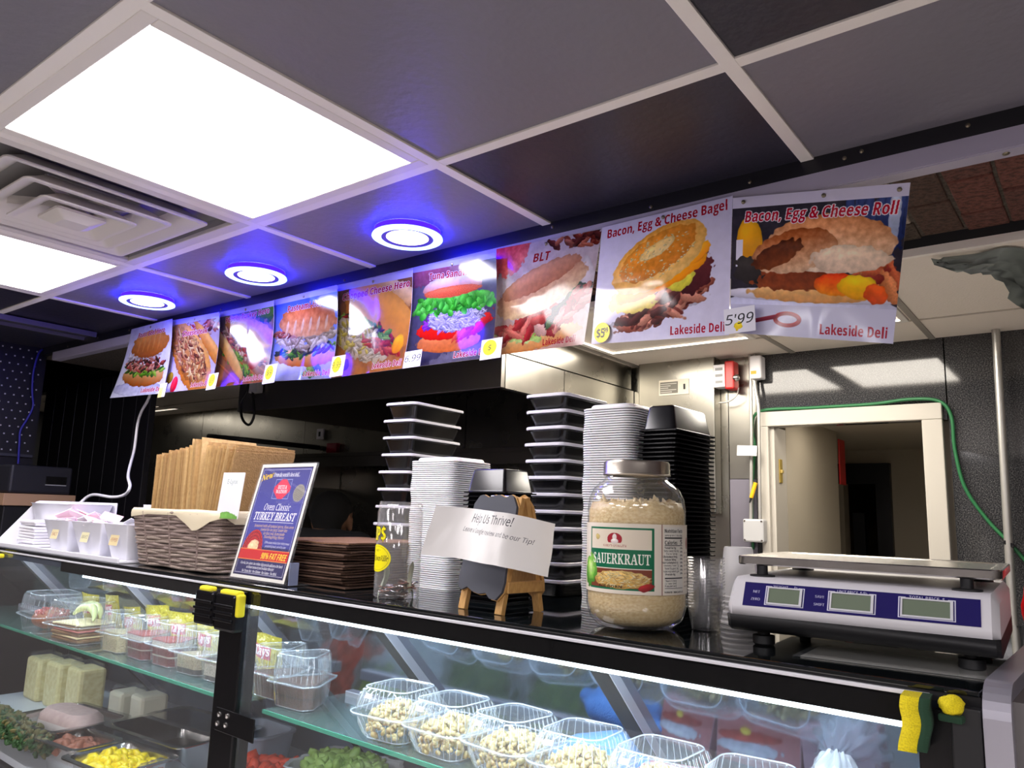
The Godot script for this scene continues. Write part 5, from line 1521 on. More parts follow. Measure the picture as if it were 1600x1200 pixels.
	for k in 3:
		var p: Array = [[-0.575, 0.225, 0.09, 0.028, 0.2, "small pink and purple box left of the slanted door frame"], [-0.455, 0.228, 0.13, 0.032, 0.05, "flat pink box with white and red print right of the slanted door frame"], [-0.335, 0.215, 0.11, 0.03, -0.1, "plain pink box under the crumpled plastic bag"]][k]
		o = thing("pink_box", c(p[0], SH, p[1]), TURN + p[4], p[5], "box", "pink boxes at the back of the right shelf")
		part(o, "carton", bx(Vector3(p[2], p[3], 0.07), 0.001), pw, Vector3(0, p[3] / 2, 0))
		part(o, "printed_top", flat_sheet(p[2] * 0.98, 0.068, 0.0004, bm if k != 2 else pw, pw), null, Vector3(0, p[3] + 0.0006, 0), Vector3(-PI / 2, 0, 0))
		part(o, "printed_front", flat_sheet(p[2] * 0.98, p[3] * 0.95, 0.0004, bm if k != 2 else pw, pw), null, Vector3(0, p[3] / 2, 0.0355))
	var no := FastNoiseLite.new()
	no.seed = 12
	no.frequency = 1.6
	var ring2 := []
	for i in 9:
		var t := i / 8.0
		var r := PackedVector3Array()
		for j in 40:
			var a := TAU * j / 40
			var d := 0.045 * (1.0 - 0.75 * t * t) * (1.0 + 0.45 * no.get_noise_2d(cos(a) * 3 + t, sin(a) * 3) + 0.18 * sin(a * 11 + t * 4))
			r.append(Vector3(cos(a) * d, t * 0.085 + 0.012 * no.get_noise_2d(a * 3, t * 5), -sin(a) * d))
		ring2.append(r)
	solo("plastic_bag", loft(ring2, true, true, 9.0), pane(Color(0.95, 0.97, 1.0), 0.28, 0.12), c(-0.315, SH + 0.031, 0.2), Vector3(0, 0, 0), "crumpled clear plastic bag standing on the pink boxes", "plastic bag")
# ---------------------------------------------------------------- things on the counter
const TOP := -0.16

func counter_goods() -> void:
	var rng := RandomNumberGenerator.new()
	rng.seed = 33
	condiments(rng)
	basket(rng)
	turkey_sign()
	# ---- flat cartons stacked right of the sign
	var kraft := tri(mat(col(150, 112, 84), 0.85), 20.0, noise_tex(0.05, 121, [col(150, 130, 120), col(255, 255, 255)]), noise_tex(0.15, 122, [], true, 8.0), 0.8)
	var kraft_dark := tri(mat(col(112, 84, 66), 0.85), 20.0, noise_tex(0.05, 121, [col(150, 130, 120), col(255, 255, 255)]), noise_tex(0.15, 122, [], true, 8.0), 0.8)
	var no := FastNoiseLite.new()
	no.seed = 3
	no.frequency = 2.0
	for i in 17:
		var fn := func(a, b): return Vector3((a - 0.5) * 0.27, 0.0025 * no.get_noise_3d(a * 2, b * 2, i * 0.3) + 0.004 * (a - 0.5) * (a - 0.5), (b - 0.5) * 0.26)
		var y := TOP + 0.005 + i * 0.0053
		var last := i == 16
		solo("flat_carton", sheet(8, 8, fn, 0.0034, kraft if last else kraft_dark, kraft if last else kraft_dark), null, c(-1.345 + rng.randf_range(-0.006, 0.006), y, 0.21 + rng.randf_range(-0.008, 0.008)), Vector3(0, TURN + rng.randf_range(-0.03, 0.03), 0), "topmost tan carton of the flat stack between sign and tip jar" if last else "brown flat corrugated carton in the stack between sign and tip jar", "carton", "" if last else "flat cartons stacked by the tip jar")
	tip_jar(rng)
	containers(rng)
	easel()
	kraut_jar()
	# ---- clear portion cups, white foam cups
	var cup := lathe([[0.0001, 0.001], [0.0195, 0.001], [0.020, 0.004], [0.0255, 0.030], [0.0285, 0.0315], [0.0285, 0.033]], 28, false, false)
	var cm := pane(Color(0.97, 0.98, 1.0), 0.02, 0.06)
	for i in 18:
		solo("portion_cup", cup, cm, c(-0.487 + 0.0006 * sin(i * 1.7), TOP + 0.0005 + i * 0.0042, 0.17), Vector3(0, i * 0.7, 0), "clear plastic portion cup nested in the stack between sauerkraut jar and scale", "cup", "clear portion cups stacked by the jar")
	var foam := lathe([[0.030, 0.0], [0.0305, 0.003], [0.029, 0.004], [0.0225, 0.075], [0.021, 0.0785], [0.018, 0.0785], [0.017, 0.076], [0.0001, 0.076]], 36, false, false)
	var fm := mat(col(246, 245, 246), 0.6)
	for i in 6:
		solo("foam_cup", foam, fm, c(-0.482, TOP + 0.0005 + i * 0.0078, 0.28), Vector3.ZERO, "topmost upturned white foam cup behind the scale" if i == 5 else "upturned white foam cup nested in the stack behind the scale", "cup", "" if i == 5 else "foam cups stacked behind the scale")
	scale_(rng)

func condiments(rng: RandomNumberGenerator) -> void:
	var o := thing("condiment_organizer", c(-2.43, TOP, 0.0), TURN, "long white plastic condiment organizer with labelled bins at the left end of the counter", "organizer")
	var white := mat(col(226, 226, 234), 0.32)
	var X := func(u): return u + 2.43
	var bxo := func(n, u0, u1, y0, y1, b0, b1, m): return part(o, n, bx(Vector3(u1 - u0, y1 - y0, b1 - b0), 0.002), m, Vector3((u0 + u1) / 2 + 2.43, (y0 + y1) / 2, -(b0 + b1) / 2))
	bxo.call("base_tray", -2.90, -2.03, 0.0, 0.006, 0.01, 0.22, white)
	bxo.call("base_lip", -2.90, -2.03, 0.0, 0.014, 0.008, 0.012, white)
	# left cheek and raised rear bin
	var cheek := PackedVector2Array([Vector2(0.008, 0.0), Vector2(0.012, 0.03), Vector2(0.105, 0.148), Vector2(0.115, 0.152), Vector2(0.22, 0.152), Vector2(0.22, 0.0)])
	for u in [-2.905, -2.63]:
		var st := begin()
		add_prism(st, cheek, -0.002, 0.002, Transform3D(Basis(Vector3(0, 0, -1), Vector3.UP, Vector3(1, 0, 0)), Vector3(u + 2.43, 0, 0)))
		if u < -2.8: part(o, "cheek", done(st), white)
	bxo.call("rear_wall", -2.905, -2.55, 0.0, 0.152, 0.217, 0.221, white)
	var rb := [[0.30, 0.09, 0.07], [0.34, 0.125, 0.148], [0.35, 0.13, 0.15], [0.335, 0.118, 0.15], [0.30, 0.085, 0.075]]
	var rings := []
	for p in rb: rings.append(ring_at(rr(p[0], p[1], 0.008, 2), p[2]))
	part(o, "rear_bin", loft(rings, true, true), white, Vector3(-0.30, -0.005, -0.15))
	# three front bins with sloping sides
	var bins := [[-2.60, -2.415, "SALT"], [-2.395, -2.195, "MAYO"], [-2.18, -2.04, "PEPPER"]]
	for k in 3:
		var u0: float = bins[k][0]
		var u1: float = bins[k][1]
		var w := u1 - u0
		rings = []
		for p in [[w * 0.62, 0.075, 0.004, 0.0], [w * 0.99, 0.11, 0.092, 0.0], [w, 0.115, 0.096, 0.0], [w * 0.95, 0.105, 0.096, 0.0], [w * 0.6, 0.07, 0.012, 0.0]]:
			rings.append(ring_at(rr(p[0], p[1], 0.004, 2), p[2]))
		var bi := part(o, "bin", loft(rings, true, true), white, Vector3((u0 + u1) / 2 + 2.43, 0.002, -0.082))
		var im := Image.create(96, 64, false, Image.FORMAT_RGBA8)
		im.fill([col(226, 214, 170), col(226, 220, 180), col(222, 206, 160)][k])
		stamp(im, bins[k][2], 48, 32, 22, col(150, 70, 60) if k != 1 else col(120, 110, 90), font("Droid Sans"), 0.2, 0.0, 1.0, 70)
		part(bi, "paper_label", flat_sheet(0.05, 0.03, 0.0004, print_mat(im, 0.5), M.paper), null, Vector3(-0.005, 0.055, 0.0525), Vector3(-0.19, 0, 0))
	# napkins standing at the front left
	for i in 9:
		solo("paper_napkin", bx(Vector3(0.135, 0.0085, 0.1), 0.003), mat(col(236, 234, 240), 0.85), c(-2.755 + rng.randf_range(-0.004, 0.004), TOP + 0.0115 + i * 0.0093, 0.085 + rng.randf_range(-0.003, 0.003)), Vector3(rng.randf_range(-0.03, 0.03), TURN + rng.randf_range(-0.03, 0.03), 0), "folded white paper napkin in the stack at the left of the organizer", "napkin", "napkins stacked in the organizer")
	# sweetener packets heaped in the bins
	var pk := sheet(4, 3, func(a, b): return Vector3((a - 0.5) * 0.055, 0.003 * sin(PI * a) * sin(PI * b), (b - 0.5) * 0.034), 0.0018, mat(col(240, 190, 206), 0.5), mat(col(240, 232, 236), 0.5))
	var pw := sheet(4, 3, func(a, b): return Vector3((a - 0.5) * 0.055, 0.003 * sin(PI * a) * sin(PI * b), (b - 0.5) * 0.034), 0.0018, mat(col(238, 236, 240), 0.5), mat(col(226, 226, 232), 0.5))
	for i in 30:
		var pink := i < 20
		var u := rng.randf_range(-2.56, -2.23) if pink else rng.randf_range(-2.15, -2.07)
		solo("sugar_packet", pk if pink else pw, null, c(u, TOP + 0.085 + rng.randf() * (0.03 if pink else 0.016), 0.08 + rng.randf_range(-0.03, 0.03)), Vector3(rng.randf_range(-0.7, 0.7), rng.randf() * TAU, rng.randf_range(-0.6, 0.6)), "pink sweetener packet heaped in the left and middle bins" if pink else "white condiment packet in the bin next to the wicker basket", "sugar packet", "pink packets in the bins" if pink else "white packets in the right bin")
	var cupm := loft([ring_at(rr(0.15, 0.10, 0.02, 5), 0.0), ring_at(rr(0.165, 0.11, 0.022, 5), 0.15), ring_at(rr(0.155, 0.10, 0.02, 5), 0.15), ring_at(rr(0.14, 0.09, 0.018, 5), 0.012)])
	solo("white_cup", cupm, mat(col(232, 232, 240), 0.5), c(-2.36, TOP + 0.0005, 0.3), Vector3(0, TURN, 0), "plain white square-sided cup behind the condiment bins", "cup")
	# printer and cardboard on the left
	var pr := thing("receipt_printer", v(-3.74, 0.018, -1.40), 0.12, "black receipt printer resting on cardboard at the left edge", "printer")
	part(pr, "body", bx(Vector3(0.2, 0.12, 0.26), 0.01), mat(col(40, 40, 48), 0.35), Vector3(0, 0.06, 0))
	part(pr, "paper_slot", bx(Vector3(0.004, 0.035, 0.09), 0.001), M.black_plastic, Vector3(0.1, 0.06, -0.06))
	part(pr, "slot_edge", bx(Vector3(0.006, 0.004, 0.09), 0.001), M.grey_plastic, Vector3(0.101, 0.04, -0.06))
	solo("cardboard_box", bx(Vector3(0.22, 0.05, 0.30), 0.002), mat(col(176, 140, 110), 0.8), v(-3.74, -0.008, -1.40), Vector3(0, 0.12, 0), "flat brown cardboard box under the black printer", "box")
	solo("printer_stand", bx(Vector3(0.2, 1.49, 0.28), 0.004), M.black_soft, v(-3.74, -0.779, -1.40), Vector3(0, 0.12, 0), "black stand carrying the printer at the left edge", "stand")
	var wp := [[-3.02, 0.74, 0.50], [-3.02, 0.574, 0.50], [-3.01, 0.428, 0.50], [-3.07, 0.354, 0.50], [-3.09, 0.303, 0.50], [-3.05, 0.2, 0.48], [-2.90, 0.10, 0.40], [-2.72, 0.051, 0.33], [-2.752, 0.022, 0.33], [-2.851, 0.012, 0.33], [-3.013, 0.019, 0.33], [-3.06, -0.01, 0.31], [-2.98, -0.055, 0.25], [-2.86, -0.09, 0.17], [-2.78, -0.09, 0.12]]
	var pts := []
	for p in wp: pts.append(c(p[0], p[1], p[2]))
	solo("white_cable", tube(smooth(pts, 6), 0.0055, 8), M.white_plastic, Vector3.ZERO, Vector3.ZERO, "white cable hanging from behind the posters down to the condiment organizer", "cable")
	pts = []
	for p in [[-0.02, 0.69, -1.455], [0, 0.666, -1.416], [0, 0.574, -1.403], [0, 0.485, -1.408], [0, 0.413, -1.42], [0, 0.352, -1.403], [0, 0.3, -1.383], [0, 0.249, -1.385], [0, 0.15, -1.392]]: pts.append(v(-3.865 + p[0], p[1], p[2]))
	solo("blue_cable", tube(smooth(pts, 6), 0.0045, 8), mat(col(44, 40, 160), 0.4), Vector3.ZERO, Vector3.ZERO, "blue cable hanging down the left end wall before the pegboard", "cable")

func basket(rng: RandomNumberGenerator) -> void:
	var o := thing("wicker_basket", c(-1.825, TOP + 0.0005, 0.14), TURN, "grey-brown wicker basket with a cream cloth liner, full of paper bags", "basket")
	var fib := noise_tex(0.08, 131, [col(140, 128, 122), col(255, 255, 255)])
	var wm := []
	for k in [col(196, 178, 170), col(178, 160, 154), col(206, 190, 178)]: wm.append(tri(mat(k, 0.85), 18.0, fib, noise_tex(0.12, 132, [], true, 8.0), 0.7))
	var rows := 19
	for i in rows:
		var t := float(i) / (rows - 1)
		var w := lerpf(0.37, 0.42, t)
		var l := lerpf(0.19, 0.225, t)
		var pts := []
		var base := rr(w, l, 0.03, 4)
		var outl := []
		for k in base.size():
			var a := base[k]
			var b := base[(k + 1) % base.size()]
			var n := maxi(1, int(a.distance_to(b) / 0.018))
			for q in n: outl.append(a.lerp(b, float(q) / n))
		for k in outl.size():
			var p: Vector2 = outl[k]
			var wave := 0.0015 * sin(k * 1.0 + i * PI) + 0.0008 * sin(k * 2.7 + i)
			var nrm := p.normalized()
			pts.append(Vector3(p.x + nrm.x * wave, 0.006 + t * 0.128 + 0.0012 * sin(k * 0.63 + i * 2.1), p.y + nrm.y * wave))
		part(o, "woven_strand", tube(pts, 0.0042, 6, true), wm[rng.randi() % 3])
	part(o, "basket_body", loft([ring_at(rr(0.357, 0.177, 0.03, 4), 0.002), ring_at(rr(0.405, 0.21, 0.03, 4), 0.136), ring_at(rr(0.395, 0.2, 0.03, 4), 0.136), ring_at(rr(0.347, 0.167, 0.03, 4), 0.008)]), mat(col(90, 78, 72), 0.9))
	for s in [[-0.13, 1], [0.0, 1], [0.14, 1], [0.0, 0]]:
		var pts := []
		for i in 12:
			var t := i / 11.0
			if s[1]: pts.append(Vector3(s[0] * lerpf(0.88, 1.0, t), 0.006 + 0.13 * t, lerpf(0.096, 0.114, t)))
			else: pts.append(Vector3(lerpf(0.186, 0.212, t), 0.006 + 0.13 * t, 0.02))
		part(o, "upright_cord", tube(pts, 0.0045, 6), wm[1])
	# liner: folded over the rim, hanging lower towards the front right
	var rim := rr(0.427, 0.232, 0.03, 5)
	var outl := PackedVector2Array()
	for k in rim.size():
		var a := rim[k]
		var b := rim[(k + 1) % rim.size()]
		var n := maxi(1, int(a.distance_to(b) / 0.02))
		for q in n: outl.append(a.lerp(b, float(q) / n))
	var rings := []
	for lvl in 7:
		var r := PackedVector3Array()
		for k in outl.size():
			var p := outl[k]
			var drop := 0.026
			if p.y > 0.08:
				drop = 0.010 + 0.036 * maxf(0.0, 1.0 - absf(p.x - 0.13) / 0.09)
				if p.x < -0.1: drop = 0.010 + 0.09 * (-p.x - 0.1)
			var t: float = [1.0, 0.5, 0.05, -0.05, -0.05, 0.3, 1.0][lvl]
			var s: float = [1.012, 1.018, 1.012, 0.99, 0.96, 0.95, 0.93][lvl]
			r.append(Vector3(p.x * s + 0.001 * sin(k * 1.1), 0.139 - drop * t + (0.004 if lvl == 3 else 0.0), p.y * s + 0.001 * sin(k * 1.7)))
		rings.append(r)
	part(o, "cloth_liner", loft(rings, false, false, 9.0), tri(mat(col(212, 200, 172), 0.95), 30.0, null, noise_tex(0.1, 135, [], true, 5.0), 0.5))
	# bags: a tight upright bundle at the left, a leaning fan of larger ones at the right
	var shades := []
	for k in [col(206, 172, 116), col(196, 160, 106), col(214, 182, 128), col(186, 150, 100)]: shades.append(tri(mat(k, 0.8), 8.0, noise_tex(0.03, 137, [col(226, 220, 214), col(255, 255, 255)]), noise_tex(0.08, 138, [], true, 4.0), 0.3))
	var mk := func(w: float, h: float, m: Material):     # a flattened bag: front leaf, gusset fold, back leaf
		var st := begin()
		add_box(st, Vector3(0.0012, h, w), Transform3D(Basis(), Vector3(-0.0016, h / 2, 0)))
		add_box(st, Vector3(0.0012, h - 0.006, w), Transform3D(Basis(), Vector3(0.0016, h / 2 - 0.003, 0)))
		add_box(st, Vector3(0.0032, h * 0.985, 0.003), Transform3D(Basis(), Vector3(0, h * 0.49, w / 2 - 0.006)))
		add_box(st, Vector3(0.0036, 0.03, w * 0.98), Transform3D(Basis(), Vector3(0, 0.02, 0)))
		return done(st)
	var small_bag: Mesh = mk.call(0.15, 0.262, shades[0])
	for i in 48:
		var t := i / 47.0
		var u := -2.005 + t * 0.24
		var lift := 0.007 * floorf(t * 4.0) * 0.9 + rng.randf_range(0, 0.004) + (0.012 if t > 0.82 else 0.0)
		solo("paper_bag", small_bag, shades[rng.randi() % 4], c(u, TOP + 0.022 + lift, 0.14 + rng.randf_range(-0.006, 0.006)), Vector3(rng.randf_range(-0.02, 0.02), TURN + rng.randf_range(-0.05, 0.05), -0.05 + 0.09 * t + rng.randf_range(-0.008, 0.008)), "small flat brown paper bag standing in the left bundle of the wicker basket", "paper bag", "small paper bags in the basket")
	var big_bag: Mesh = mk.call(0.17, 0.285, shades[0])
	for i in 18:
		var t := i / 17.0
		var last := i == 17
		solo("paper_bag", big_bag, shades[rng.randi() % 4], c(-1.758 + t * 0.070, TOP + 0.018 + 0.006 * sin(i * 1.7), 0.145 + rng.randf_range(-0.006, 0.006)), Vector3(rng.randf_range(-0.02, 0.02), TURN + 0.06 * t, -0.03 - 0.24 * t), "front brown paper bag whose broad side shows, leaning at right in the basket" if last else "large flat brown paper bag leaning in the right bundle of the basket", "paper bag", "" if last else "large paper bags in the basket")
	# white card tucked into the basket
	var im := Image.create(128, 160, false, Image.FORMAT_RGBA8)
	im.fill(col(214, 216, 222))
	stamp(im, "E-Lynx", 64, 34, 16, col(130, 150, 140), font("Droid Sans"))
	blob(im, 0.5, 1.0, 0.5, 0.14, 0, col(110, 160, 80), col(90, 140, 60), 0.1)
	solo("white_card", flat_sheet(0.075, 0.105, 0.003, print_mat(im, 0.3), M.paper), null, c(-1.59, TOP + 0.18, 0.045), Vector3(-0.1, TURN + 0.1, 0.0), "small white card standing in the basket behind the turkey sign", "card")

func turkey_sign() -> void:
	var im := Image.create(512, 660, false, Image.FORMAT_RGBA8)
	im.fill(col(238, 236, 228))
	rect(im, 18, 18, 494, 642, col(30, 26, 70))
	for y in range(24, 636):
		var t := clampf((y - 24) / 600.0, 0, 1)
		rect(im, 24, y, 488, y + 1, col(56, 56, 130).lerp(col(70, 72, 160), sin(t * 3.0)) if y < 480 else col(44, 42, 100))
	for r in [[30, 32, 482, 34], [30, 628, 482, 630], [30, 32, 32, 630], [480, 32, 482, 630]]: rect(im, r[0], r[1], r[2], r[3], col(226, 226, 236))
	var sb := font("Droid Serif", true)
	var ss := font("Droid Serif")
	var sa := font("Droid Sans", true)
	outlined(im, "New", 85, 72, 36, col(252, 206, 40), col(30, 26, 60), 2.0, sb, 0.3, -0.2)
	stamp(im, "From the world's best deli...", 268, 62, 24, col(236, 236, 240), sb, 0.25, 0.0, 1.0, 250)
	for y in range(90, 206): for x in range(180, 336):
		var e := minf(minf(x - 180, 335 - x), minf(y - 90, 205 - y))
		if e < 4: im.set_pixel(x, y, col(150, 160, 210))
		if absf(x - 258) / 92.0 + absf(y - 148) / 76.0 < 1.0: im.set_pixel(x, y, col(214, 50, 84))
	stamp(im, "DIETZ &", 258, 136, 22, col(246, 240, 244), sb, 0.0, 0.0, 1.0, 84)
	stamp(im, "WATSON", 258, 162, 22, col(246, 240, 244), sb, 0.0, 0.0, 1.0, 104)
	for y in range(100, 240): for x in range(370, 480):
		var d := Vector2(x - 424, y - 170)
		var a := d.angle()
		if d.length() < 50 + 3.0 * sin(a * 30): im.set_pixel(x, y, col(150, 146, 136) if int((y - d.x * -0.4) / 6) % 2 == 0 or d.length() > 42 else col(120, 116, 112))
	stamp(im, "Oven Classic", 262, 252, 38, col(244, 244, 248), ss, 0.2, 0.0, 1.0, 246)
	stamp(im, "TURKEY BREAST", 258, 306, 46, col(246, 246, 250), sb, 0.2, 0.0, 1.0, 392)
	rect(im, 70, 338, 450, 341, col(226, 226, 236))
	var lines := ["Seasoned with all natural spices, then oven", "roasted for one juicy, tender bite", "for that real, homemade", "Thanksgiving flavor"]
	for k in 4: stamp(im, lines[k], 280 + 10 * k, 364 + k * 20, 16, col(236, 196, 140), ss, 0.2, 0.0, 1.0, [370, 250, 200, 190][k])
	stamp(im, "100% natural whole fresh turkey breast", 352, 454, 13, col(236, 236, 240), ss, 0.1, 0.0, 1.0, 230)
	stamp(im, "prepared by hand, carved by time", 346, 474, 13, col(236, 236, 240), ss, 0.1, 0.0, 1.0, 190)
	for y in range(380, 516): for x in range(30, 230):
		var d := Vector2((x - 130) / 95.0, (y - 505) / 120.0)
		if d.length() < 1.0:
			var k := col(206, 40, 44)
			if d.length() > 0.55 and (int(d.length() * 12) % 2 == 0 or int(d.angle() * 14) % 3 == 0): k = col(150, 24, 40)
			if d.length() < 0.5: k = col(50, 36, 80)
			im.set_pixel(x, y, k)
	blob(im, 0.265, 0.735, 0.10, 0.065, -0.3, col(240, 196, 160), col(236, 220, 170), 0.08)
	rect(im, 24, 496, 488, 552, col(206, 34, 40))
	rect(im, 24, 494, 488, 498, col(240, 140, 70))
	rect(im, 24, 550, 488, 555, col(240, 140, 70))
	stamp(im, "98% FAT FREE", 356, 526, 34, col(250, 220, 60), sa, 0.2, 0.0, 1.0, 230)
	stamp(im, "A low fat, low calorie, low sodium, high protein addition to the lunch", 262, 576, 15, col(236, 236, 240), sb, 0.1, 0.0, 1.0, 400)
	stamp(im, "or dinner menu of your healthier lifestyle!", 262, 596, 15, col(236, 236, 240), sb, 0.1, 0.0, 1.0, 260)
	stamp(im, "No Trans fat · No Gluten · No Gums · No MSG", 262, 616, 15, col(236, 236, 240), sb, 0.1, 0.0, 1.0, 330)
	var o := thing("counter_sign", c(-1.425, TOP + 0.0005, 0.022), TURN - 0.03, "blue turkey breast sign in a clear slanted stand on the counter edge", "sign")
	var lean := Vector3(-0.23, 0, 0)
	part(o, "print", flat_sheet(0.208, 0.252, 0.001, print_mat(im, 0.12), M.paper), null, Vector3(0, 0.128, -0.0295), lean)
	part(o, "clear_front", bx(Vector3(0.212, 0.256, 0.002)), M.glass, Vector3(0, 0.128, -0.028), lean)
	part(o, "clear_back", bx(Vector3(0.212, 0.256, 0.002)), M.clear, Vector3(0, 0.128, -0.0335), lean)
	part(o, "clear_foot", bx(Vector3(0.212, 0.003, 0.09), 0.001), M.clear, Vector3(0, 0.0015, -0.045))
	part(o, "side_brace", bx(Vector3(0.003, 0.045, 0.022), 0.001), pane(Color(0.8, 0.85, 1.0), 0.35, 0.1), Vector3(0.104, 0.024, -0.022))

func cyl_patch(r: float, a0: float, a1: float, y0: float, y1: float, n := 24) -> ArrayMesh:   # a label round a jar; angles from +z towards +x
	return sheet(n, 1, func(s, t):
		var a := lerpf(a0, a1, s)
		return Vector3(sin(a) * r, lerpf(y1, y0, t), cos(a) * r), 0.0003, null, null)

func cut(im: Image, rough := 0.4) -> StandardMaterial3D:
	var m := print_mat(im, rough)
	m.transparency = BaseMaterial3D.TRANSPARENCY_ALPHA_SCISSOR
	m.alpha_scissor_threshold = 0.5
	return m

func tip_jar(rng: RandomNumberGenerator) -> void:
	var at := [-1.062, 0.086]
	var o := thing("tip_jar", c(at[0], TOP + 0.0005, at[1]), TURN, "clear plastic tip jar with yellow lettering and coins on the counter", "jar")
	var out_ := [[0.001, 0.0], [0.040, 0.0], [0.0425, 0.003], [0.0425, 0.155], [0.0405, 0.160], [0.0405, 0.163], [0.042, 0.165], [0.042, 0.167], [0.0402, 0.169], [0.0402, 0.174], [0.0385, 0.174], [0.0385, 0.162], [0.0405, 0.154], [0.0405, 0.006], [0.038, 0.004], [0.001, 0.004]]
	var cm := pane(Color.WHITE, 0.05, 0.03)
	part(o, "jar", lathe(out_, 48, false, false), cm)
	var im := Image.create(320, 110, false, Image.FORMAT_RGBA8)
	im.fill(Color(0, 0, 0, 0))
	outlined(im, "TIP$", 160, 58, 84, col(240, 226, 20), col(70, 66, 10), 4.0, font("Droid Sans", true), 0.0, 0.0, 270)
	var p1 := cyl_patch(0.0432, -1.05, 0.32, 0.100, 0.132)
	part(o, "lettering", p1, null)
	p1.surface_set_material(0, cut(im))
	p1.surface_set_material(1, pane(Color.WHITE, 0.0, 0.02))
	im = Image.create(320, 230, false, Image.FORMAT_RGBA8)
	im.fill(Color(0, 0, 0, 0))
	for y in 230: for x in 320:
		var d := Vector2((x - 160) / 158.0, (y - 115) / 113.0).length()
		if d < 1.0: im.set_pixel(x, y, col(240, 226, 16))
		if d > 0.86 and d < 0.89 and (int(atan2(y - 115.0, x - 160.0) * 24.0) + 100) % 2 == 0: im.set_pixel(x, y, col(90, 84, 10))
	stamp(im, "TipTownVille", 170, 120, 44, col(40, 36, 10), font("Droid Serif", true), 0.35, 0.0, 1.0, 240)
	stamp(im, "~ est ~", 160, 50, 22, col(90, 84, 10), font("Droid Serif"))
	stamp(im, "· · ·", 160, 182, 22, col(90, 84, 10), font("Droid Serif"))
	p1 = cyl_patch(0.0432, -1.05, 0.52, 0.046, 0.096)
	part(o, "oval_sticker", p1, null)
	p1.surface_set_material(0, cut(im))
	p1.surface_set_material(1, pane(Color.WHITE, 0.0, 0.02))
	var coin := lathe([[0.0001, 0.0], [0.0108, 0.0], [0.0112, 0.0003], [0.0112, 0.0015], [0.0108, 0.0018], [0.0096, 0.0015], [0.0001, 0.0015]], 20, false, false)
	var silver := mat(col(206, 200, 200), 0.25, 1.0)
	var copper := mat(col(150, 100, 80), 0.3, 1.0)
	for i in 44:
		var a := rng.randf() * TAU
		var r := sqrt(rng.randf()) * 0.030
		var k := copper if rng.randf() < 0.45 else silver
		var p := c(at[0] + cos(a) * r, TOP + 0.006 + rng.randf() * 0.024 * (0.4 + 0.6 * float(cos(a) > 0)), at[1] + sin(a) * r)
		solo("coin", coin, k, p, Vector3(rng.randf_range(-0.5, 0.5), rng.randf() * TAU, rng.randf_range(-0.5, 0.5)), "copper coin lying at the bottom of the tip jar" if k == copper else "silver coin lying at the bottom of the tip jar", "coin", "copper coins in the tip jar" if k == copper else "silver coins in the tip jar")
	for k in 2:
		var fn := func(a, b):
			var an := lerpf(-0.7, 0.5, a) + k * 0.6
			return Vector3(sin(an) * 0.030 + 0.004 * sin(b * 5.0), 0.008 + (1.0 - b) * [0.062, 0.05][k] + 0.008 * sin(a * 6.0), cos(an) * 0.030 - 0.006 * sin(b * 4.0))
		solo("dollar_bill", sheet(10, 8, fn, 0.0002, mat(col(176, 184, 160), 0.7), mat(col(160, 172, 148), 0.7)), null, c(at[0], TOP, at[1]), Vector3(0, -0.9 + k * 2.6, 0), ["curled banknote standing at the front of the tip jar", "second curled banknote behind, lower in the tip jar"][k], "banknote")

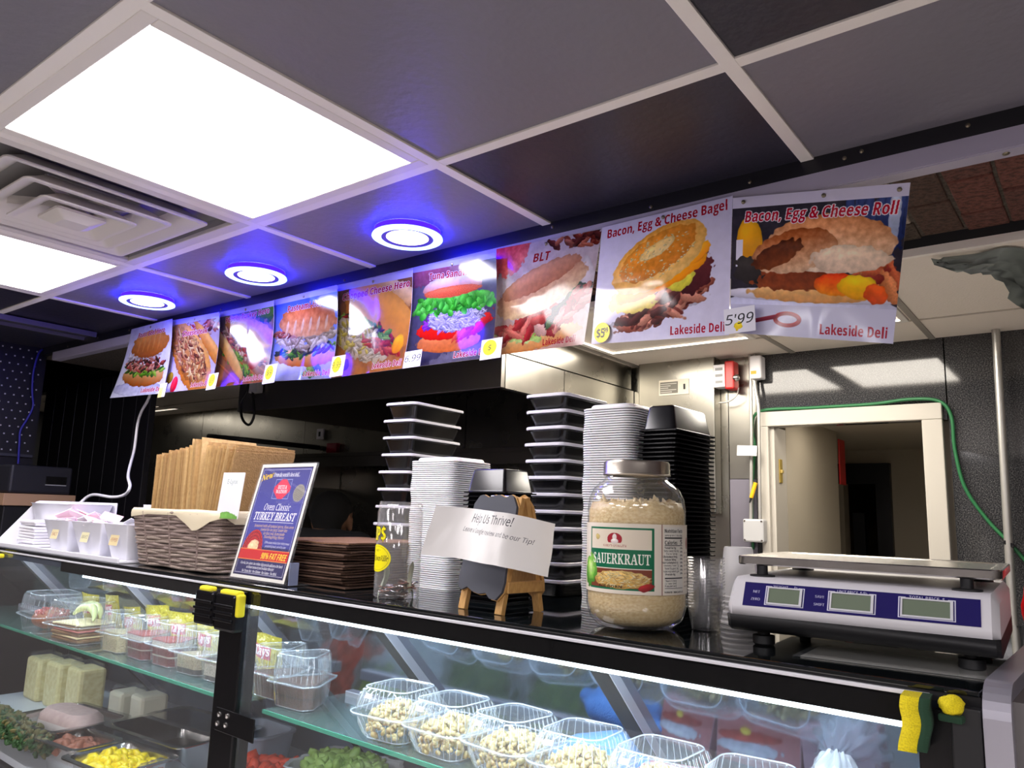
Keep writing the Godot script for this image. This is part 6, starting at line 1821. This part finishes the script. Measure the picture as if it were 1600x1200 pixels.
func containers(rng: RandomNumberGenerator) -> void:
	# nested takeaway trays, bottoms up
	var tray := func(w: float, l: float, h: float, r: float):
		var rings := []
		for p in ([[0.0, 0.0], [0.0, 0.0026], [0.0016, 0.0032], [0.010, 0.0036], [0.0115, h - 0.002], [0.0135, h], [0.024, h], [0.026, h - 0.0015]] if h < 0.02 else [[0.0, 0.0], [0.0, 0.0022], [0.006, 0.0026], [0.0075, 0.005], [0.0145, h - 0.003], [0.0175, h], [0.024, h], [0.026, h - 0.0015]]):
			rings.append(ring_at(rr(w - 2 * p[0], l - 2 * p[0], r - p[0] * 0.3, 4), p[1]))
		return loft(rings, false, true, 0.9)
	var specs := [
		# u, b of the near right corner; width, length; count, pitch, height of one; colour; group; label
		[-1.082, 0.245, 0.138, 0.13, 62, 0.0043, 0.0105, "white", "shallow white takeaway tray turned over in the stack beside the tip jar", "white trays stacked beside the tip jar", "topmost white takeaway tray of the stack beside the tip jar"],
		[-0.652, 0.238, 0.112, 0.13, 82, 0.0043, 0.0105, "white", "shallow white takeaway tray turned over in the tall stack behind the sauerkraut jar", "white trays stacked behind the sauerkraut jar", "topmost white takeaway tray of the tall stack behind the sauerkraut jar"],
		[-0.868, 0.158, 0.108, 0.10, 26, 0.0078, 0.045, "black", "black takeaway tray turned bottom up in the stack behind the chalkboard", "black trays stacked behind the chalkboard", "topmost black takeaway tray of the stack behind the chalkboard"],
		[-0.562, 0.225, 0.076, 0.155, 42, 0.0074, 0.045, "black", "black takeaway tray turned bottom up in the stack right of the tall white one", "black trays stacked right of the tall white stack", "topmost black takeaway tray beside the steel cabinet, right of the white stack"]]
	var wm := mat(col(238, 237, 240), 0.35)
	wm.subsurf_scatter_enabled = true
	wm.subsurf_scatter_strength = 0.1
	for s in specs:
		var white: bool = s[7] == "white"
		var me: Mesh = tray.call(s[2], s[3], s[6], 0.022 if white else 0.010)
		for i in int(s[4]):
			var last: bool = i == int(s[4]) - 1
			var x: float = s[0] - s[2] / 2 + 0.0012 * sin(i * 0.35)
			solo("takeaway_tray", me, wm if white else M.black_plastic, c(x, TOP + 0.0005 + i * s[5], s[1] + s[3] / 2 + 0.001 * sin(i * 0.5)), Vector3(0, TURN + 0.006 * sin(i * 1.9), 0), s[10] if last else s[8], "food container", "" if last else s[9])
	# black boxes with white lids
	var ord := ["topmost", "second", "third", "fourth", "fifth", "sixth", "seventh", "eighth", "ninth", "tenth", "eleventh", "twelfth"]
	var two := [[-1.357, 0.37, 0.105, 0.205, 10, 0.0425, "in the leftmost stack behind the white trays", 0.03], [-0.86, 0.33, 0.108, 0.17, 12, 0.0338, "in the stack left of the tall white trays", 0.0]]
	for s in two:
		var w: float = s[2]
		var l: float = s[3]
		var h: float = s[5]
		var rings := []
		for p in [[0.017, 0.0], [0.015, 0.001], [0.006, h - 0.010], [0.0035, h - 0.0085], [0.0035, h - 0.006], [0.008, h - 0.006]]:
			rings.append(ring_at(rr(w - 2 * p[0], l - 2 * p[0], 0.014, 4), p[1]))
		var body := loft(rings, true, true)
		rings = []
		for p in [[0.0015, h - 0.0075], [0.0, h - 0.0065], [0.0, h - 0.002], [0.0012, h - 0.0008], [0.006, h - 0.0008], [0.008, h - 0.003], [0.03, h - 0.003]]:
			rings.append(ring_at(rr(w - 2 * p[0], l - 2 * p[0], 0.016, 4), p[1]))
		var lid := loft(rings, false, true)
		var lm := mat(col(222, 220, 230), 0.35)
		var off := 0.0
		for i in int(s[4]):
			var n: int = int(s[4]) - 1 - i
			var lab: String = ord[n] + " black container with a white lid " + s[6]
			var o := thing("lidded_container", c(s[0] - w / 2 + s[7] * (i / 9.0 - 1.0) * 0.9 + 0.002 * sin(i * 2.2), TOP + 0.0005 + i * h, s[1] + l / 2), TURN + (0.1 if s[4] == 10 else 0.0) + 0.02 * sin(i * 1.3), lab, "food container", "black containers with white lids")
			part(o, "body", body, M.black_plastic)
			part(o, "lid", lid, lm)

func easel() -> void:
	var o := thing("chalkboard_easel", c(-0.822, TOP + 0.0005, 0.10), TURN - 0.12, "small wooden A-frame easel with a blank slate board", "easel")
	var wood := tri(mat(col(220, 176, 110), 0.55), 1.0, noise_tex(0.03, 141, [col(206, 190, 170), col(255, 255, 255)]))
	wood.uv1_scale = Vector3(60, 6, 60)
	var slate := mat(col(74, 76, 84), 0.75)
	var lf := -0.21
	var poly := PackedVector2Array()
	var w := 0.056
	# wavy outline of the board
	for p in [[-w + 0.012, 0.03], [-w * 0.55, 0.036], [-w * 0.3, 0.030], [0.0, 0.027], [w * 0.3, 0.030], [w * 0.5, 0.022], [w - 0.014, 0.021], [w - 0.002, 0.034], [w, 0.05], [w - 0.004, 0.09], [w, 0.13], [w - 0.003, 0.172], [w - 0.014, 0.188], [w * 0.62, 0.192], [w * 0.40, 0.187], [w * 0.12, 0.192], [-w * 0.12, 0.190], [-w * 0.36, 0.187], [-w * 0.6, 0.192], [-w + 0.014, 0.19], [-w + 0.003, 0.176], [-w, 0.14], [-w + 0.003, 0.09], [-w, 0.05], [-w + 0.003, 0.036]]:
		poly.append(Vector2(p[0], p[1]))
	var tilt := Transform3D(Basis(Vector3.RIGHT, lf), Vector3(0, 0, 0.047))
	var back := Transform3D(Basis(Vector3.RIGHT, -lf), Vector3(0, 0, -0.047))
	var st := begin()
	add_prism(st, poly, 0.004, 0.009, tilt)
	part(o, "slate_board", done(st), slate)
	st = begin()
	var big := PackedVector2Array()
	for p in poly: big.append(Vector2(p.x * 1.03, (p.y - 0.11) * 1.015 + 0.11))
	add_prism(st, big, 0.001, 0.0042, tilt)
	part(o, "wooden_backing", done(st), wood)
	st = begin()
	add_prism(st, big, -0.009, -0.004, back)
	part(o, "rear_board", done(st), wood)
	for s in [-1.0, 1.0]:
		for f in 2:
			st = begin()
			add_box(st, Vector3(0.016, 0.19, 0.009), (tilt if f == 0 else back) * Transform3D(Basis(), Vector3(s * 0.045, 0.095, -0.004 if f == 0 else 0.001)), 0.001)
			part(o, "leg", done(st), wood)
	st = begin()
	add_box(st, Vector3(0.008, 0.018, 0.078), Transform3D(Basis(), Vector3(0.056, 0.042, 0.0)), 0.001)
	part(o, "side_rail", done(st), wood)
	part(o, "hinge", tube([Vector3(-0.03, 0.186, 0.0), Vector3(0.03, 0.186, 0.0)], 0.003, 8), M.chrome)
	# ---- the paper strip in front of it
	var im := Image.create(720, 300, false, Image.FORMAT_RGBA8)
	im.fill(col(232, 230, 228))
	stamp(im, "Help Us Thrive!", 395, 56, 52, col(60, 60, 66), font("Droid Sans"), 0.18, -0.02, 1.0, 330)
	stamp(im, "Leave a Google review and be our Tip!", 420, 130, 28, col(90, 90, 96), font("Droid Sans"), 0.18, 0.02, 1.0, 470)
	var no := FastNoiseLite.new()
	no.seed = 9
	no.frequency = 1.1
	var fn := func(a, b):
		var x: float = (a - 0.5) * 0.19
		var z := 0.018
		if a > 0.72: z -= 0.42 * pow(a - 0.72, 1.5)
		if a < 0.25: z += 0.30 * pow(0.25 - a, 1.6)
		var y: float = (0.5 - b) * 0.082 - (0.08 * pow(maxf(a - 0.7, 0.0), 1.6)) - 0.012 * (a - 0.5)
		return Vector3(x - 0.02 * b * (1.0 - a), y, z + 0.0035 * no.get_noise_2d(a * 4.0, b) + 0.004 * sin(a * 14.0) * 0.6 + b * 0.014)
	solo("paper_notice", sheet(36, 6, fn, 0.0003, print_mat(im, 0.6), M.paper), null, c(-0.802, TOP + 0.122, 0.058), Vector3(0, TURN - 0.12, 0), "white paper strip reading Help Us Thrive on the chalkboard easel", "notice")

func kraut_jar() -> void:
	var at := c(-0.573, TOP + 0.0005, 0.118)
	var o := thing("sauerkraut_jar", at, TURN, "large glass jar of sauerkraut with a silver lid and green label", "jar")
	var prof := [[0.0005, 0.003], [0.045, 0.0], [0.058, 0.003], [0.0685, 0.013], [0.0735, 0.030], [0.0738, 0.06], [0.0732, 0.155], [0.0735, 0.170], [0.0715, 0.187], [0.065, 0.201], [0.056, 0.210], [0.0495, 0.214], [0.0475, 0.218], [0.0475, 0.236]]
	part(o, "glass", lathe(prof, 64, false, false, 9.0), pane(Color(0.97, 1.0, 0.97), 0.04, 0.02))
	var shred := noise_tex(0.035, 151, [col(190, 156, 108), col(212, 184, 134), col(222, 200, 152), col(236, 220, 180)], false, 1.0, 512, FastNoiseLite.TYPE_SIMPLEX, 3)
	var km := tri(mat(Color.WHITE, 0.45), 14.0, shred, noise_tex(0.05, 152, [], true, 6.0), 0.4)
	km.uv1_scale = Vector3(7, 11, 7)
	var inner := []
	var no := FastNoiseLite.new()
	no.seed = 8
	no.frequency = 1.4
	for p in [[0.001, 0.006], [0.05, 0.006], [0.0665, 0.017], [0.0715, 0.034], [0.0718, 0.06], [0.0712, 0.155], [0.0712, 0.168], [0.067, 0.178], [0.05, 0.182], [0.03, 0.179], [0.001, 0.181]]:
		var r := PackedVector3Array()
		for j in 64:
			var a := TAU * j / 64
			var up := 0.009 * no.get_noise_2d(cos(a) * 2.5 + p[0] * 60, sin(a) * 2.5) if p[1] > 0.165 else 0.0
			r.append(Vector3(cos(a) * p[0], p[1] + up, -sin(a) * p[0]))
		inner.append(r)
	part(o, "sauerkraut", loft(inner, true, true, 9.0), km)
	part(o, "shreds", pile(140, Vector3(0.058, 0.010, 0.058), 0.0028, 153, 3.4, 0.2), mat(col(232, 214, 176), 0.4), Vector3(0, 0.174, 0)).set_meta("kind", "stuff")
	part(o, "lid", lathe([[0.046, 0.221], [0.0505, 0.221], [0.0515, 0.2225], [0.0505, 0.224], [0.0502, 0.239], [0.0485, 0.2425], [0.046, 0.2425], [0.044, 0.2412], [0.0001, 0.2412]], 64, false, false), mat(col(196, 188, 176), 0.28, 1.0))
	# label, 190 degrees round the front; 3 pixels to a degree
	var im := Image.create(570, 300, false, Image.FORMAT_RGBA8)
	im.fill(col(226, 216, 200))
	var green := col(10, 104, 70)
	rect(im, 96, 18, 342, 284, green)
	rect(im, 103, 26, 334, 276, col(222, 210, 190))
	rect(im, 100, 112, 338, 192, green)
	rect(im, 103, 108, 334, 112, col(226, 216, 200))
	rect(im, 103, 192, 334, 196, col(226, 216, 200))
	for y in range(40, 100): for x in range(170, 250):
		var d := Vector2(x - 208, y - 68).length()
		if d < 27 and y < 84: im.set_pixel(x, y, col(160, 30, 46))
	blob(im, 0.365, 0.20, 0.014, 0.05, 0, col(240, 232, 226), col(226, 214, 204), 0.05, 0.02)
	blob(im, 0.365, 0.255, 0.024, 0.04, 0, col(240, 232, 226), col(214, 200, 196), 0.05, 0.02)
	blob(im, 0.24, 0.20, 0.018, 0.04, 0, col(206, 186, 120), col(190, 170, 110), 0.1, 0.1)
	stamp(im, "CHEF'S QUALITY", 208, 97, 9, col(150, 60, 60), font("Droid Serif"), 0.0, 0.0, 1.0, 86)
	rect(im, 103, 196, 334, 276, col(120, 60, 40))
	blob(im, 0.40, 0.80, 0.18, 0.125, 0, col(226, 196, 120), col(196, 150, 70), 0.05, 0.12)
	var rng := RandomNumberGenerator.new()
	rng.seed = 77
	scatter(im, 0.40, 0.80, 0.17, 0.11, 0.0, 160, 0.008, [col(236, 214, 150), col(206, 170, 90), col(190, 140, 70), col(240, 226, 180)], rng, 2.4)
	blob(im, 0.55, 0.90, 0.05, 0.05, -0.4, col(176, 40, 40), col(130, 24, 30), 0.1)
	stamp(im, "AIR BORN", 190, 270, 11, col(50, 34, 20), font("Droid Sans", true), 0.0, 0.0, 1.0, 90)
	blob(im, 0.16, 0.70, 0.075, 0.23, 0.15, col(126, 190, 70), col(60, 130, 40), 0.12)
	blob(im, 0.165, 0.69, 0.045, 0.15, -0.1, col(186, 226, 120), col(110, 176, 60), 0.15)
	blob(im, 0.168, 0.69, 0.018, 0.10, 0.0, col(220, 240, 170), col(150, 200, 90), 0.2)
	stamp(im, "SAUERKRAUT", 222, 152, 46, col(240, 236, 226), font("Droid Serif", true), 0.0, 0.0, 1.0, 214)
	rect(im, 368, 0, 371, 300, col(120, 70, 60))
	var tx := col(30, 28, 30)
	rect(im, 378, 10, 470, 286, col(220, 216, 206))
	stamp(im, "Nutrition Facts", 424, 26, 15, tx, font("Droid Sans", true), 0.0, 0.0, 1.0, 88)
	stamp(im, "Serving size 2 Tbsp (30g)", 424, 46, 8, tx, font("Droid Sans"), 0.0, 0.0, 1.0, 88)
	rect(im, 380, 54, 468, 60, tx)
	stamp(im, "Calories", 408, 76, 17, tx, font("Droid Sans", true), 0.0, 0.0, 1.0, 56)
	stamp(im, "5", 460, 74, 20, tx, font("Droid Sans", true))
	rect(im, 380, 88, 468, 91, tx)
	var rows := ["Total Fat 0g", "Saturated Fat 0g", "Trans Fat 0g", "Cholesterol 0mg", "Sodium 180mg", "Total Carbohydrate 1g", "Dietary Fiber 1g", "Total Sugars 0g", "Includes 0g Added Sugars", "Protein 0g"]
	for k in rows.size(): stamp(im, rows[k], 404 + (6 if k in [1, 2, 6, 7, 8] else 0), 100 + k * 12.5, 8, tx, font("Droid Sans", k in [0, 3, 4, 5, 9]), 0.0, 0.0, 1.0, minf(72, rows[k].length() * 4.2))
	rect(im, 380, 226, 468, 231, tx)
	for k in 3: stamp(im, ["Vitamin D 0mcg", "Calcium 10mg", "Potassium 0mg"][k], 406, 240 + k * 11, 8, tx, font("Droid Sans"), 0.0, 0.0, 1.0, 50)
	for k in 8: stamp(im, ["0%", "0%", "0%", "8%", "0%", "4%", "0%", "0%"][k], 461, 100 + k * 15.5, 8, tx, font("Droid Sans", true))
	rect(im, 380, 270, 468, 272, tx)
	stamp(im, "INGREDIENTS: CABBAGE, WATER, SALT", 424, 288, 7, tx, font("Droid Sans", true), 0.0, 0.0, 1.0, 92)
	blob(im, 0.90, 0.27, 0.02, 0.09, 0, col(160, 30, 46), col(140, 26, 40), 0.05, 0.02)
	for k in 9: stamp(im, "natural sauerkraut", 512, 120 + k * 18, 8, col(110, 90, 80), font("Droid Serif"), 0.0, 0.0, 1.0, 60)
	var lab := cyl_patch(0.0744, deg_to_rad(29.0 - 93.0), deg_to_rad(29.0 + 97.0), 0.052, 0.150, 60)
	part(o, "paper_label", lab)
	lab.surface_set_material(0, print_mat(im, 0.32))
	lab.surface_set_material(1, M.paper)

func scale_(_rng: RandomNumberGenerator) -> void:
	var o := thing("counter_scale", c(-0.268, TOP + 0.0005, 0.23), TURN + 0.085, "white and black electronic price scale with a steel weighing plate", "scale")
	var W := 0.150
	var white := mat(col(214, 212, 216), 0.35)
	# side outline: z to the customer, y up
	var low := PackedVector2Array([Vector2(-0.15, 0.02), Vector2(0.146, 0.02), Vector2(0.158, 0.026), Vector2(0.162, 0.041), Vector2(-0.15, 0.041)])
	var topp := PackedVector2Array([Vector2(-0.15, 0.041), Vector2(0.162, 0.041), Vector2(0.162, 0.052), Vector2(0.146, 0.082), Vector2(0.138, 0.087), Vector2(-0.15, 0.087)])
	var body := func(poly: PackedVector2Array, inset: Array):      # lofted across the width with drawn-in ends
		var rings := []
		for e in inset:
			var r := PackedVector3Array()
			for p in poly: r.append(Vector3(e[0] * W, lerpf(0.05, p.y, 1.0) if p.y < 0.06 else p.y - e[1], p.x - (e[1] if p.x > 0 else -e[1])))
			r.reverse()
			rings.append(r)
		return loft(rings, true, true, 0.3)
	part(o, "lower_shell", body.call(low, [[-1.0, 0.004], [-0.97, 0.0], [0.97, 0.0], [1.0, 0.004]]), M.black_soft)
	part(o, "upper_shell", body.call(topp, [[-1.0, 0.010], [-0.975, 0.004], [-0.95, 0.0], [0.95, 0.0], [0.975, 0.004], [1.0, 0.010]]), white)
	# display panel on the sloping front
	var im := Image.create(1024, 128, false, Image.FORMAT_RGBA8)
	var navy := col(30, 24, 92)
	im.fill(navy)
	var lw := col(214, 214, 230)
	var lcds := [[106, 292, "WEIGHT      lb"], [400, 610, "UNIT PRICE  $/lb"], [702, 930, "TOTAL PRICE  $"]]
	for l in lcds:
		var x0: int = l[0]
		var x1: int = l[1]
		for r in [[x0, 14, x1, 18], [x0, 112, x1, 116], [x0, 14, x0 + 5, 116], [x1 - 5, 14, x1, 116]]: rect(im, r[0], r[1], r[2], r[3], lw)
		rect(im, x0 + 30, 6, x1 - 30, 24, navy)
		stamp(im, l[2], (x0 + x1) / 2.0, 14, 15, lw, font("Droid Sans"), 0.0, 0.0, 1.0, (x1 - x0) * 0.62)
	for t in [["NET", 62, 48], ["ZERO", 60, 88], ["SAVE", 362, 48], ["SHIFT", 362, 88]]: stamp(im, t[0], t[1], t[2], 14, lw, font("Droid Sans"))
	var ang := atan2(0.016, 0.030)
	var mid := Vector3(0.002, 0.067, 0.1546)
	var pb := Basis(Vector3.RIGHT, -ang)
	var pw := 0.262
	var p := part(o, "display_panel", flat_sheet(pw, 0.032, 0.0008, print_mat(im, 0.25), white))
	p.transform = Transform3D(pb, mid)
	for l in lcds:
		var x0: float = (l[0] / 1024.0 - 0.5) * pw
		var x1: float = (l[1] / 1024.0 - 0.5) * pw
		var st := begin()
		for r in [[x0 + 0.0025, x1 - 0.0025, 0.0095, 0.0112], [x0 + 0.0025, x1 - 0.0025, -0.0118, -0.0098], [x0 + 0.0025, x0 + 0.0045, -0.0098, 0.0095], [x1 - 0.0055, x1 - 0.0025, -0.0098, 0.0095]]:
			add_box(st, Vector3(r[1] - r[0], r[3] - r[2], 0.0016), Transform3D(pb, mid + pb * Vector3((r[0] + r[1]) / 2, (r[2] + r[3]) / 2, 0.0006)))
		part(o, "display_bezel", done(st), mat(col(206, 206, 212), 0.3))
		var q := part(o, "display_window", bx(Vector3(x1 - x0 - 0.01, 0.019, 0.0006)), mat(col(110, 122, 104), 0.15))
		q.transform = Transform3D(pb, mid + pb * Vector3((x0 + x1) / 2 - 0.0005, -0.0002, 0.0004))
	# weighing plate on four posts
	for s in [Vector2(-0.118, 0.11), Vector2(0.118, 0.11), Vector2(-0.118, -0.1), Vector2(0.118, -0.1)]:
		part(o, "post", lathe([[0.016, 0.087], [0.016, 0.089], [0.007, 0.090], [0.007, 0.101], [0.01, 0.102]], 18, true, true), M.black_soft, Vector3(s.x, 0, s.y))
		part(o, "foot", lathe([[0.012, 0.0], [0.014, 0.002], [0.014, 0.012], [0.008, 0.013], [0.008, 0.022]], 18, true, true), M.black_soft, Vector3(s.x, 0, s.y))
	var rings := []
	for t in [[0.292, 0.222, 0.1015], [0.302, 0.232, 0.1015], [0.304, 0.234, 0.103], [0.304, 0.234, 0.1115], [0.302, 0.232, 0.1128], [0.285, 0.215, 0.113], [0.275, 0.205, 0.1115]]:
		rings.append(ring_at(rr(t[0], t[1], 0.012, 4), t[2]))
	part(o, "weighing_plate", loft(rings, true, true), tri(mat(col(206, 202, 198), 0.22, 1.0), 4.0, null, noise_tex(0.02, 161, [], true, 3.0), 0.1), Vector3(0.002, 0, 0.002))

# ---------------------------------------------------------------- small things
func small_things() -> void:
	var sl := thing("plastic_sleeve", c(-0.215, TOP + 0.0004, 0.115), TURN + 0.08, "paper sheet in a clear sleeve lying under the scale", "paper")
	part(sl, "paper", bx(Vector3(0.20, 0.0006, 0.10)), mat(col(196, 194, 186), 0.5), Vector3(0, 0.0004, 0))
	part(sl, "sleeve", bx(Vector3(0.215, 0.0004, 0.115)), M.clear, Vector3(0, 0.001, 0))
	# red bag at the right edge
	var no := FastNoiseLite.new()
	no.seed = 5
	no.frequency = 1.3
	var rings := []
	for i in 10:
		var t := i / 9.0
		var r := PackedVector3Array()
		for j in 36:
			var a := TAU * j / 36
			var d := (0.5 + 0.5 * sin(PI * (0.15 + 0.8 * t))) * (1.0 + 0.25 * no.get_noise_2d(cos(a) * 2 + t, sin(a) * 2 + t))
			r.append(Vector3(cos(a) * 0.055 * d, t * 0.115, -sin(a) * 0.04 * d))
		rings.append(r)
	solo("red_bag", loft(rings, true, true, 9.0), mat(col(206, 20, 26), 0.22), c(-0.068, TOP + 0.0005, 0.45), Vector3(0, 0.3, 0), "crumpled shiny red bag behind the scale at the right edge", "bag")
	# sponges hung on the edge of the glass
	var foam := tri(mat(col(240, 220, 24), 0.85), 24.0, noise_tex(0.09, 171, [col(200, 190, 150), col(255, 255, 255), col(255, 255, 255)], false, 1.0, 256, FastNoiseLite.TYPE_CELLULAR), noise_tex(0.1, 172, [], true, 9.0, 256, FastNoiseLite.TYPE_CELLULAR), 0.8)
	var pad := tri(mat(col(34, 70, 48), 0.95), 40.0, null, noise_tex(0.2, 173, [], true, 10.0), 1.0)
	var bend := func(w: float, th: float, h: float, off: float):     # a slab bent over at its top
		var rr2 := []
		for i in 11:
			var t := i / 10.0
			var y := -h * t
			var x := off + 0.003 * sin(t * 3.0) - 0.0015 * cos(t * 7.0)
			if t < 0.25: x += (0.25 - t) * 0.022
			rr2.append(PackedVector3Array([Vector3(x + th / 2, y, -w / 2), Vector3(x - th / 2, y, -w / 2), Vector3(x - th / 2, y, w / 2), Vector3(x + th / 2, y, w / 2)]))
		rr2.reverse()
		return loft(rr2, true, true, 0.5)
	var o := thing("sponge", c(-0.176, -0.168, -0.022), TURN + 0.1, "tall yellow sponge with a green scouring side hung on the case edge", "sponge")
	part(o, "foam", bend.call(0.03, 0.017, 0.053, 0.0), foam)
	part(o, "scouring_pad", bend.call(0.03, 0.009, 0.051, 0.013), pad)
	o = thing("sponge", c(-0.1375, -0.174, -0.014), TURN - 0.1, "short folded yellow sponge end beside the black end of the case", "sponge")
	part(o, "foam", lump(Vector3(0.0115, 0.010, 0.012), 0.25, 0.012, 9, 20, 12), foam)
	part(o, "scouring_pad", bx(Vector3(0.022, 0.007, 0.02), 0.002), pad, Vector3(0.0, -0.012, 0.0))
